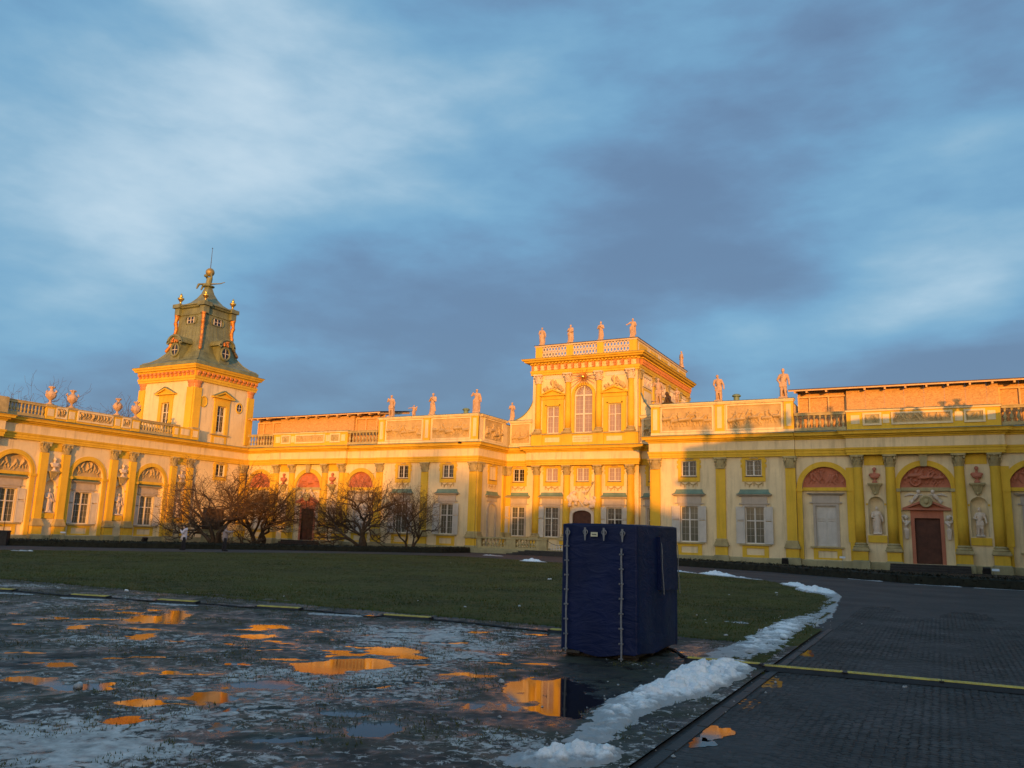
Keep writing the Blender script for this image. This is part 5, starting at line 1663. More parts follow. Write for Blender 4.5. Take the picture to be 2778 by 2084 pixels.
# ---- tower
def tower():
    root = thing('corner_tower', 'square yellow corner tower with a green copper lantern roof and gilded urns', 'tower', TR(-65.55, 56.85, 0))
    h = 3.8
    FS = TR(h, 0, 0, HALFPI); FW = TR(0, -h, 0)
    wS, wW = -0.3, 0.2
    put('wall', wall_mesh('wall', -h, h, 9.2, 15.1, [(wS - 0.55, wS + 0.55, 10.5, 13.05), (wS + 2.0, wS + 2.5, 12.85, 13.55)], (), 0.25), root, FS)
    put('wall', wall_mesh('wall', -h, h, 9.2, 15.1, [(wW - 0.55, wW + 0.55, 10.5, 13.05)], (), 0.25), root, FW)
    put('core', MB().box(-h + 0.02, h - 0.3, -h + 0.3, h - 0.02, 0, 16).mesh('core', 'cream'), root)
    for F, wx in ((FS, wS), (FW, wW)):
        for x in (-h + 0.42, h - 0.42):
            p = put('pilaster', cached('tpil', lambda: MB().box(-0.42, 0.42, -0.13, 0.0, 9.6, 14.45).mesh('pilaster', 'yellow')), root, F @ TR(x, 0, 0))
            put('capital', cached('tcap', lambda: MB().lathe([(0.36, 0), (0.36, 0.1), (0.42, 0.2), (0.40, 0.35), (0.52, 0.55), (0.52, 0.68)], 12).mesh('capital', 'redtrim')), p, TR(0, 0.02, 14.42) @ Matrix.Diagonal((1.0, 0.5, 1, 1)))
        win = put('window', cached(('frame', 1.1, 2.55), lambda: frame_mesh(1.1, 2.55, 0.64)), root, F @ TR(wx, 0.13, 10.5))
        panes(win, 1.1, 2.55, 0.64, 'glass')
        s = MB()
        s.box(-0.95, -0.55, -0.26, -0.13, -0.2, 3.0); s.box(0.55, 0.95, -0.26, -0.13, -0.2, 3.0); s.box(-0.549, 0.549, -0.26, -0.13, 2.55, 3.0)
        s.box(-1.0, 1.0, -0.24, -0.13, 3.001, 3.3)
        put('surround', s.mesh('surround', 'yellow'), win, I4())
        put('pediment', pediment_mesh(1.35, 0.68, 'yellow', 0.12, 0.36), win, TR(0, -0.13, 3.30))
        put('pediment_flashing', MB().prism([(-1.42, 0.12), (-1.34, 0.12), (0, 0.73), (1.34, 0.12), (1.42, 0.12), (0, 0.79)], -0.42, 0).mesh('pediment_flashing', 'copper'), win, TR(0, -0.13, 3.30))
        put('sill', MB().box(-1.15, 1.15, -0.36, -0.1, -0.32, -0.22).mesh('sill', 'stone'), win, I4())
        put('apron', MB().box(-0.95, 0.95, -0.2, -0.1, -1.25, -0.33).mesh('apron', 'yellow'), win, I4())
        put('apron_panel', MB().box(-0.6, 0.6, -0.22, -0.19, -1.1, -0.5).mesh('apron_panel', 'cream'), win, I4())
    for sx, dark in ((-2.25, False), (2.25, True)):      # a blind and a glazed oculus
        T = FS @ TR(wS + sx, 0, 13.2) @ Matrix.Rotation(HALFPI, 4, 'X') @ Matrix.Diagonal((0.9, 1.1, 1, 1))
        o = put('oculus', MB().lathe([(0.36, -0.02), (0.36, 0.05), (0.42, 0.08), (0.50, 0.05), (0.50, -0.02)], 24).mesh('oculus', 'yellow', True), root, T)
        put('oculus_glass' if dark else 'oculus_disc', MB().lathe([(0.0, -0.01), (0.37, -0.01), (0.37, 0.02), (0.0, 0.02)], 24).mesh('oculus_glass', 'glass' if dark else 'yellow'), o, I4())
        if dark: put('glazing_bar', MB().box(-0.02, 0.02, -0.36, 0.36, 0.02, 0.05).box(-0.36, 0.36, -0.02, 0.02, 0.022, 0.048).mesh('glazing_bar', 'white'), o, I4())
    sq = lambda a: [(-a, -a), (a, -a), (a, a), (-a, a)]
    put('architrave', MB().sweep(sq(h), [(-0.1, 15.10), (0.17, 15.10), (0.17, 15.3), (0.22, 15.32), (0.24, 15.55), (-0.1, 15.55)], True).mesh('architrave', 'yellow'), root)
    put('frieze', MB().sweep(sq(h), [(-0.1, 15.553), (0.15, 15.553), (0.15, 16.02), (-0.1, 16.02)], True).mesh('frieze', 'yellow'), root)
    put('bed_moulding', MB().sweep(sq(h), [(-0.1, 16.023), (0.22, 16.023), (0.30, 16.2), (-0.1, 16.2)], True).mesh('bed_moulding', 'yellow'), root)
    put('cornice', MB().sweep(sq(h), [(-0.1, 16.203), (0.46, 16.203), (0.52, 16.35), (0.60, 16.42), (0.66, 16.58), (-0.1, 16.58)], True).mesh('cornice', 'yellow'), root)
    put('cornice_flashing', MB().sweep(sq(h), [(-0.1, 16.583), (0.70, 16.583), (0.70, 16.62), (-0.1, 16.72)], True).mesh('cornice_flashing', 'copper'), root)
    con = MB().taper(-0.13, 0.13, -0.16, 0.0, 0, 0.44, 0, 0).box(-0.13, 0.13, -0.30, -0.161, 0.22, 0.44).mesh('console', 'redtrim')
    for F in (FS, FW, TR(0, h, 0, math.pi), TR(-h, 0, 0, -HALFPI)):
        for k in range(14):
            put('console', con, root, F @ TR(-h + 0.12 + (2 * h - 0.24) * k / 13, -0.14, 15.565))
    # copper roof in square rings, bell-cast up to the lantern
    rings = [(3.95, 16.66), (4.0, 16.72), (4.0, 17.02), (3.85, 17.12), (3.35, 17.35), (2.85, 17.75), (2.4, 18.35), (2.05, 19.2), (1.85, 20.2), (1.75, 21.3), (1.72, 22.55)]

    def squares(rings, mb=None):
        mb = mb or MB()
        n = len(rings)
        vs = [p for a, z in rings for p in ((-a, -a, z), (a, -a, z), (a, a, z), (-a, a, z))]
        fs = [(4 * j + k, 4 * j + (k + 1) % 4, 4 * j + 4 + (k + 1) % 4, 4 * j + 4 + k) for j in range(n - 1) for k in range(4)]
        fs.append((3, 2, 1, 0)); fs.append(tuple(4 * (n - 1) + k for k in range(4)))
        return mb.add(vs, fs)
    roof = put('copper_roof', squares(rings).mesh('copper_roof', 'roofcopper'), root)
    seams = MB()
    for F in range(4):
        T = Matrix.Rotation(F * HALFPI, 4, 'Z')
        for u in (-0.75, -0.5, -0.25, 0.0, 0.25, 0.5, 0.75):
            for (a0, z0), (a1, z1) in zip(rings[3:-1], rings[4:]):
                seams.tube(T @ Vector((u * a0, -a0, z0)), T @ Vector((u * a1, -a1, z1)), 0.022, 0.022, 4, False)
        for (a0, z0), (a1, z1) in zip(rings[3:-1], rings[4:]):
            seams.tube(T @ Vector((a0, -a0, z0)), T @ Vector((a1, -a1, z1)), 0.05, 0.05, 5, False)
    put('standing_seams', seams.mesh('standing_seams', 'roofcopper'), roof, I4())
    put('lantern_band', squares([(1.78, 22.35), (1.82, 22.4), (1.82, 22.5), (1.78, 22.552)]).mesh('lantern_band', 'roofcopper'), roof, I4())
    put('lantern_cornice', squares([(1.74, 22.556), (1.76, 23.05), (1.95, 23.12), (2.02, 23.28), (2.14, 23.32), (2.14, 23.44), (1.9, 23.5)]).mesh('lantern_cornice', 'roofcopper'), roof, I4())
    for sx in (-1, 1):
        for sy in (-1, 1):
            x, y = sx * 1.78, sy * 1.78
            put('corner_ressaut', MB().box(x - 0.32, x + 0.32, y - 0.32, y + 0.32, 22.4, 23.1).box(x - 0.5, x + 0.5, y - 0.5, y + 0.5, 23.13, 23.52).mesh('corner_ressaut', 'roofcopper'), roof, I4())
            ga = MB().lathe([(0.28, 0), (0.28, 0.1), (0.12, 0.16), (0.09, 0.3), (0.16, 0.42), (0.31, 0.62), (0.33, 0.74), (0.2, 0.80), (0.12, 0.84), (0.16, 0.92), (0.17, 1.0), (0.08, 1.1), (0.09, 1.18), (0.0, 1.26)], 14)
            put('gilded_urn', cached('gurn', lambda: ga.mesh('gilded_urn', 'gold', True)), roof, TR(x, y, 23.53))
            sc = MB()                                   # gilded scroll down each arris
            d = Vector((sx, sy, 0)).normalized()
            pth = []
            for t in np.linspace(0, 1, 15):
                z = 22.35 - 3.7 * t
                a_ = np.interp(z, [q[1] for q in rings], [q[0] for q in rings])
                pth.append(Vector((sx * a_, sy * a_, z)) + d * (0.14 + 0.16 * max(0, math.sin(t * 9)) * (t < 0.5)))
            for k, (a, b) in enumerate(zip(pth[:-1], pth[1:])):
                caps(sc, a, 0.19 - 0.004 * k + 0.05 * (k % 2), b, 0.18, 6)
            ell(sc, pth[0] + d * 0.14, (0.24, 0.24, 0.28), 8)
            put('gilded_scroll', fuse(sc, 'gilded_scroll', 'goldred', 0.05, 1), roof, I4())
    put('cap_roof', squares([(1.95, 23.5), (1.55, 23.62), (1.1, 23.95), (0.72, 24.45), (0.45, 25.0), (0.30, 25.55), (0.24, 25.75)]).mesh('cap_roof', 'roofcopper'), roof, I4())
    for F, _ in ((FS, 0), (FW, 0), (TR(-h, 0, 0, -HALFPI), 0), (TR(0, h, 0, math.pi), 0)):
        T = F @ TR(0, 0.55, 0)
        dm = MB(); dm.box(-0.62, 0.62, 0.0, 1.6, 17.15, 19.25)
        arc = [(0.95 * math.cos(math.pi * k / 12), 19.15 + 0.72 * math.sin(math.pi * k / 12)) for k in range(13)]
        dm.prism(arc, -0.18, 2.0)
        d = put('dormer', dm.mesh('dormer', 'roofcopper'), roof, T)
        rim = MB()
        for k in range(12):
            a, b = math.pi * k / 12, math.pi * (k + 1) / 12
            q = [((r_) * math.cos(t), 19.15 + 0.78 * r_ * math.sin(t)) for r_, t in ((0.80, a), (1.02, a), (1.02, b), (0.80, b))]
            rim.prism(q, -0.32, -0.181)
        for sg in (-1, 1): rim.lathe([(0.0, -0.08), (0.17, -0.08), (0.17, 0.08), (0, 0.08)], 12, T=Matrix.Translation((sg * 0.88, -0.24, 19.12)) @ Matrix.Rotation(HALFPI, 4, 'X'))
        put('dormer_hood', rim.mesh('dormer_hood', 'roofcopper'), d, I4())
        mk = MB()
        for k in range(9): ell(mk, (random.uniform(-0.42, 0.42), -0.24, 19.28 + random.uniform(-0.1, 0.32)), (0.12, 0.1, 0.14), 6)
        put('gilded_mask', mk.mesh('gilded_mask', 'goldred', True), d, I4())
        T2 = Matrix.Translation((0, -0.03, 18.42)) @ Matrix.Rotation(HALFPI, 4, 'X') @ Matrix.Diagonal((1, 1.15, 1, 1))
        put('round_window', MB().lathe([(0.44, -0.05), (0.44, 0.10), (0.52, 0.16), (0.64, 0.12), (0.64, -0.05)], 24).mesh('round_window', 'roofcopper', True), d, T2)
        put('pane', MB().lathe([(0.0, 0.0), (0.45, 0.0), (0.45, 0.04), (0.0, 0.04)], 24).mesh('pane', 'glass'), d, T2)
        put('glazing_bar', MB().box(-0.022, 0.022, -0.44, 0.44, 0.04, 0.07).box(-0.44, 0.44, -0.022, 0.022, 0.042, 0.068).mesh('glazing_bar', 'white'), d, T2)
        T3 = F @ TR(0, h - 1.72, 21.75)
        lw = MB()
        lw.box(-0.62, 0.62, -0.1, 0.1, 0.36, 0.46); lw.box(-0.62, 0.62, -0.1, 0.1, -0.36, -0.26)
        for sg in (-1, 1):
            for k in range(8):
                a, b = -HALFPI + math.pi * k / 8, -HALFPI + math.pi * (k + 1) / 8
                q = [(sg * (0.52 + r_ * math.cos(t)), 0.05 + r_ * math.sin(t) * 1.15) for r_, t in ((0.26, a), (0.36, a), (0.36, b), (0.26, b))]
                lw.prism(q if sg > 0 else q[::-1], -0.1, 0.1)
        f = put('lantern_window', lw.mesh('lantern_window', 'roofcopper'), roof, T3)
        put('pane', MB().box(-0.45, 0.45, -0.06, 0.0, -0.26, 0.36).mesh('pane', 'glass'), f, I4())
        put('glazing_bar', MB().box(-0.47, -0.40, -0.09, -0.05, -0.26, 0.36).box(0.40, 0.47, -0.09, -0.05, -0.26, 0.36).box(-0.03, 0.03, -0.085, -0.05, -0.26, 0.36).box(-0.40, -0.031, -0.083, -0.05, 0.03, 0.07).box(0.031, 0.40, -0.083, -0.05, 0.03, 0.07).mesh('glazing_bar', 'white'), f, I4())
    # crouching figure with a globe and a thin finial
    a = MB()
    ell(a, (0, 0, 25.8), (0.36, 0.36, 0.12)); caps(a, (-0.05, 0, 26.0), 0.17, (0.02, 0, 26.6), 0.17); ell(a, (-0.10, -0.18, 26.85), (0.13, 0.14, 0.16))
    for sg in (-1, 1):
        caps(a, (-0.05, sg * 0.1 - 0.05, 26.0), 0.11, (-0.3, sg * 0.16 - 0.3, 25.9), 0.085); caps(a, (-0.3, sg * 0.16 - 0.3, 25.9), 0.08, (-0.36, sg * 0.16 - 0.38, 25.45), 0.05)
        caps(a, (sg * 0.17, 0, 26.62), 0.07, (sg * 0.22, -0.08, 26.95), 0.06); caps(a, (sg * 0.22, -0.08, 26.95), 0.055, (sg * 0.15, -0.02, 27.25), 0.045)
    caps(a, (0.1, 0.1, 26.1), 0.08, (0.5, 0.4, 26.2), 0.05); caps(a, (0.5, 0.4, 26.2), 0.05, (0.75, 0.5, 26.35), 0.03)
    a.v = [(x * 1.75, y * 1.75, 25.6 + (z - 25.6) * 1.06) for x, y, z in a.v]
    put('atlas_figure', fuse(a, 'atlas_figure', 'roofcopper', 0.035, 2), roof, I4())
    g = MB(); ell(g, (0, 0, 27.35), (0.45, 0.45, 0.45), 20)
    put('globe', g.mesh('globe', M['goldold'], True), roof, I4())
    put('finial_rod', MB().tube((0, 0, 27.7), (0, 0, 30.0), 0.035, 0.02, 6).lathe([(0.0, 29.9), (0.07, 29.97), (0.0, 30.06)], 8).lathe([(0.0, 28.4), (0.06, 28.45), (0.0, 28.5)], 8).mesh('finial_rod', 'darkroof'), roof, I4())
    return root


M['goldold'] = plain('tarnished_gilding', (0.34, 0.28, 0.11), 0.5, 0.35, 3, 0.3, 12, metal=0.4)
tower()


# ---- left wing, seen along its sunny front
def wing():
    root = thing('palace_wing', 'long sunlit yellow wing with paired pilasters and stucco lunettes at the left edge', 'palace wing', TR(-61.2, 45, 0, HALFPI))
    F = I4()
    S = lambda y: y - 45.0
    arcs = [S(36.75), S(42.85), S(48.95), S(30.65)]
    nich = [S(39.85), S(45.94), S(52.0), S(33.75)]
    r = 1.38
    zs = 5.1
    x0, x1 = S(26.0), S(60.0)
    put('wall', wall_mesh('wall', x0, x1, 0, 7.6, [(S(56.6) - 0.57, S(56.6) + 0.57, 6.22, 7.38)], [(a, r, 0.5, zs) for a in arcs] + [(a, 0.46, 2.2, 4.25) for a in nich], 0.32), root)
    put('recess_wall', MB().box(x0, x1, 0.56, 0.62, 0, 7.6).mesh('recess_wall', 'cream'), root)
    put('core', MB().box(x0, x1 + 3, 0.64, 8, 0, 9.3).mesh('core', 'cream'), root)
    plinth_course(root, F, x0, x1)
    for k, a in enumerate(arcs):
        put('recess_panel', wall_mesh('recess_panel', a - r, a + r, 0.5, zs + 0.05, [(a - 0.74, a + 0.74, 1.40, 3.95)], (), 0.14), root, TR(0, 0.32, 0))
        blind_arch(root, F, a, r, zs, 500 + k, 'relief', jamb=0.34)
        lower_window(root, F, a, 0.32, w=1.44, z0=1.40, h=2.52, gmat='glassblind')
    upper_window(root, F, S(56.6))
    for y in (26.75, 28.55, 32.85, 34.65, 38.95, 40.75, 45.04, 46.84, 51.09, 52.9, 59.4):
        pilaster(root, F, S(y), 0.60, 0.28)
    for k, a in enumerate(nich):
        n = put('niche', niche_mesh(0.92, 2.2, 4.25), root, TR(a, 0, 0))
        put('niche_sill', MB().box(-0.5, 0.5, -0.10, 0.1, 1.76, 2.16).mesh('niche_sill', 'yellow'), n, I4())
        put('niche_impost', MB().box(-0.58, -0.46, -0.05, 0.1, 4.15, 4.27).box(0.46, 0.58, -0.05, 0.1, 4.15, 4.27).mesh('niche_impost', 'yellow'), n, I4())
        put('bracket', cached('bracket2', lambda: bracket_mesh()), root, TR(a, 0, 4.78) @ Matrix.Diagonal((0.9, 0.9, 0.85, 1)))
        put('panel', MB().box(-0.55, 0.55, -0.03, 0.02, 6.95, 7.57).mesh('panel', 'yellow'), root, TR(a, 0, 0))
    entablature(root, F, [(x0, -0.5), (S(35.2), -0.5), (S(35.2), 0), (x1, 0)])
    put('front_wall', MB().box(x0, S(35.2), -0.45, 0.0, 7.0, 7.6).mesh('front_wall', 'cream'), root)
    Fa = TR(0, -0.0, 0)
    # attic: balusters and relief panels between piers
    balustrade(root, Fa, S(35.4), S(38.46), 9.34, 10.42, 11)
    balustrade(root, Fa, S(47.02), S(50.46), 9.34, 10.42, 12)
    put('attic_block', MB().box(S(39.2), S(46.2), -0.28, 0.2, 9.335, 10.36).mesh('attic_block', 'yellow'), root)
    put('attic_block', MB().box(S(51.0), S(52.7), -0.28, 0.2, 9.335, 10.36).mesh('attic_block', 'yellow'), root)
    put('attic_coping', MB().box(S(39.3), S(46.1), -0.36, 0.25, 10.362, 10.45).mesh('attic_coping', 'stone'), root)
    for a, b in ((38.5, 39.25), (40.28, 41.0), (44.42, 45.12), (46.12, 46.98), (50.5, 51.1), (52.55, 53.35)):
        pier(root, Fa, S(a), S(b), 9.34, 10.46)
    for k, (a, b, sc) in enumerate(((39.42, 40.12, 0.6), (41.25, 44.2, 0.7), (45.3, 45.95, 0.6))):
        relief_part(root, F, S(a), S(b), 9.62, 10.24, 540 + k, y=-0.30, mat='relief', scale=sc, horses=False, depth=1.2)
    put('panel', MB().box(S(51.35), S(52.3), -0.31, -0.27, 9.65, 10.2).mesh('panel', 'cream'), root)
    put('attic_block', MB().box(x0, S(35.35), -0.75, 0.2, 9.335, 10.5).mesh('attic_block', 'stone'), root)
    put('roof', MB().add([(x0, 1.0, 9.4), (S(51.5), 1.0, 9.4), (S(51.0), 7.5, 11.55), (x0, 7.5, 11.55), (S(51.5), 14, 9.4), (x0, 14, 9.4)],
                         [(0, 1, 2, 3), (3, 2, 4, 5), (1, 4, 2), (0, 3, 5)]).mesh('roof', 'darkroof'), root)
    # urns on the piers, figures in the niches, busts on the brackets
    urn = cached('urn', lambda: urn_mesh('sand'))
    order = ('leftmost', 'second from the left', 'third from the left', 'rightmost, next to the tower')
    for k, y in enumerate((38.85, 40.64, 44.77, 46.55)):
        tag(put('stone_urn', urn, None, TR(-61.08, y, 10.49, 0.3 + k)), 'stone urn with ram heads on the sunlit wing balustrade, %s' % order[k], 'urn', 'stone urns on the wing balustrade')
    names = ('statue in the niche left of the third lunette window from the left edge', )
    lab = {0: 'dark statue in the shadowed wing niche between the first two lunettes', 1: 'statue in the wing niche between the second and third lunettes',
           2: 'statue in the wing niche half hidden by the largest bare shrub', 3: 'statue in the wing niche nearest the left picture edge'}
    labb = {0: 'pale bust on a bracket between the first two wing lunettes', 1: 'pale bust on a bracket between the second and third wing lunettes',
            2: 'pale bust on a bracket above the largest bare shrub', 3: 'pale bust on a bracket nearest the left picture edge'}
    for k, a in enumerate(nich):
        me = figure_mesh('niche_statue', 1.85, 560 + k, 'lightstone', 0.034, robe=k % 2 == 0, lean=1 - 2 * (k % 2), crown=k == 0)
        tag(put('niche_statue', me, None, root.matrix_basis @ TR(a, 0.04, 2.21)), lab[k], 'statue', 'statues in wall niches')
        tag(put('bust', cached('bust_pale', lambda: bust_mesh('bust', 'lightstone')), None, root.matrix_basis @ TR(a, -0.18, 5.38)), labb[k], 'bust', 'pale busts on brackets')
    return root


wing()


# ---- right wing, out of frame: its mass and urns throw the long shadow over the court
def right_wing():
    root = thing('palace_wing', 'matching palace wing closing the court on the right, outside the picture', 'palace wing', TR(8.1, 0, 0))
    put('wall', MB().box(0, 8, 30, 60.1, 0, 9.2).mesh('wall', 'cream'), root)
    put('cornice', MB().box(-0.5, 8, 30, 60, 8.9, 9.3).mesh('cornice', 'yellow'), root)
    put('attic', MB().box(0.0, 0.5, 35, 53.3, 9.3, 10.75).mesh('attic', 'yellow'), root)
    put('front_pavilion', MB().box(-0.6, 9, 9.5, 35, 0, 11.7).mesh('front_pavilion', 'cream'), root)
    put('pavilion_cornice', MB().box(-1.1, 9.2, 9.2, 35.2, 8.9, 9.3).mesh('pavilion_cornice', 'yellow'), root)
    put('tower_wall', MB().box(1.5, 8.6, 53.6, 60.6, 9.2, 16.5).mesh('tower_wall', 'cream'), root)
    put('tower_roof', MB().taper(1.0, 9.1, 53.1, 61.1, 16.5, 19, 2.6, 2.6).taper(3.4, 6.7, 55.5, 58.8, 19, 24, 0.3, 0.3).mesh('tower_roof', 'roofcopper'), root)
    for k, y in enumerate((38.85, 40.64, 44.77, 46.55)):
        tag(put('stone_urn', CACHE['urn'], None, TR(8.3, y, 10.75, 1.0 + k)), 'stone urn on the right wing outside the picture', 'urn', 'stone urns on the right wing')
    for k, y in enumerate((12.0, 16.6, 18.4, 24.0, 26.2, 31.0)):
        tag(put('stone_urn', CACHE['urn'], None, TR(8.0, y, 11.7, 0.5 + k)), 'stone urn on the right front pavilion outside the picture', 'urn', 'stone urns on the right front pavilion')
    return root


right_wing()


# ---- terrace in front of the recessed centre
def terrace():
    root = thing('terrace', 'stone terrace with balustrades and steps before the palace centre', 'terrace', TR(XC, YF + 0.1, 0))
    put('floor', MB().box(-7.6, 7.6, -0.2, 5.2, 0.0, 0.40).mesh('floor', 'plinth'), root)
    for a, b in ((-7.5, -1.0), (1.0, 7.5)):
        sg = -1 if a < 0 else 1
        z0, z1 = 0.40, 1.28
        mid = (a + b) / 2
        pr = [(a, a + 0.5), (mid - 0.45, mid + 0.45), (b - 0.95 if sg < 0 else b - 0.5, b)] if sg < 0 else [(a, a + 0.95), (mid - 0.45, mid + 0.45), (b - 0.5, b)]
        for p0, p1 in pr:
            put('pier', MB().box(p0, p1, -0.18, 0.18, z0, z1 - 0.1).mesh('pier', 'stone'), root)
        for q0, q1 in ((pr[0][1], pr[1][0]), (pr[1][1], pr[2][0])):
            put('bottom_rail', MB().box(q0 + 0.002, q1 - 0.002, -0.15, 0.15, z0, z0 + 0.14).mesh('bottom_rail', 'stone'), root)
            n = 7
            for k in range(n):
                put('baluster', baluster_mesh(), root, TR(q0 + (q1 - q0) * (k + 0.5) / n, 0, z0 + 0.14) @ Matrix.Diagonal((1.1, 1.1, 0.64 / 0.8, 1)))
        put('top_rail', MB().box(a - 0.02, b + 0.02, -0.22, 0.22, z1 - 0.098, z1 + 0.03).mesh('top_rail', 'stone'), root)
    for k in range(4):
        e = 0.36 * (4 - k)
        put('step', MB().box(-2.4 - e, 2.4 + e, -0.22 - e, -0.21, 0.09 * k, 0.09 * (k + 1) - 0.002).mesh('step', 'kerb'), root)
    put('plinth', MB().box(-7.7, -3.4, -0.55, -0.201, 0, 0.3).mesh('plinth', 'plinth'), root)
    put('plinth', MB().box(3.4, 7.7, -0.55, -0.201, 0, 0.3).mesh('plinth', 'plinth'), root)
    # small white picket gate with a chain across the gap
    g = MB()
    for k in range(8): g.box(-0.95 + 0.24 * k, -0.87 + 0.24 * k, 0.5, 0.54, 0.42, 0.86)
    g.box(-1.0, 1.0, 0.541, 0.57, 0.80, 0.86); g.box(-1.0, 1.0, 0.541, 0.57, 0.46, 0.52)
    put('picket_gate', g.mesh('picket_gate', 'white'), root)
    put('chain', MB().path([(-1.0 + 2.0 * t, -0.1, 1.15 - 0.35 * math.sin(math.pi * t)) for t in np.linspace(0, 1, 9)], 0.018, 5).mesh('chain', 'black'), root)
    return root


terrace()

# ---- roof statues
AR = {
    'fold': dict(armL=((-0.16, -0.04, 0.64), (-0.02, -0.13, 0.68)), armR=((0.17, -0.02, 0.62), (0.10, -0.12, 0.58))),
    'chest': dict(armL=((-0.17, -0.02, 0.62), (-0.04, -0.12, 0.74)), armR=((0.16, -0.02, 0.62), (0.03, -0.13, 0.72))),
    'hipR': dict(armL=((-0.18, 0.02, 0.63), (-0.11, -0.06, 0.52)), armR=((0.18, 0.0, 0.60), (0.20, -0.04, 0.45))),
    'outL': dict(armL=((-0.20, -0.05, 0.70), (-0.30, -0.10, 0.64)), armR=((0.17, 0.0, 0.62), (0.12, -0.1, 0.58))),
    'upL': dict(armL=((-0.20, -0.02, 0.70), (-0.14, -0.06, 0.82)), armR=((0.17, 0.0, 0.62), (0.19, -0.06, 0.47))),
    'reach': dict(armL=((-0.24, -0.04, 0.78), (-0.46, -0.06, 0.76)), armR=((0.17, 0.0, 0.72), (0.20, 0.0, 0.60))),
}


def roof_statue(label, x, y, z, H, seed, arm, robe=True, rz=0.0, group='statues along the palace roofline', voxel=None, **kw):
    me = figure_mesh('roof_statue', H, seed, 'sand', voxel, robe=robe, **AR[arm], **kw)
    return tag(put('roof_statue', me, None, TR(x, y, z, rz)), label, 'statue', group)


ZB = 18.555
roof_statue('leftmost of the four statues on the front of the topmost parapet', -31.13, 65.0, ZB, 1.72, 1, 'hipR', rz=0.2, lean=1)
roof_statue('second statue from the left on the front of the topmost parapet', -28.33, 65.0, ZB, 1.72, 2, 'fold', rz=-0.2, lean=-1)
roof_statue('third statue from the left on the front of the topmost parapet', -25.42, 65.0, ZB, 1.72, 3, 'chest', crown=True)
roof_statue('statue with one arm held out on the right front corner of the topmost parapet', -22.48, 65.0, ZB, 1.74, 4, 'outL', rz=0.1)
roof_statue('statue seen from behind at the far end of the topmost parapet', -22.05, 78.6, ZB - 0.02, 1.72, 5, 'hipR', rz=2.4)
ZP = 11.78
roof_statue('statue at the left end of the left pavilion attic, above the board shelter', -43.95, 60.1, ZP, 2.1, 6, 'upL', lean=1, robe=False)
roof_statue('draped statue on the middle of the left pavilion attic, hands at chest', -39.45, 60.1, ZP, 2.05, 7, 'chest', lean=-1)
roof_statue('heavily cloaked statue on the right corner of the left pavilion attic', -34.95, 60.1, ZP, 2.15, 8, 'upL', rz=0.4)
roof_statue('small winged cherub statue pointing left behind the left pavilion attic', -42.9, 62.2, 11.95, 1.25, 9, 'reach', robe=False, wings=True)
roof_statue('statue beside the concave flank wall, left of the tall centre', -34.15, 65.3, ZP, 1.75, 10, 'fold', lean=1)
roof_statue('tall statue with raised arm on the left corner of the right pavilion attic', -18.7, 60.15, ZP, 2.1, 12, 'upL', robe=False, lean=1)
roof_statue('small child statue beside the tall corner statue on the right pavilion', -17.25, 60.15, ZP, 1.22, 13, 'fold', robe=False)
roof_statue('nude statue leaning on a club, middle of the right pavilion attic', -14.05, 60.1, ZP, 2.08, 14, 'hipR', robe=False, lean=1, turn=-1)
roof_statue('armoured statue with a shield at the right end of the right pavilion attic', -9.4, 60.1, ZP, 2.2, 15, 'hipR', robe=False, lean=-1, crown=True)
s_ = MB(); caps(s_, (0, 0, 0.2), 0.24, (0, 0.1, 0.55), 0.2); ell(s_, (-0.06, -0.12, 0.78), (0.15, 0.17, 0.19)); caps(s_, (-0.1, -0.2, 0.5), 0.09, (-0.15, -0.4, 0.1), 0.07); caps(s_, (0.12, -0.2, 0.5), 0.09, (0.35, -0.4, 0.08), 0.06); s_.box(-0.35, 0.4, -0.45, 0.4, 0, 0.08)
tag(put('sphinx_statue', fuse(s_, 'sphinx_statue', 'bark', 0.035, 2), None, TR(-17.95, 60.2, ZP)), 'dark crouching figure between the two corner statues of the right pavilion', 'statue')
roof_statue('shaded statue with raised arms half hidden behind the right pavilion', -20.3, 64.9, 11.75, 1.5, 16, 'reach', robe=False, rz=-0.6)


# ------------------------------------------------------------------ ground
LAWN = [(-2.08, 2.0), (-2.08, 11), (-2.2, 16.5), (-2.4, 19.6), (-2.9, 26.3), (-3.5, 29), (-5.6, 34.2), (-6.9, 36.3), (-9.3, 38.4), (-12.5, 40.8), (-20.9, 45.6),
        (-28.8, 48.4), (-34.8, 44.2), (-37.3, 38.6), (-39.3, 34.6), (-41.6, 31.1), (-43.9, 26.3), (-46, 15), (-46, 2.0)]
MX0, MX1, MY0, MY1 = -24.0, -2.08, 2.4, 14.4

struct(put('ground', MB().add([(-1500, -600, -0.09), (900, -600, -0.09), (900, 1500, -0.09), (-1500, 1500, -0.09)], [(0, 1, 2, 3)]).mesh('ground', 'earth')))
struct(put('drive', MB().add([(-62, -30, -0.0065), (8.2, -30, -0.0065), (8.2, 60.2, -0.0065), (-62, 60.2, -0.0065)], [(0, 1, 2, 3)]).mesh('drive', 'drive')))

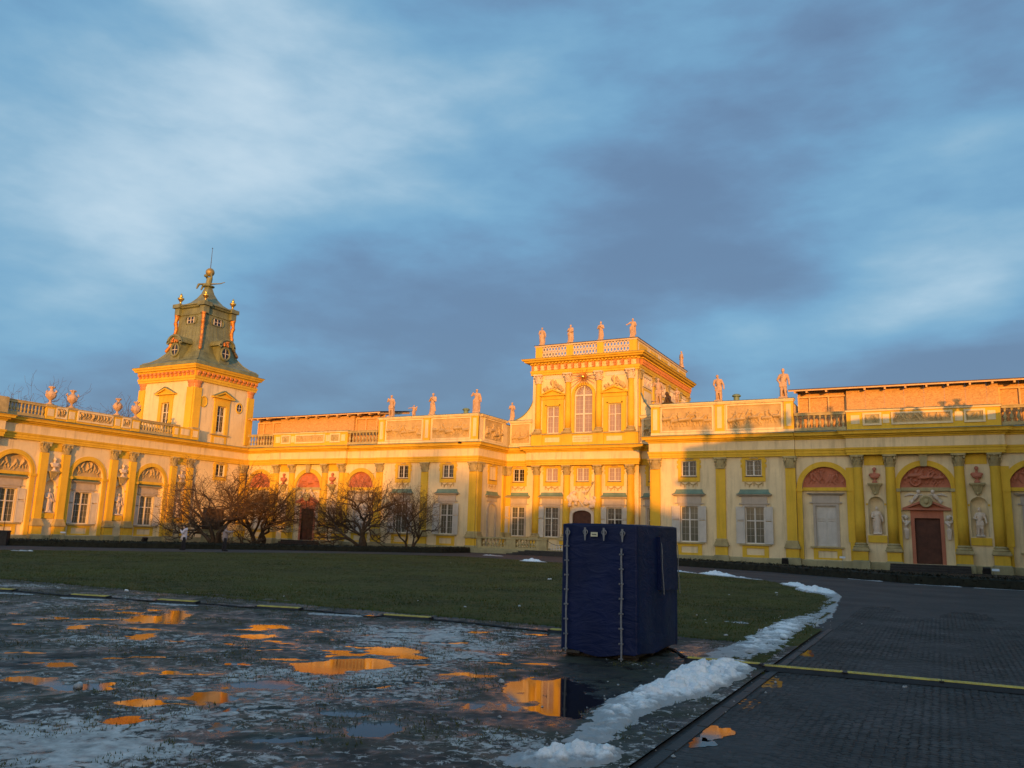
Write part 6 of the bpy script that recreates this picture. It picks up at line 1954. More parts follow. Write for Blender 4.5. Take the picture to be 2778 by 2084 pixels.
# lawn: gently uneven turf inside its curved edge
nx, ny = 150, 156
gx, gy = np.meshgrid(np.linspace(-46.2, -2.08, nx), np.linspace(2.0, 48.6, ny))
gz = 0.028 + 0.035 * fbm(gx * 0.35, gy * 0.35, 5, 3) + 0.02 * fbm(gx * 1.7, gy * 1.7, 9, 2)
inmud = (gx > MX0 + 0.4) & (gx < MX1 + 1) & (gy > MY0) & (gy < MY1 - 0.5)
gz = np.where(inmud, -0.08, gz)
cx_, cy_ = (gx[:-1, :-1] + gx[1:, 1:]) / 2, (gy[:-1, :-1] + gy[1:, 1:]) / 2
struct(put('lawn', grid_mesh('lawn', gx, gy, gz, 'grass', keep=inpoly(cx_, cy_, LAWN))))


def lawn_edge(poly, w=0.25):
    """a soft skirt so the turf ends on its true curve and not on grid cells"""
    mb = MB()
    n = len(poly)
    pts = []
    for i in range(0, n - 1):
        (x0, y0), (x1, y1) = poly[i], poly[i + 1]
        L = math.hypot(x1 - x0, y1 - y0); m = max(1, int(L / 0.4))
        for k in range(m): pts.append((x0 + (x1 - x0) * k / m, y0 + (y1 - y0) * k / m))
    c = Vector((-24, 25))
    for i in range(len(pts) - 1):
        q = []
        for (x, y) in (pts[i], pts[i + 1]):
            d = (c - Vector((x, y))).normalized()
            e = random.Random(int(x * 91 + y * 37)).uniform(-0.08, 0.08)
            q.append(((x - d.x * e, y - d.y * e, -0.02), (x + d.x * 0.15, y + d.y * 0.15, 0.03), (x + d.x * 0.7, y + d.y * 0.7, 0.022)))
        vs = [*q[0], *q[1]]
        mb.add(vs, [(0, 3, 4, 1), (1, 4, 5, 2)])
    return mb.mesh('lawn_edge', 'grass', True)


struct(put('lawn_edge', lawn_edge(LAWN[1:17])))

PUD = [(-12.28, 10.04, 0.35, 0.33, -0.46, 0.37), (-12.31, 10.7, 0.16, 0.15, -0.98, 0.84), (-12.92, 9.48, 0.23, 0.21, -0.17, 0.12), (-13.38, 10.55, 0.18, 0.18, -0.2, 0.15), (-13.48, 11.2, 0.12, 0.12, -0.16, 0.12), (-12.12, 8.68, 0.14, 0.12, -0.22, 0.16), (-13.46, 9.24, 0.11, 0.1, -0.22, 0.15), (-10.52, 8.58, 0.13, 0.11, -0.34, 0.27), (-11.15, 9.1, 0.12, 0.12, -0.14, 0.11), (-9.94, 10.12, 0.23, 0.21, -0.16, 0.15), (-9.32, 9.61, 0.2, 0.17, -0.19, 0.2), (-10.07, 10.62, 0.22, 0.2, -0.2, 0.21), (-8.8, 9.35, 0.08, 0.07, -0.08, 0.08), (-9.05, 6.34, 0.17, 0.13, -0.17, 0.11), (-8.56, 5.66, 0.2, 0.15, -0.23, 0.15), (-8.14, 5.62, 0.13, 0.1, -0.25, 0.17), (-7.66, 5.64, 0.19, 0.14, -0.19, 0.13), (-7.65, 5.92, 0.06, 0.04, -0.11, 0.08), (-6.68, 5.51, 0.13, 0.09, -0.13, 0.1), (-6.4, 6.04, 0.16, 0.12, -0.19, 0.17), (-6.22, 5.0, 0.15, 0.11, -0.15, 0.11), (-5.87, 5.73, 0.05, 0.04, -0.09, 0.09), (-5.42, 5.26, 0.07, 0.05, -0.12, 0.11), (-6.43, 6.9, 0.26, 0.19, -0.15, 0.15), (-6.68, 8.08, 0.31, 0.25, -0.23, 0.28), (-6.48, 8.48, 0.27, 0.21, -0.25, 0.33), (-6.56, 8.48, 0.4, 0.31, -0.23, 0.29), (-6.68, 8.0, 0.23, 0.18, -0.2, 0.24), (-6.78, 9.7, 0.3, 0.25, -0.26, 0.36), (-6.24, 9.43, 0.14, 0.11, -0.1, 0.15), (-7.34, 9.22, 0.12, 0.1, -0.11, 0.13), (-4.03, 8.38, 0.25, 0.18, -0.27, 0.57), (-3.33, 7.41, 0.12, 0.08, -0.09, 0.2), (-3.32, 7.95, 0.19, 0.14, -0.27, 0.64), (-3.62, 8.32, 0.18, 0.13, -0.4, 0.92), (-4.26, 5.85, 0.16, 0.10, -0.16, 0.2), (-6.92, 12.35, 0.19, 0.17, -0.09, 0.16), (-6.07, 12.72, 0.18, 0.15, -0.07, 0.14), (-9.9, 13.12, 0.21, 0.2, -0.15, 0.2), (-4.13, 7.15, 0.07, 0.04, -0.06, 0.1), (-7.76, 6.8, 0.08, 0.06, -0.08, 0.08), (-7.59, 7.64, 0.12, 0.1, -0.11, 0.1)]
ICE = [(-7.53, 11.18, 0.89, 0.76, -1.14, 1.67, 0.14), (-6.04, 7.68, 0.73, 0.55, -0.59, 0.73, 0.15), (-5.7, 5.89, 0.71, 0.5, -0.75, 0.75, 0.08), (-8.44, 6.36, 0.69, 0.53, -0.73, 0.53, 0.08), (-6.24, 4.32, 0.51, 0.34, -0.56, 0.37, 0.1), (-4.96, 4.5, 0.48, 0.33, -0.21, 0.18, 0.13), (-3.18, 6.09, 0.44, 0.3, -0.27, 0.5, 0.08), (-5.78, 10.48, 0.56, 0.45, -0.48, 0.85, 0.12), (-3.96, 8.54, 0.48, 0.35, -0.74, 1.56, -0.3), (-12.54, 10.68, 1.8, 1.73, -1.54, 1.29, -0.12), (-11.14, 7.06, 0.46, 0.38, -1.46, 0.9, -0.1)]

_r = random.Random(404)
for _k in range(70):                     # many thin streaks of melt water lying along the trodden grass
    _x, _y = _r.uniform(-14.5, -4.6), _r.uniform(5.0, 11.6)
    _l, _w, _a = _r.uniform(0.14, 0.42), _r.uniform(0.04, 0.10), R(40) + _r.gauss(0, 0.2)
    PUD.append((_x, _y, _l * math.cos(_a), _l * math.sin(_a), -_w * math.sin(_a), _w * math.cos(_a)))


def mud_height(X, Y):
    z = 0.038 + 0.030 * fbm(X * 0.8, Y * 0.8, 31, 3) + 0.070 * fbm(X * 3.1, Y * 3.1, 37, 4, 0.65) + 0.060 * fbm(X * 9, Y * 9, 41, 3, 0.7)
    for (x0, y0, x1, y1) in ((-15, 9.3, -4.6, 9.0), (-15, 10.7, -5.2, 10.6), (-10, 4.2, -3.4, 7.4), (-10.6, 5.3, -4.4, 8.6)):    # wheel ruts
        L = math.hypot(x1 - x0, y1 - y0); dx, dy = (x1 - x0) / L, (y1 - y0) / L
        t = (X - x0) * dx + (Y - y0) * dy; d = (X - x0) * -dy + (Y - y0) * dx + 0.25 * np.sin(t * 0.8)
        z = z - 0.016 * np.exp(-(d / 0.11) ** 2) * (t > 0) * (t < L)
    wx, wy = 0.34 * fbm(X * 2.6, Y * 2.6, 51, 4, 0.65), 0.34 * fbm(X * 2.6 + 9, Y * 2.6, 57, 4, 0.65)
    for cx, cy, ax, ay, bx, by in PUD:
        det = ax * by - ay * bx
        u = (by * (X + wx - cx) - bx * (Y + wy - cy)) / det; v = (-ay * (X + wx - cx) + ax * (Y + wy - cy)) / det
        d = np.sqrt(u * u + v * v)
        t = np.clip((1.5 - d) / 1.15, 0, 1)
        z = z - 0.068 * t * t * (3 - 2 * t)
    # meet the lawn level at the rim
    e = np.minimum(np.minimum(X - MX0, MX1 - X), MY1 - Y)
    k = np.clip(e / 0.5, 0, 1)
    z = 0.36 * z - 0.0012
    return z * k + 0.028 * (1 - k)


xs_ = np.concatenate([np.linspace(MX0, -14, 180), np.linspace(-14, MX1, 430)[1:]])
X_, Y_ = np.meshgrid(xs_, np.linspace(MY0, MY1, 440))
Zm = mud_height(X_, Y_)
mud_me = grid_mesh('muddy_turf', X_, Y_, Zm, 'mud')
ice = np.zeros_like(X_)
for cx, cy, ax, ay, bx, by, s in ICE:
    det = ax * by - ay * bx
    u = (by * (X_ - cx) - bx * (Y_ - cy)) / det; v = (-ay * (X_ - cx) + ax * (Y_ - cy)) / det
    ice += s * np.exp(-(u * u + v * v) * 0.7)
ice += np.where(Y_ > 13.2, -0.15 * np.clip((Y_ - 13.2) / 0.8, 0, 1), 0)
ice -= 0.25 * np.clip((0.007 - Zm) / 0.006, 0, 1)
at = mud_me.attributes.new('ice', 'FLOAT', 'POINT'); at.data.foreach_set('value', ice.ravel().astype(np.float32))
hg = mud_me.attributes.new('hgt', 'FLOAT', 'POINT'); hg.data.foreach_set('value', np.clip(Zm, 0, 1).ravel().astype(np.float32))
struct(put('muddy_turf', mud_me))
struct(put('puddle_water', MB().add([(MX0 + 1, MY0, 0.0), (MX1 - 0.02, MY0, 0.0), (MX1 - 0.02, MY1 - 0.6, 0.0), (MX0 + 1, MY1 - 0.6, 0.0)], [(0, 1, 2, 3)]).mesh('puddle_water', 'water')))


# grass: blades by the ten thousand, one mass
def blades(name, n, seed, region, hr, wr, mat):
    rs = np.random.RandomState(seed)
    P = region(rs, n)
    n = len(P)
    a = rs.rand(n) * 6.283; h = hr[0] + rs.rand(n) * (hr[1] - hr[0]); w = wr[0] + rs.rand(n) * (wr[1] - wr[0])
    lean = (rs.rand(n, 2) - 0.5) * h[:, None] * 1.3
    v = np.zeros((n, 3, 3))
    v[:, 0, :] = P; v[:, 1, :] = P; v[:, 2, :] = P
    v[:, 0, 0] += np.cos(a) * w; v[:, 0, 1] += np.sin(a) * w; v[:, 1, 0] -= np.cos(a) * w; v[:, 1, 1] -= np.sin(a) * w
    v[:, 2, 0] += lean[:, 0]; v[:, 2, 1] += lean[:, 1]; v[:, 2, 2] += h
    me = bpy.data.meshes.new(name)
    me.vertices.add(n * 3); me.vertices.foreach_set('co', v.ravel().astype(np.float32))
    me.loops.add(n * 3); me.loops.foreach_set('vertex_index', np.arange(n * 3, dtype=np.int32))
    me.polygons.add(n); me.polygons.foreach_set('loop_start', np.arange(0, n * 3, 3, dtype=np.int32))
    me.materials.append(M[mat]); me.update(calc_edges=True)
    return me


def reg_lawn(rs, n):
    x = -46 + rs.rand(n * 3) * 44; y = 12.5 + 35 * rs.rand(n * 3) ** 1.6
    k = inpoly(x, y, LAWN) & ((y > MY1 - 0.6) | (x < MX0 + 0.5))
    x, y = x[k][:n], y[k][:n]
    return np.stack([x, y, np.full_like(x, 0.015)], 1)


def reg_mud(rs, n):
    x = MX0 + rs.rand(n * 2) * (MX1 - MX0 - 0.05); y = MY0 + rs.rand(n * 2) * (MY1 - MY0)
    z = mud_height(x, y)
    c = fbm(x * 1.6, y * 1.6, 77, 3) + 0.12 * np.clip((y - 11.5) / 2, 0, 1)
    k = (z > 0.0015) & (c > 0.03)
    return np.stack([x[k][:n], y[k][:n], z[k][:n] - 0.002], 1)


o = tag(stuff(put('grass', blades('grass', 120000, 3, reg_lawn, (0.025, 0.06), (0.006, 0.014), 'blade'))), 'short dull winter grass of the court lawn', 'grass')
o = tag(stuff(put('grass', blades('grass', 60000, 4, reg_mud, (0.012, 0.035), (0.003, 0.006), 'blade'))), 'trampled grass stubble sticking out of the thawing mud', 'grass')

# ---- setts of the drive: the nearest ones singly, the rest as one mass
rs = random.Random(12)


def sett_mesh(seed):
    r = random.Random(seed)
    a = [(sx * (0.0375 + r.uniform(-0.006, 0.003)), sy * (0.036 + r.uniform(-0.006, 0.003))) for sx, sy in ((-1, -1), (1, -1), (1, 1), (-1, 1))]
    vs = [(x, y, -0.03) for x, y in a] + [(x, y, -0.004 + r.uniform(-0.001, 0.001)) for x, y in a] + [(x * 0.88, y * 0.88, r.uniform(-0.003, 0.0)) for x, y in a]
    fs = [(4 * j + k, 4 * j + (k + 1) % 4, 4 * j + 4 + (k + 1) % 4, 4 * j + 4 + k) for j in range(2) for k in range(4)] + [(8, 9, 10, 11)]
    return vs, fs


sv = [sett_mesh(k) for k in range(8)]
sett_me = [MB().add(*s).mesh('sett', 'sett', True) for s in sv]
setts = []
j = 0
for j in range(-6, 270):
    for i in range(0, 80):
        x = -1.875 + i * 0.079
        ph = ((x + 1.84) / 0.9) % 1.0
        y = 3.6 + j * 0.077 + 0.28 * math.sin(math.pi * ph)
        sl = 0.28 * math.pi / 0.9 * math.cos(math.pi * ph)
        if y < 3.6 or y > 22 + 1.6 * math.sin(x * 3.1) + rs.uniform(0, 1.6) or x > 4.5: continue
        setts.append((math.hypot(x, y), x + rs.uniform(-0.011, 0.011), y + rs.uniform(-0.011, 0.011), math.atan(sl) * 0.8 + rs.uniform(-0.15, 0.15), rs.randrange(8), rs.uniform(-0.0025, 0.002) + 0.005 * (math.sin(x * 2.1 + y * 0.7) * math.sin(y * 1.3 - x))))


def in_view(x, y):
    v = Vector((x, y, 0)) - Vector((0, 0, 1.65)); w = v.dot(fw)
    if w < 0.2: return False
    return abs(v.dot(r2) / w * 2200) < 1400 and abs(v.dot(u2) / w * 2200) < 1050


setts.sort(key=lambda s: (not in_view(s[1], s[2]), s[0]))
drive = bpy.data.objects['drive']
mass = MB()
for k, (d, x, y, a, q, dz_) in enumerate(setts):
    T = TR(x, y, dz_, a)
    if k < 300: put('sett', sett_me[q], drive, T)
    else: mass.add(sv[q][0], sv[q][1], T)
stuff(put('setts', mass.mesh('setts', 'sett', True), drive))
for k in range(14):
    put('kerb_stone', cached('kerbm', lambda: MB().taper(-0.055, 0.055, -0.482, 0.482, -0.05, 0.018, 0.008, 0.006).mesh('kerb_stone', 'kerb')), drive, TR(-1.985 + rs.uniform(-0.006, 0.006), 4.2 + k * 0.98, rs.uniform(-0.016, -0.008), rs.uniform(-0.01, 0.01)))
for k, (cx, cy, ax, ay, bx, by) in enumerate([(-1.84, 8.93, 0.09, 0.04, -0.04, 0.30), (-1.83, 7.48, 0.13, 0.06, -0.04, 0.28), (-1.84, 7.06, 0.1, 0.04, -0.03, 0.17), (-1.86, 10.46, 0.1, 0.05, -0.05, 0.45), (-1.9, 13.42, 0.12, 0.06, -0.06, 0.4)]):
    q = []
    for t in range(44):
        a = 2 * math.pi * t / 44; m = 1 + 0.22 * math.sin(3 * a + k) + 0.10 * math.sin(7 * a + 2 * k) + rs.uniform(-0.06, 0.06)
        q.append((max(-1.935, cx + m * (ax * math.cos(a) + bx * math.sin(a))), cy + m * (ay * math.cos(a) + by * math.sin(a)), -0.0018))
    struct(put('puddle', MB().add(q, [tuple(range(44))]).mesh('puddle', 'water')))

# ---- planted beds and clipped hedges along the palace
HR = [(7.5, 39.3), (2.9, 39.7), (-1.0, 40.6), (-4.2, 43.4), (-8.1, 46.7), (-14.0, 49.9), (-18.6, 52.6), (-22.0, 56.2)]
HL = [(-58.0, 26.0), (-51.9, 31.6), (-47.5, 35.6), (-45.0, 39.4), (-42.6, 44.3), (-38.6, 48.9), (-34.6, 54.6), (-34.4, 58.6)]


def bed(name, line, walls):
    pts = line + walls
    return struct(put(name, MB().add([(x, y, -0.005) for x, y in pts], [tuple(range(len(pts)))]).mesh(name, 'earth')))


bed('planting_bed', HR, [(-22.0, 60.05), (7.5, 60.05)])
bed('planting_bed', HL, [(-34.4, 60.05), (-61.1, 60.05), (-61.1, 26.0)])


def hedge(line, label, h=0.40, w=0.55, seed=1):
    rs_ = np.random.RandomState(seed)
    mb = MB()
    mb.sweep(line, [(-w / 2, 0.0), (w / 2, 0.0), (w / 2 - 0.03, h * 0.8), (w / 4, h * 0.95), (-w / 4, h * 0.95), (-w / 2 + 0.03, h * 0.8)])
    for (x0, y0), (x1, y1) in zip(line[:-1], line[1:]):
        L = math.hypot(x1 - x0, y1 - y0); d = Vector((x1 - x0, y1 - y0)).normalized(); nn = Vector((d.y, -d.x))
        for k in range(int(L * 230)):
            t = rs_.rand() * L
            if rs_.rand() < 0.5: o_, z = (w / 2) * (1 if rs_.rand() < 0.75 else -1) + rs_.randn() * 0.02, rs_.rand() * h
            else: o_, z = (rs_.rand() - 0.5) * w, h + rs_.randn() * 0.03
            c = Vector((x0 + d.x * t + nn.x * o_, y0 + d.y * t + nn.y * o_, z))
            s = 0.03 + rs_.rand() * 0.035
            a = Vector(rs_.randn(3)).normalized() * s; b = a.cross(Vector(rs_.randn(3))).normalized() * s * 0.6
            mb.add([c - a, c + b, c + a, c - b], [(0, 1, 2, 3)])
    return tag(put('hedge', mb.mesh('hedge', 'hedge')), label, 'hedge', 'low clipped hedges along the palace')


hedge(HR, 'low dark hedge curving in front of the right pavilion and gallery', seed=1)
hedge(HL, 'low dark hedge curving in front of the left wing and bare shrubs', seed=2)

# ------------------------------------------------------------------ snow
LUMP = [(-17.25, 13.46, 0.081), (-15.18, 10.65, 0.023), (-7.77, 5.6, 0.079), (-16.56, 18.31, 0.03), (-13.92, 15.19, 0.034), (-16.08, 14.23, 0.026), (-14.64, 16.42, 0.018), (-4.44, 8.42, 0.051), (-12.71, 27.65, 0.088), (-11.77, 22.02, 0.036), (-11.03, 16.57, 0.029), (-10.59, 16.76, 0.024), (-9.32, 15.85, 0.045), (-8.55, 17.01, 0.055), (-4.39, 9.72, 0.018), (-3.52, 7.55, 0.017), (-3.62, 6.85, 0.024), (-3.92, 6.3, 0.024), (-3.15, 8.27, 0.016), (-3.0, 7.54, 0.03), (-5.87, 12.21, 0.05), (-3.29, 9.04, 0.02), (-22.94, 37.37, 0.045), (-5.68, 25.15, 0.048), (-4.69, 27.41, 0.057), (-4.51, 26.36, 0.044), (-5.05, 18.83, 0.036), (-4.77, 18.01, 0.034), (-4.34, 17.07, 0.033), (-4.18, 16.55, 0.028), (-3.36, 14.54, 0.052), (-3.04, 15.89, 0.047), (-0.46, 11.05, 0.032), (-10.44, 39.16, 0.05)]
lump_me = []
for k in range(6):
    r = random.Random(40 + k); mb = MB()
    for q in range(5): ell(mb, (r.uniform(-0.6, 0.6), r.uniform(-0.4, 0.4), r.uniform(0.2, 0.6)), (r.uniform(0.35, 0.6), r.uniform(0.35, 0.5), r.uniform(0.3, 0.5)))
    lump_me.append(fuse(mb, 'snow_lump', 'snow', 0.11, 1, 0.12, 0.35))
LG = 'snow lumps scattered on the lawn and mud'
for k, (x, y, s) in enumerate(LUMP):
    z = float(mud_height(np.array([x]), np.array([y]))[0]) if (MX0 < x < MX1 and MY0 < y < MY1) else 0.015
    if x > -2.1: z = -0.005
    z = max(z, 0.0)
    if k == 0: lb = 'snow block lying on the lawn just beyond the yellow cable ramps'
    elif k == 2: lb = 'white snow lump in the orange puddle at the lower left'
    elif k == 7: lb = 'white snow lump at the rim of the big puddle beside the blue box'
    elif k == 8: lb = 'snow lump on the lawn just left of the blue box'
    elif x > -2.1: lb = 'tiny snow lump on the paved drive below the long yellow cable ramp'
    elif x > MX0 and y < 13.6: lb = 'small snow lump lying on the dark thawing mud'
    elif x > -6.2: lb = 'small snow lump on the lawn right of the blue box'
    else: lb = 'tiny snow lump on the lawn left of the blue box'
    tag(put('snow_lump', lump_me[k % 6], None, TR(x, y, z - 0.15 * s, k * 1.3) @ Matrix.Diagonal((s, s, s, 1))), lb, 'snow lump', LG)


def worley(X, Y, sc, seed):
    """distance to the nearest jittered cell point: clods"""
    x, y = X / sc, Y / sc
    xi, yi = np.floor(x), np.floor(y)
    if ('w', seed) not in _TAB: _TAB[('w', seed)] = np.random.RandomState(seed).rand(3, 64, 64)
    tb = _TAB[('w', seed)]
    best = np.full(X.shape, 9.0); val = np.zeros(X.shape)
    for a in (-1, 0, 1):
        for b in (-1, 0, 1):
            ci, cj = (xi + a).astype(int) % 64, (yi + b).astype(int) % 64
            d = np.hypot(xi + a + tb[0, ci, cj] - x, yi + b + tb[1, ci, cj] - y)
            val = np.where(d < best, tb[2, ci, cj], val); best = np.minimum(best, d)
    return best, val


def snow_pile(name, label, pts, voxel, disp, seed, n=None, zbase=0.0, group=None):
    """crumbling heap raised over a ridge line; pts: (x, y, half width, height)"""
    res = max(0.011, voxel * 0.55)
    wm = max(p[2] for p in pts)
    x0, x1 = min(p[0] for p in pts) - wm * 1.3, max(p[0] for p in pts) + wm * 1.3
    y0, y1 = min(p[1] for p in pts) - wm * 1.3, max(p[1] for p in pts) + wm * 1.3
    X, Y = np.meshgrid(np.linspace(x0, x1, max(6, int((x1 - x0) / res))), np.linspace(y0, y1, max(6, int((y1 - y0) / res))))
    f = 0.5 / wm
    Xw = X + 0.5 * wm * fbm(X * f * 3, Y * f * 3, seed + 200, 4, 0.6); Yw = Y + 0.5 * wm * fbm(X * f * 3 + 7, Y * f * 3, seed + 210, 4, 0.6)
    E = np.zeros_like(X)
    for (ax, ay, aw, ah), (bx, by, bw, bh) in zip(pts[:-1], pts[1:]):
        dx, dy = bx - ax, by - ay
        t = np.clip(((Xw - ax) * dx + (Yw - ay) * dy) / (dx * dx + dy * dy), 0, 1)
        d = np.hypot(Xw - ax - t * dx, Yw - ay - t * dy)
        w = aw + (bw - aw) * t; h = ah + (bh - ah) * t
        E = np.maximum(E, h * np.clip(1 - (d / w) ** 2, 0, 1) ** 0.8)
    c1, v1 = worley(X, Y, wm * 0.36, seed); c2, v2 = worley(X, Y, wm * 0.15, seed + 1)
    Z = E * (0.50 + 0.50 * v1 * np.sqrt(np.clip(1.1 - c1 * c1, 0, 1)) + 0.20 * v2 * np.sqrt(np.clip(1.1 - c2 * c2, 0, 1)) + 0.7 * fbm(X * f * 5, Y * f * 5, seed + 220, 5, 0.62))
    Z = Z + np.where(E > 0, 0.07 * wm * fbm(X / wm * 9, Y / wm * 9, seed + 230, 3, 0.6) * np.clip(E / 0.05, 0, 1), 0)
    Z = 0.84 * Z - 0.012
    k = (np.maximum.reduce([Z[:-1, :-1], Z[1:, :-1], Z[:-1, 1:], Z[1:, 1:]]) > -0.006)
    me = grid_mesh(name, X, Y, Z + zbase, 'snow', keep=k)
    return tag(put(name, me), label, 'snow pile', group or 'snow heaps left along the lawn edge')


snow_pile('snow_pile', 'rounded white snow heap at the bottom edge of the picture', [(-2.85, 5.65, 0.20, 0.05), (-2.6, 5.85, 0.26, 0.15), (-2.42, 6.1, 0.26, 0.15), (-2.34, 6.4, 0.16, 0.05)], 0.02, 0.035, 3)
snow_pile('snow_pile', 'largest snow heap, beside the kerb in front of the blue box', [(-2.62, 6.5, 0.24, 0.07), (-2.72, 7.3, 0.26, 0.08), (-2.78, 8.2, 0.30, 0.12), (-2.68, 8.9, 0.38, 0.19), (-2.6, 9.7, 0.42, 0.21), (-2.6, 10.5, 0.44, 0.22), (-2.55, 11.1, 0.40, 0.14), (-2.6, 11.6, 0.36, 0.08)], 0.024, 0.05, 4)
snow_pile('snow_pile', 'low dirty snow ridge along the kerb behind the yellow cable ramp', [(-2.75, 11.5, 0.42, 0.05), (-2.68, 12.8, 0.50, 0.08), (-2.6, 14.2, 0.46, 0.11), (-2.72, 16.0, 0.40, 0.12), (-2.72, 18.2, 0.42, 0.09), (-2.6, 20.5, 0.34, 0.06)], 0.034, 0.05, 5)
snow_pile('snow_pile', 'thin broken snow along the lawn edge just before its bend', [(-2.6, 20.6, 0.30, 0.05), (-2.78, 23.5, 0.28, 0.05), (-3.0, 26.5, 0.28, 0.05), (-3.15, 28.3, 0.3, 0.06)], 0.04, 0.05, 6)
snow_pile('slush', 'flat grey slush spread round the snow heaps beside the kerb', [(-2.60, 5.2, 0.30, 0.016), (-2.62, 6.6, 0.36, 0.026), (-2.72, 7.6, 0.40, 0.026), (-2.70, 9.0, 0.46, 0.028), (-2.68, 10.6, 0.50, 0.026), (-2.68, 12.2, 0.46, 0.026)], 0.024, 0.03, 15, zbase=0.004)
rs_c = random.Random(77)
cr = MB()
for k in range(420):
    y = rs_c.choice((rs_c.uniform(5.2, 6.8), rs_c.uniform(7.4, 11.4), rs_c.uniform(11, 20)))
    x = -2.62 + rs_c.gauss(0, 0.34)
    s_ = rs_c.uniform(0.004, 0.016) * (1 if rs_c.random() < 0.85 else 1.8)
    z = 0.0 if x > -2.1 else max(0.0, float(mud_height(np.array([x]), np.array([min(y, 14.3)]))[0]))
    vs_ = [(x + s_ * rs_c.uniform(0.6, 1.2) * a, y + s_ * rs_c.uniform(0.6, 1.2) * b, z + s_ * c) for a, b, c in ((1, 0, 0.2), (0, 1, 0.2), (-1, 0, 0.2), (0, -1, 0.2), (0, 0, 1), (0, 0, -0.4))]
    cr.add(vs_, [(0, 1, 4), (1, 2, 4), (2, 3, 4), (3, 0, 4), (1, 0, 5), (2, 1, 5), (3, 2, 5), (0, 3, 5)])
tag(stuff(put('snow_crumbs', cr.mesh('snow_crumbs', 'snow'))), 'fine snow crumbs strewn round the heaps beside the kerb', 'snow crumbs')
snow_pile('snow_pile', 'snow heap at the bend of the lawn edge', [(-3.2, 28.2, 0.3, 0.08), (-3.8, 29.7, 0.6, 0.24), (-4.3, 31.0, 0.4, 0.14)], 0.05, 0.06, 7)
snow_pile('snow_pile', 'snow strip on the lawn edge beyond the bend', [(-4.4, 31.4, 0.3, 0.1), (-4.9, 32.6, 0.4, 0.2), (-5.5, 33.8, 0.25, 0.08)], 0.05, 0.06, 8)
snow_pile('snow_pile', 'white snow mound on the far lawn edge right of the blue box', [(-6.8, 36.0, 0.2, 0.07), (-8.4, 37.6, 0.3, 0.12), (-9.3, 38.6, 0.45, 0.30), (-10.1, 39.2, 0.3, 0.1)], 0.055, 0.06, 9)
snow_pile('snow_pile', 'snow scraps at the lawn edge touching the right side of the blue box', [(-10.6, 39.6, 0.2, 0.08), (-12.2, 40.8, 0.3, 0.16)], 0.05, 0.05, 10)
snow_pile('snow_pile', 'white snow mound on the far path left of the blue box', [(-21.0, 44.6, 0.3, 0.1), (-21.8, 44.8, 0.45, 0.3), (-22.5, 45.0, 0.3, 0.1)], 0.06, 0.06, 11)
snow_pile('snow_pile', 'small snow patch on the path by the terrace end', [(-28.4, 53.2, 0.2, 0.06), (-29.8, 53.6, 0.3, 0.09)], 0.06, 0.05, 12)
snow_pile('snow_pile', 'flat snow patch on the lawn edge left of the two people', [(-42.6, 26.2, 0.2, 0.08), (-41.9, 26.6, 0.25, 0.10)], 0.06, 0.04, 13)
snow_pile('snow_pile', 'snow patch on the lawn between the blue box and the kerb snow', [(-4.0, 17.0, 0.18, 0.05), (-3.6, 17.1, 0.2, 0.06)], 0.03, 0.03, 14)
HS = 'broken snow strips under the right hedge'
for k, (a, b) in enumerate((((-3.9, 42.4), (-2.5, 41.2)), ((-1.0, 39.9), (0.6, 39.4)), ((1.2, 39.2), (4.4, 38.9)))):
    snow_pile('snow_pile', ('thin snow strip at the foot of the right hedge, %s' % ('left of the portal', 'below the portal', 'at the picture edge')[k]), [(a[0], a[1], 0.10, 0.03), ((a[0] + b[0]) / 2, (a[1] + b[1]) / 2, 0.07, 0.015), (b[0], b[1], 0.12, 0.05)], 0.05, 0.04, 20 + k, group=HS)
for k, (x, y) in enumerate(((-16.3, 11.6), (-14.0, 12.05), (-10.4, 12.75), (-18.3, 11.35))):
    d = Vector((0.75, 0.25))
    snow_pile('snow_pile', 'thin snow strip lying before the yellow cable ramps, %s' % ('second from the left', 'third from the left', 'rightmost', 'leftmost')[k],
              [(x - 0.45, y - 0.1, 0.10, 0.03), (x + 0.5, y + 0.12, 0.10, 0.035)], 0.02, 0.02, 30 + k, zbase=0.016, group='snow strips before the cable ramps')


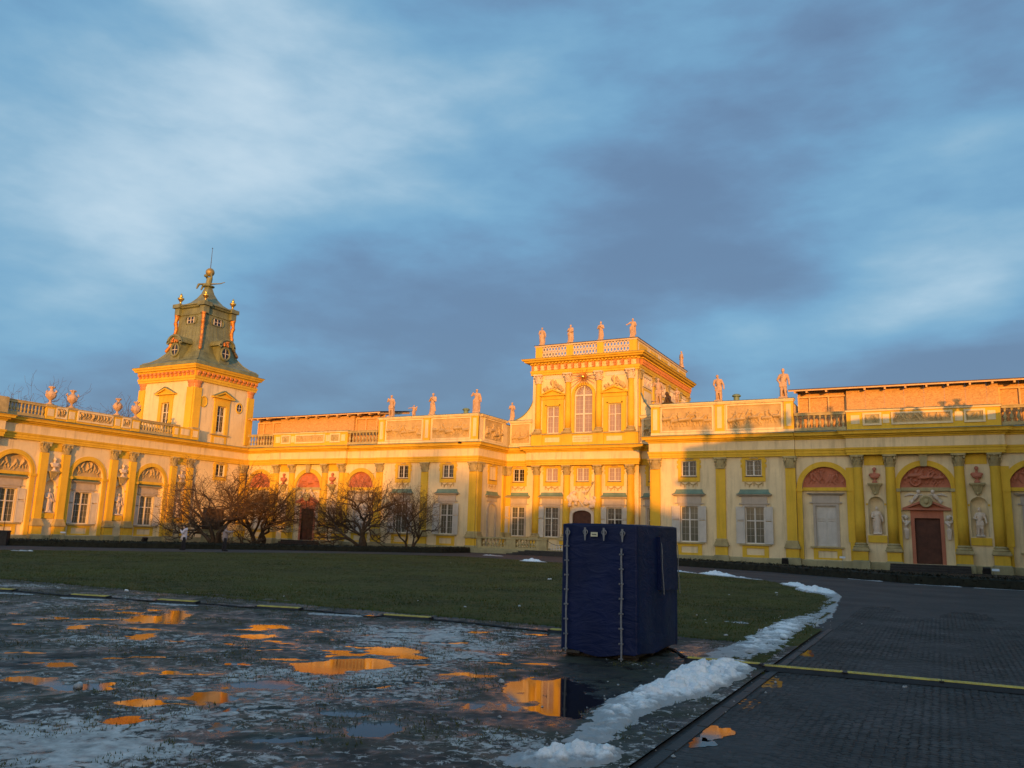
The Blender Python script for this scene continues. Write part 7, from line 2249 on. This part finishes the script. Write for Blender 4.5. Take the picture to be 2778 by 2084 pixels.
# ------------------------------------------------------------------ bare shrubs and trees
def tree(name, label, base, height, spread, seed, stems=2, depth=5, thick=0.16, group=None, buds=True, kids=(4, 4, 4, 4, 3), side=4, cat='shrub', low=0.18, upturn=0.35, twmat='twig', tmin=0.004):
    spr = 0.30 if spread > height else 0.15
    rs_ = random.Random(seed)
    trunk, crown = MB(), MB()
    c0 = Vector((0, 0, height * 0.45))

    def inside(p):
        q = (p - Vector((0, 0, height * 0.42)))
        return (q.x / (spread * 0.5)) ** 2 + (q.y / (spread * 0.5)) ** 2 + (q.z / (height * 0.58)) ** 2 < 1.15

    def grow(p, d, L, r, lev):
        n = 5 if lev < 3 else 3
        pts = [p]
        dd = d.copy()
        for k in range(n):
            wob = Vector((rs_.gauss(0, 1), rs_.gauss(0, 1), rs_.gauss(0, 0.7))) * (0.22 + 0.06 * lev)
            dd = (dd + wob + Vector((0, 0, upturn * 0.22 * (1 if lev > 1 else 0.3)))).normalized()
            pts.append(pts[-1] + dd * L / n)
            if lev >= 2 and not inside(pts[-1]): break
        m = len(pts) - 1
        tgt = trunk if lev < 3 else crown
        ns = (8, 6, 5, 3, 3, 3)[min(lev, 5)]
        for k in range(m):
            ra, rb = r * (1 - 0.55 * k / m), r * (1 - 0.55 * (k + 1) / m)
            tgt.tube(pts[k], pts[k + 1], max(ra, tmin), max(rb, tmin), ns, False)
        if lev >= depth:
            if buds:
                e = pts[-1]; f = (pts[-1] - pts[-2]).normalized(); s = 0.028
                a = f.orthogonal().normalized() * s * 0.5; b = f.cross(a).normalized() * s * 0.5
                crown.add([e, e + a + f * s, e + b + f * s, e - a + f * s, e - b + f * s, e + f * s * 3], [(0, 2, 1), (0, 3, 2), (0, 4, 3), (0, 1, 4), (1, 2, 5), (2, 3, 5), (3, 4, 5), (4, 1, 5)])
            return
        for k in range(kids[lev]):
            t = rs_.uniform(0.35, 1.0) if k else 1.0
            i = min(m, max(1, int(round(t * m))))
            q = pts[i]
            ax = dd.orthogonal().normalized()
            ax.rotate(Matrix.Rotation(rs_.uniform(0, 6.283), 3, dd))
            ang = rs_.uniform(0.45, 1.1) if k else rs_.uniform(0.1, 0.4)
            nd_ = (dd * math.cos(ang) + ax * math.sin(ang)).normalized()
            out = (q - Vector((0, 0, q.z))).normalized() if q.xy.length > 0.01 else Vector((0, 0, 0))
            nd_ = (nd_ + out * spr).normalized()
            if nd_.z < -0.25: nd_.z = -0.1
            grow(q, nd_, L * rs_.uniform(0.62, 0.88), r * rs_.uniform(0.45, 0.62), lev + 1)
    for k in range(stems):
        a = 2 * math.pi * k / stems + rs_.uniform(-0.5, 0.5)
        tilt = rs_.uniform(0.35, 0.75) if stems > 1 else rs_.uniform(0, 0.15)
        d = Vector((math.cos(a) * math.sin(tilt), math.sin(a) * math.sin(tilt), math.cos(tilt)))
        grow(Vector((math.cos(a) * 0.15, math.sin(a) * 0.15, -0.05)) if stems > 1 else Vector((0, 0, -0.05)), d, height * (0.40 if stems > 1 else 0.36), thick * rs_.uniform(0.8, 1.1), 0)
    root = thing(name, label, cat, TR(*base), group)
    put('trunk', trunk.mesh('trunk', 'bark', True), root)
    put('crown', crown.mesh('crown', twmat, True), root)
    return root


SG = 'bare magnolia-like shrubs in front of the palace'
tree('bare_shrub', 'largest bare shrub, in front of the tower corner behind the two people', (-49.3, 45.9, 0), 7.1, 9.6, 3, stems=4, thick=0.20, group=SG, kids=(4, 4, 4, 4, 3))
tree('bare_shrub', 'broad bare shrub with forked trunk right of the largest shrub', (-48.0, 49.0, 0), 6.2, 8.2, 5, stems=3, thick=0.19, group=SG, kids=(4, 4, 4, 4, 3))
tree('bare_shrub', 'bare shrub with a crooked spreading trunk before the left gallery arches', (-41.9, 54.4, 0), 6.4, 9.2, 21, stems=3, thick=0.20, group=SG, kids=(4, 5, 4, 4, 3))
tree('bare_shrub', 'smallest bare shrub with upright twigs before the left pavilion windows', (-38.2, 55.8, 0), 5.4, 5.2, 13, stems=3, thick=0.11, group=SG, kids=(4, 4, 4, 3, 3), upturn=0.8)
BG = 'far bare trees behind the left wing'
for k, (x, y, h, s) in enumerate(((-163, 92, 35, 24), (-152, 96, 33, 20), (-139, 98, 29.5, 17), (-133, 101, 28, 15))):
    tree('bare_tree', ('leftmost far bare tree behind the wing roof', 'second far bare tree behind the first pair of urns', 'third far bare tree between the urn pairs', 'far bare tree touching the tower edge')[k],
         (x, y, -1), h, s, 60 + k, stems=1, depth=5, thick=0.5, group=BG, buds=False, kids=(5, 5, 4, 4, 3), cat='tree', upturn=0.7, tmin=0.02)

# ------------------------------------------------------------------ things in the court
def tarp_box():
    root = thing('covered_booth', 'upright booth wrapped in a navy blue tarpaulin with grey straps', 'covered booth', TR(0, 0, 0))
    FL, FR_, BR, BL = Vector((-4.80, 10.85)), Vector((-3.66, 10.76)), Vector((-3.60, 12.5)), Vector((-4.74, 12.56))
    zb, zt = 0.09, 1.82
    vs, fs = [], []
    ring = []
    N = (46, 60, 46, 60)
    corners = (FL, FR_, BR, BL)
    for s in range(4):
        a, b = corners[s], corners[(s + 1) % 4]
        for k in range(N[s]): ring.append((a + (b - a) * k / N[s], s, k / N[s]))
    H = 56
    cen = (FL + BR) / 2
    for j in range(H + 1):
        t = j / H
        z = zb + (zt - zb) * t
        for p, s, u in ring:
            d = (p - cen)
            nrm_ = ((corners[(s + 1) % 4] - corners[s]).normalized()); nrm_ = Vector((nrm_.y, -nrm_.x))
            U = u * (1.15 if s % 2 == 0 else 1.75)
            wr = 0.020 * float(fbm(np.array([(U + 0.9 * t) * 2.4 + s * 7]), np.array([(t * 1.7 - 0.6 * U) * 1.1]), 91, 3)[0]) + 0.006 * math.sin(8 * (U - 0.9 * t) + s) * math.sin(math.pi * u)
            if s == 1: wr += 0.012 * math.sin(6 * U + 2.5 * t) * (1 - t) + 0.03 * (1 - t) * math.sin(math.pi * u)
            edge = min(u, 1 - u) * (1.15 if s % 2 == 0 else 1.75)
            wr *= min(1, edge / 0.08) * min(1, (1 - t) / 0.04)
            rnd = 0.014 * max(0, 1 - edge / 0.03)
            q = p + nrm_ * (wr - rnd)
            zz = z + (0.02 * math.sin(6.28 * u * 1.5 + s) + 0.035 * (s == 0) * -math.sin(math.pi * u)) * (1 - t) ** 6 - (0.012 * (1 - min(1, edge / 0.2)) if j == H else 0)
            vs.append((q.x, q.y, zz))
    n = len(ring)
    for j in range(H):
        for k in range(n): fs.append((j * n + k, j * n + (k + 1) % n, (j + 1) * n + (k + 1) % n, (j + 1) * n + k))
    vs.append((cen.x, cen.y, zt + 0.012)); e = len(vs) - 1
    fs += [(H * n + k, H * n + (k + 1) % n, e) for k in range(n)]
    put('tarpaulin', MB().add(vs, fs).mesh('tarpaulin', 'tarp', True), root)
    put('pallet', MB().box(-4.74, -3.72, 10.92, 11.04, 0.0, 0.05).box(-4.74, -3.72, 11.6, 11.72, 0.0, 0.05).box(-4.74, -3.72, 12.3, 12.42, 0.0, 0.05)
        .box(-4.76, -4.5, 10.80, 12.45, 0.052, 0.085).box(-4.3, -4.05, 10.86, 12.45, 0.052, 0.085).box(-3.95, -3.70, 10.84, 12.45, 0.052, 0.085).mesh('pallet', 'pallet'), root)
    ux = (FR_ - FL).normalized(); ang = math.atan2(ux.y, ux.x)

    def front(x, z, off=0.035):          # point on the front sheet
        p = FL + ux * (x + 4.80) + Vector((ux.y, -ux.x)) * off
        return TR(p.x, p.y, z, ang)

    def buckle():
        mb = MB()
        m = 14
        for k in range(m):
            a, b = 2 * math.pi * k / m, 2 * math.pi * (k + 1) / m
            mb.tube((0.034 * math.cos(a), 0, 0.034 * math.sin(a)), (0.034 * math.cos(b), 0, 0.034 * math.sin(b)), 0.007, 0.007, 5, False)
        mb.box(-0.014, 0.014, -0.012, -0.004, -0.02, 0.062); mb.taper(-0.018, 0.018, -0.010, -0.002, -0.115, -0.02, -0.0, 0)
        mb.v = [(x * (0.35 if z < -0.1 else 1), y, z) for x, y, z in mb.v]
        return mb.mesh('buckle', 'steel')
    for x, z in ((-4.70, 1.69), (-4.42, 1.70), (-4.13, 1.70), (-3.85, 1.69)): put('buckle', cached('buck', buckle), root, front(x, z))
    for x, z0, z1 in ((-4.70, 0.06, 1.58), (-3.86, 0.0, 1.49)):
        mb = MB()
        n = 24
        for k in range(n):
            za, zb_ = z0 + (z1 - z0) * k / n, z0 + (z1 - z0) * (k + 1) / n
            xa, xb = 0.004 * math.sin(k * 0.5), 0.004 * math.sin((k + 1) * 0.5)
            mb.add([(xa - 0.011, -0.012, za), (xa + 0.011, -0.012, za), (xb + 0.011, -0.012, zb_), (xb - 0.011, -0.012, zb_),
                    (xa - 0.011, 0.0, za), (xa + 0.011, 0.0, za), (xb + 0.011, 0.0, zb_), (xb - 0.011, 0.0, zb_)], [(0, 1, 2, 3), (0, 3, 7, 4), (1, 5, 6, 2)])
        s = put('strap', mb.mesh('strap', 'strap'), root, front(x, 0))
        for k in range(8):
            z = z1 - 0.08 - (z1 - z0 - 0.12) * k / 7
            put('strap_loop', cached('loop', lambda: MB().tube((-0.028, 0, 0), (0.028, 0, 0), 0.006, 0.006, 6).box(-0.031, -0.021, -0.014, 0.01, -0.011, 0.011).box(0.021, 0.031, -0.014, 0.01, -0.011, 0.011).mesh('strap_loop', 'steel')), s, TR(0, -0.012, z))
    l = put('name_plate', MB().box(-0.052, 0.052, -0.003, 0.0, -0.03, 0.03).mesh('name_plate', 'paper'), root, front(-4.28, 1.67))
    put('print', MB().box(-0.035, 0.035, -0.005, -0.0031, -0.006, 0.006).mesh('print', 'ink'), l, I4())
    # side: a sewn-on flap with two draw cords
    put('flap', MB().add([(0.055, 11.58, 0.91), (0.06, 12.40, 0.89), (0.045, 12.38, 1.66), (0.045, 11.54, 1.66)], [(0, 1, 2, 3)]).add([(0.055, 11.58, 0.91), (0.06, 12.40, 0.89), (0.01, 12.40, 0.89), (0.01, 11.58, 0.91)], [(0, 1, 2, 3)])
        .add([(0.055, 11.58, 0.91), (0.045, 11.54, 1.66), (0.0, 11.54, 1.66), (0.0, 11.58, 0.91)], [(0, 1, 2, 3)]).mesh('flap', 'tarp'), root, TR(-3.62, 0, 0))
    for ya, yb, za, zb_ in ((11.53, 11.64, 1.58, 0.85), (12.34, 12.45, 1.55, 0.83)):
        pts = [(-3.55 + 0.004 * math.sin(k), ya + (yb - ya) * k / 9, za + (zb_ - za) * k / 9) for k in range(10)]
        put('draw_cord', MB().path(pts, 0.007, 5).mesh('draw_cord', 'strap'), root)
    return root


tarp_box()


def ramp_mesh(L, w=0.26, h=0.06):
    a = MB()
    pr = [(-w / 2, 0), (w / 2, 0), (w / 2 - 0.03, h * 0.45), (w * 0.26, h * 0.86), (-w * 0.26, h * 0.86), (-w / 2 + 0.03, h * 0.45)]
    a.sweep([(-L / 2, 0), (L / 2, 0)], pr)
    for sx in (-L / 2 + 0.02, L / 2 - 0.02): a.box(sx - 0.02, sx + 0.02, -w * 0.36, w * 0.36, h * 0.80, h * 0.98)
    b = MB()
    b.sweep([(-L / 2 + 0.03, 0), (L / 2 - 0.03, 0)], [(-w * 0.27, h * 0.862), (w * 0.27, h * 0.862), (w * 0.25, h * 1.05), (-w * 0.25, h * 1.05)])
    m = 26
    for k in range(m):                      # anti-slip studs
        x = -L / 2 + 0.07 + (L - 0.14) * k / (m - 1)
        for q in (-0.04, 0.0, 0.04): b.box(x - 0.01, x + 0.01, q - 0.008, q + 0.008, h * 1.051, h * 1.09)
    return a.mesh('ramp_body', 'black'), b.mesh('ramp_lid', 'rampyellow')


def cable_ramp(label, p0, p1, z, group, tilt=0.0, wide=0.26):
    p0, p1 = Vector(p0), Vector(p1)
    L = (p1 - p0).length
    a = math.atan2(p1.y - p0.y, p1.x - p0.x); c = (p0 + p1) / 2
    root = thing('cable_ramp', label, 'cable ramp', TR(c.x, c.y, z, a) @ Matrix.Rotation(tilt, 4, 'X'), group)
    A, B = cached(('ramp', round(L, 1)), lambda: ramp_mesh(round(L, 1), wide))
    put('ramp_body', A, root); put('ramp_lid', B, root)
    return root


G1 = 'yellow cable ramps in a row along the lawn'
names = ('leftmost yellow cable ramp, cut by the picture edge', 'second yellow cable ramp from the left', 'third yellow cable ramp from the left', 'fourth yellow cable ramp from the left',
         'fifth yellow cable ramp from the left', 'short visible yellow cable ramp just left of the blue box')
ends = [((-19.75, 11.5), (-18.8, 11.72)), ((-16.95, 11.85), (-16.0, 12.05)), ((-14.75, 12.3), (-13.8, 12.5)), ((-12.35, 12.72), (-11.4, 12.95)), ((-9.5, 13.1), (-8.5, 13.28)), ((-6.03, 13.1), (-5.1, 13.12))]
for nm, (a, b) in zip(names, ends): cable_ramp(nm, a, b, 0.010, G1, tilt=0.06, wide=0.22)
pts = []
for (a, b), (c, d) in zip(ends[:-1], ends[1:]):
    a, b, c, d = Vector(a), Vector(b), Vector(c), Vector(d)
    for t in np.linspace(0, 1, 8): pts.append(b + (c - b) * t + Vector((0.0, 0.05 * math.sin(t * 6.28))))
    for t in np.linspace(0.1, 0.9, 3): pts.append(c + (d - c) * t)
pts += [Vector((-4.9, 12.95)), Vector((-4.2, 12.75)), Vector((-3.6, 12.3)), Vector((-3.3, 11.7)), Vector((-3.05, 11.35))]
cb = MB()
for off in (-0.03, 0.03):
    cb.path([(p.x, p.y + off, float(mud_height(np.array([p.x]), np.array([p.y]))[0]) + 0.012 if -23 < p.x < -2.2 and p.y < 14 else 0.04) for p in pts], 0.014, 6)
tag(put('power_cable', cb.mesh('power_cable', 'black', True)), 'pair of black cables running along the lawn between the yellow ramps', 'cable')
G2 = 'yellow cable ramps laid end to end across the drive'
seg = [(-3.12, 11.28), (-2.17, 11.34), (-1.13, 11.44), (-0.08, 11.50), (0.97, 11.54), (2.02, 11.58)]
for k, (a, b) in enumerate(zip(seg[:-1], seg[1:])):
    lb = ('first yellow ramp of the drive row, starting beside the blue box and snow', 'second yellow ramp of the drive row, just right of the kerb', 'third yellow ramp of the drive row', 'fourth yellow ramp of the drive row, at the right picture edge',
          'yellow ramp of the drive row beyond the right picture edge', 'yellow ramp of the drive row beyond the right picture edge')[k]
    cable_ramp(lb, a, b, 0.004 + (0.014 if k == 0 else 0), G2, tilt=-0.02, wide=0.26)


# ---- two people taking pictures on the far path
def person(label, x, y, rz, jmat, arm, seed, bag=False, hood=False, H=1.58):
    root = thing('person', label, 'person', TR(x, y, 0, rz), 'people taking pictures on the far path')
    k = H
    v = lambda *p: Vector(p) * k
    sh = {-1: v(-0.105, 0, 0.80), 1: v(0.105, 0, 0.80)}
    hip = {-1: v(-0.05, 0, 0.50), 1: v(0.05, 0, 0.50)}
    kn = {-1: v(-0.055, -0.03, 0.27), 1: v(0.055, 0.03, 0.27)}
    an = {-1: v(-0.055, -0.035, 0.05), 1: v(0.055, 0.055, 0.05)}
    el = {s: v(*arm[s][0]) for s in (-1, 1)}; ha = {s: v(*arm[s][1]) for s in (-1, 1)}
    hd = v(0, -0.02, 0.925)
    b = MB()
    caps(b, v(0, 0, 0.52), 0.075 * k, v(0, 0, 0.76), 0.09 * k); caps(b, sh[-1], 0.045 * k, sh[1], 0.045 * k)
    caps(b, v(0, 0, 0.78), 0.04 * k, hd, 0.04 * k); ell(b, hd, (0.048 * k, 0.056 * k, 0.068 * k)); ell(b, hd + v(0, -0.056, -0.005), (0.012 * k, 0.014 * k, 0.016 * k))
    for s in (-1, 1):
        caps(b, hip[s], 0.06 * k, kn[s], 0.042 * k); caps(b, kn[s], 0.042 * k, an[s], 0.028 * k); caps(b, an[s], 0.025 * k, an[s] + v(0, -0.08, -0.02), 0.02 * k)
        caps(b, sh[s], 0.036 * k, el[s], 0.03 * k); caps(b, el[s], 0.03 * k, ha[s], 0.022 * k)
        d = (ha[s] - el[s]).normalized()
        ell(b, ha[s] + d * 0.03 * k, (0.024 * k, 0.024 * k, 0.026 * k))
        for q in range(4): caps(b, ha[s] + d * 0.04 * k + v(-0.018 + 0.012 * q, 0, 0.006), 0.007 * k, ha[s] + d * (0.075 - 0.006 * abs(q - 1.5)) * k + v(-0.018 + 0.012 * q, -0.008, 0.012), 0.006 * k, 6)
        caps(b, ha[s] + d * 0.02 * k + v(-s * 0.02, 0, 0), 0.008 * k, ha[s] + d * 0.05 * k + v(-s * 0.035, 0, 0.012), 0.007 * k, 6)
        ell(b, hd + v(s * 0.05, 0.005, -0.005), (0.01 * k, 0.014 * k, 0.018 * k))
    put('body', fuse(b, 'body', 'skin', 0.016, 1), root)
    j = MB()
    caps(j, v(0, 0.005, 0.47), 0.105 * k, v(0, 0, 0.74), 0.108 * k); caps(j, sh[-1], 0.058 * k, sh[1], 0.058 * k); caps(j, v(0, 0.01, 0.78), 0.06 * k, v(0, 0.015, 0.85), 0.055 * k)
    if hood: caps(j, v(-0.05, 0.07, 0.82), 0.05 * k, v(0.05, 0.07, 0.82), 0.05 * k); caps(j, v(0, 0.05, 0.80), 0.06 * k, v(0, 0.06, 0.87), 0.05 * k)
    for s in (-1, 1): caps(j, sh[s], 0.05 * k, el[s], 0.044 * k); caps(j, el[s], 0.044 * k, el[s] + (ha[s] - el[s]) * 0.9, 0.034 * k)
    put('jacket', fuse(j, 'jacket', jmat, 0.022, 2, 0.02, 0.12), root)
    t = MB(); caps(t, v(-0.03, 0, 0.49), 0.082 * k, v(0.03, 0, 0.49), 0.082 * k)
    for s in (-1, 1): caps(t, hip[s], 0.07 * k, kn[s], 0.05 * k); caps(t, kn[s], 0.05 * k, an[s] + v(0, 0, 0.01), 0.04 * k)
    put('trousers', fuse(t, 'trousers', 'trousers', 0.018, 2), root)
    for s in (-1, 1):
        f = MB(); caps(f, an[s] + v(0, 0.01, -0.005), 0.032 * k, an[s] + v(0, -0.085, -0.022), 0.028 * k)
        me = fuse(f, 'shoe', 'trousers', 0.014, 1); put('shoe', me, root)
    h = MB(); ell(h, hd + v(0, 0.018, 0.022), (0.058 * k, 0.06 * k, 0.062 * k)); caps(h, hd + v(0, 0.045, 0.0), 0.045 * k, v(0, 0.06, 0.80), 0.04 * k)
    put('hair', fuse(h, 'hair', 'hair', 0.016, 1), root)
    mid = (ha[-1] + ha[1]) / 2 + v(0, -0.045, 0.03)
    tag(put('phone', MB().box(-0.04, 0.04, -0.005, 0.005, -0.075, 0.075).mesh('phone', 'black'), None, TR(x, y, 0, rz) @ Matrix.Translation(mid)), 'dark phone held up by the person %s' % ('in the pale hooded jacket' if bag else 'in the taupe jacket'), 'phone')
    if bag:
        tag(put('shoulder_bag', MB().taper(-0.05, 0.05, -0.12, 0.12, 0.0, 0.24, 0.01, 0.02).tube((0, -0.08, 0.23), (0, 0, 0.55), 0.008, 0.008).tube((0, 0.08, 0.23), (0, 0, 0.55), 0.008, 0.008).mesh('shoulder_bag', 'bag'), None, TR(x, y, 0, rz) @ Matrix.Translation(v(-0.155, -0.06, 0.42))), 'white shoulder bag of the person in the pale jacket', 'bag')
    return root


person('person in a pale hooded jacket and dark trousers, turned left', -42.6, 37.0, R(-41), 'jacket', {-1: ((-0.13, -0.09, 0.68), (-0.04, -0.16, 0.80)), 1: ((0.13, -0.09, 0.68), (0.04, -0.16, 0.80))}, 1, bag=True, hood=True, H=1.56)
person('person in a taupe jacket with both arms stretched out to the right', -40.5, 38.4, R(139), 'jacket2', {-1: ((-0.10, -0.12, 0.76), (-0.03, -0.27, 0.79)), 1: ((0.10, -0.12, 0.76), (0.03, -0.27, 0.79))}, 2, H=1.58)

# ---- small things by the palace
wc = thing('winter_cover', 'tall dark boarded cover on a pale block behind the largest shrub', 'winter cover', TR(-54.6, 50.2, 0, R(40)))
put('block', MB().taper(-0.75, 0.75, -0.6, 0.6, 0, 1.25, 0.03, 0.03).mesh('block', 'plinth'), wc)
for k in range(6): put('plank', cached('wplank', lambda: MB().box(-0.125, 0.115, -0.03, 0.0, 1.26, 3.0).mesh('plank', 'bark')), wc, TR(-0.62 + 0.25 * k, -0.62, 0))
for k in range(5): put('plank', CACHE['wplank'], wc, TR(0.76, -0.5 + 0.25 * k, 0, HALFPI))
put('cover_core', MB().box(-0.74, 0.74, -0.6, 0.6, 1.255, 2.99).mesh('cover_core', 'bark'), wc)
put('cover_roof', MB().add([(-0.85, -0.75, 2.95), (0.85, -0.75, 3.2), (0.85, 0.75, 3.2), (-0.85, 0.75, 2.95), (-0.85, -0.75, 3.0), (0.85, -0.75, 3.25), (0.85, 0.75, 3.25), (-0.85, 0.75, 3.0)], [(0, 3, 2, 1), (4, 5, 6, 7), (0, 1, 5, 4), (1, 2, 6, 5), (2, 3, 7, 6), (3, 0, 4, 7)]).mesh('cover_roof', 'bark'), wc)

cab = thing('cabinet', 'dark cabinet with a thin pole at the left picture edge', 'cabinet', TR(-51.95, 31.05, 0, R(40)))
put('body', MB().box(-0.42, 0.42, -0.3, 0.3, 0, 0.85).mesh('body', 'black'), cab)
put('lid', MB().taper(-0.46, 0.46, -0.34, 0.34, 0.852, 0.92, 0.04, 0.04).mesh('lid', 'black'), cab)
put('pole', MB().tube((0.1, 0, 0.92), (0.1, 0, 1.65), 0.02, 0.015, 8).mesh('pole', 'black'), cab)


def stake_sign(label, x, y, rz, h=0.75):
    r = thing('stake_sign', label, 'sign', TR(x, y, 0, rz), 'small white signs on stakes')
    put('stake', MB().tube((0, 0, 0), (0, 0, h - 0.02), 0.012, 0.012, 6).mesh('stake', 'steel'), r)
    put('plate', MB().box(-0.17, 0.17, -0.10, 0.10, -0.006, 0.006).mesh('plate', 'bag'), r, TR(0, 0, h) @ Matrix.Rotation(R(35), 4, 'X'))


stake_sign('small white sign on a stake before the second wing window', -58.0, 39.2, R(60))
stake_sign('small white sign on a stake under the closed white shutters', -5.6, 57.0, 0)
stake_sign('small white sign on a stake right of the red portal', 2.5, 50.0, 0, 0.5)


def floodlight(label, x, y, rz):
    r = thing('floodlight', label, 'floodlight', TR(x, y, 0, rz), 'ground floodlights along the palace')
    put('housing', MB().taper(-0.2, 0.2, -0.12, 0.12, -0.17, 0.17, 0.0, 0.03).mesh('housing', 'black'), r, TR(0, 0, 0.34) @ Matrix.Rotation(R(-25), 4, 'X'))
    put('bracket', MB().box(-0.23, -0.21, -0.02, 0.02, 0, 0.36).box(0.21, 0.23, -0.02, 0.02, 0, 0.36).box(-0.23, 0.23, -0.02, 0.02, -0.02, 0.0).mesh('bracket', 'black'), r)


floodlight('black floodlight on the ground below the double pilaster of the right pavilion', -9.5, 59.2, math.pi)
floodlight('black floodlight on the ground right of the red portal', 2.3, 55.0, math.pi)
floodlight('black floodlight on the bed before the third wing lunette', -56.0, 44.8, -HALFPI)

# ------------------------------------------------------------------ behind the camera: what keeps the low sun off the court
def occluder(label, x, y, w, d, eave, ridge, rz=0.0):  # unseen house shape, added and sized to shade the court
    r = thing('occluder', label, 'occluder', TR(x, y, 0, rz), 'occluders added behind the camera')
    put('wall', MB().box(-w / 2, w / 2, -d / 2, d / 2, 0, eave).mesh('wall', 'farwall'), r)
    e = 0.5
    put('roof', MB().add([(-w / 2 - e, -d / 2 - e, eave), (w / 2 + e, -d / 2 - e, eave), (w / 2 + e, d / 2 + e, eave), (-w / 2 - e, d / 2 + e, eave), (-w / 2 + d / 3, 0, ridge), (w / 2 - d / 3, 0, ridge)],
                         [(0, 1, 5, 4), (1, 2, 5), (2, 3, 4, 5), (3, 0, 4), (3, 2, 1, 0)]).mesh('roof', 'tile'), r)
    for k in range(int(w / 3)):
        wn_ = put('window', cached('owin', lambda: frame_mesh(1.0, 1.6, 0.6, False)), r, TR(-w / 2 + 1.5 + 3 * k, d / 2 + 0.02, 1.2, math.pi))
        put('pane', cached('opane', lambda: MB().box(-0.43, 0.43, 0.02, 0.05, 0.07, 1.53).mesh('pane', 'glass')), wn_, I4())


occluder('long low outbuilding added behind the camera to block the sun, far left', -44, -42, 42, 9, 4.4, 5.9)
occluder('outbuilding added behind the camera to block the sun, left of the axis', -11, -42, 20, 9, 5.6, 7.9)
occluder('outbuilding added behind the camera to block the sun, on the axis', 8, -42, 17, 10, 6.6, 9.3)
occluder('taller outbuilding added behind the camera to block the sun, right', 24, -41, 15, 11, 8.4, 11.2)
occluder('tallest outbuilding added behind the camera to block the sun, beside the right wing', 37, -38, 9, 11, 9.4, 12.2)
TG = 'trees behind the camera'
for k, (x, y, h, s) in enumerate(((29, -50, 15.5, 9), (21, -52, 15, 9), (13.5, -50, 19, 10), (8, -55, 18.5, 10), (0.5, -50, 13, 8), (-8, -50, 10.5, 8))):
    tree('bare_tree', 'bare tree behind the camera, %s from the right' % ('first', 'second', 'third', 'fourth', 'fifth', 'sixth')[k], (x, y, 0), h, s, 80 + k, stems=1, depth=4, thick=0.34, group=TG, buds=False, kids=(5, 6, 6, 6), cat='tree', upturn=0.6, tmin=0.035)
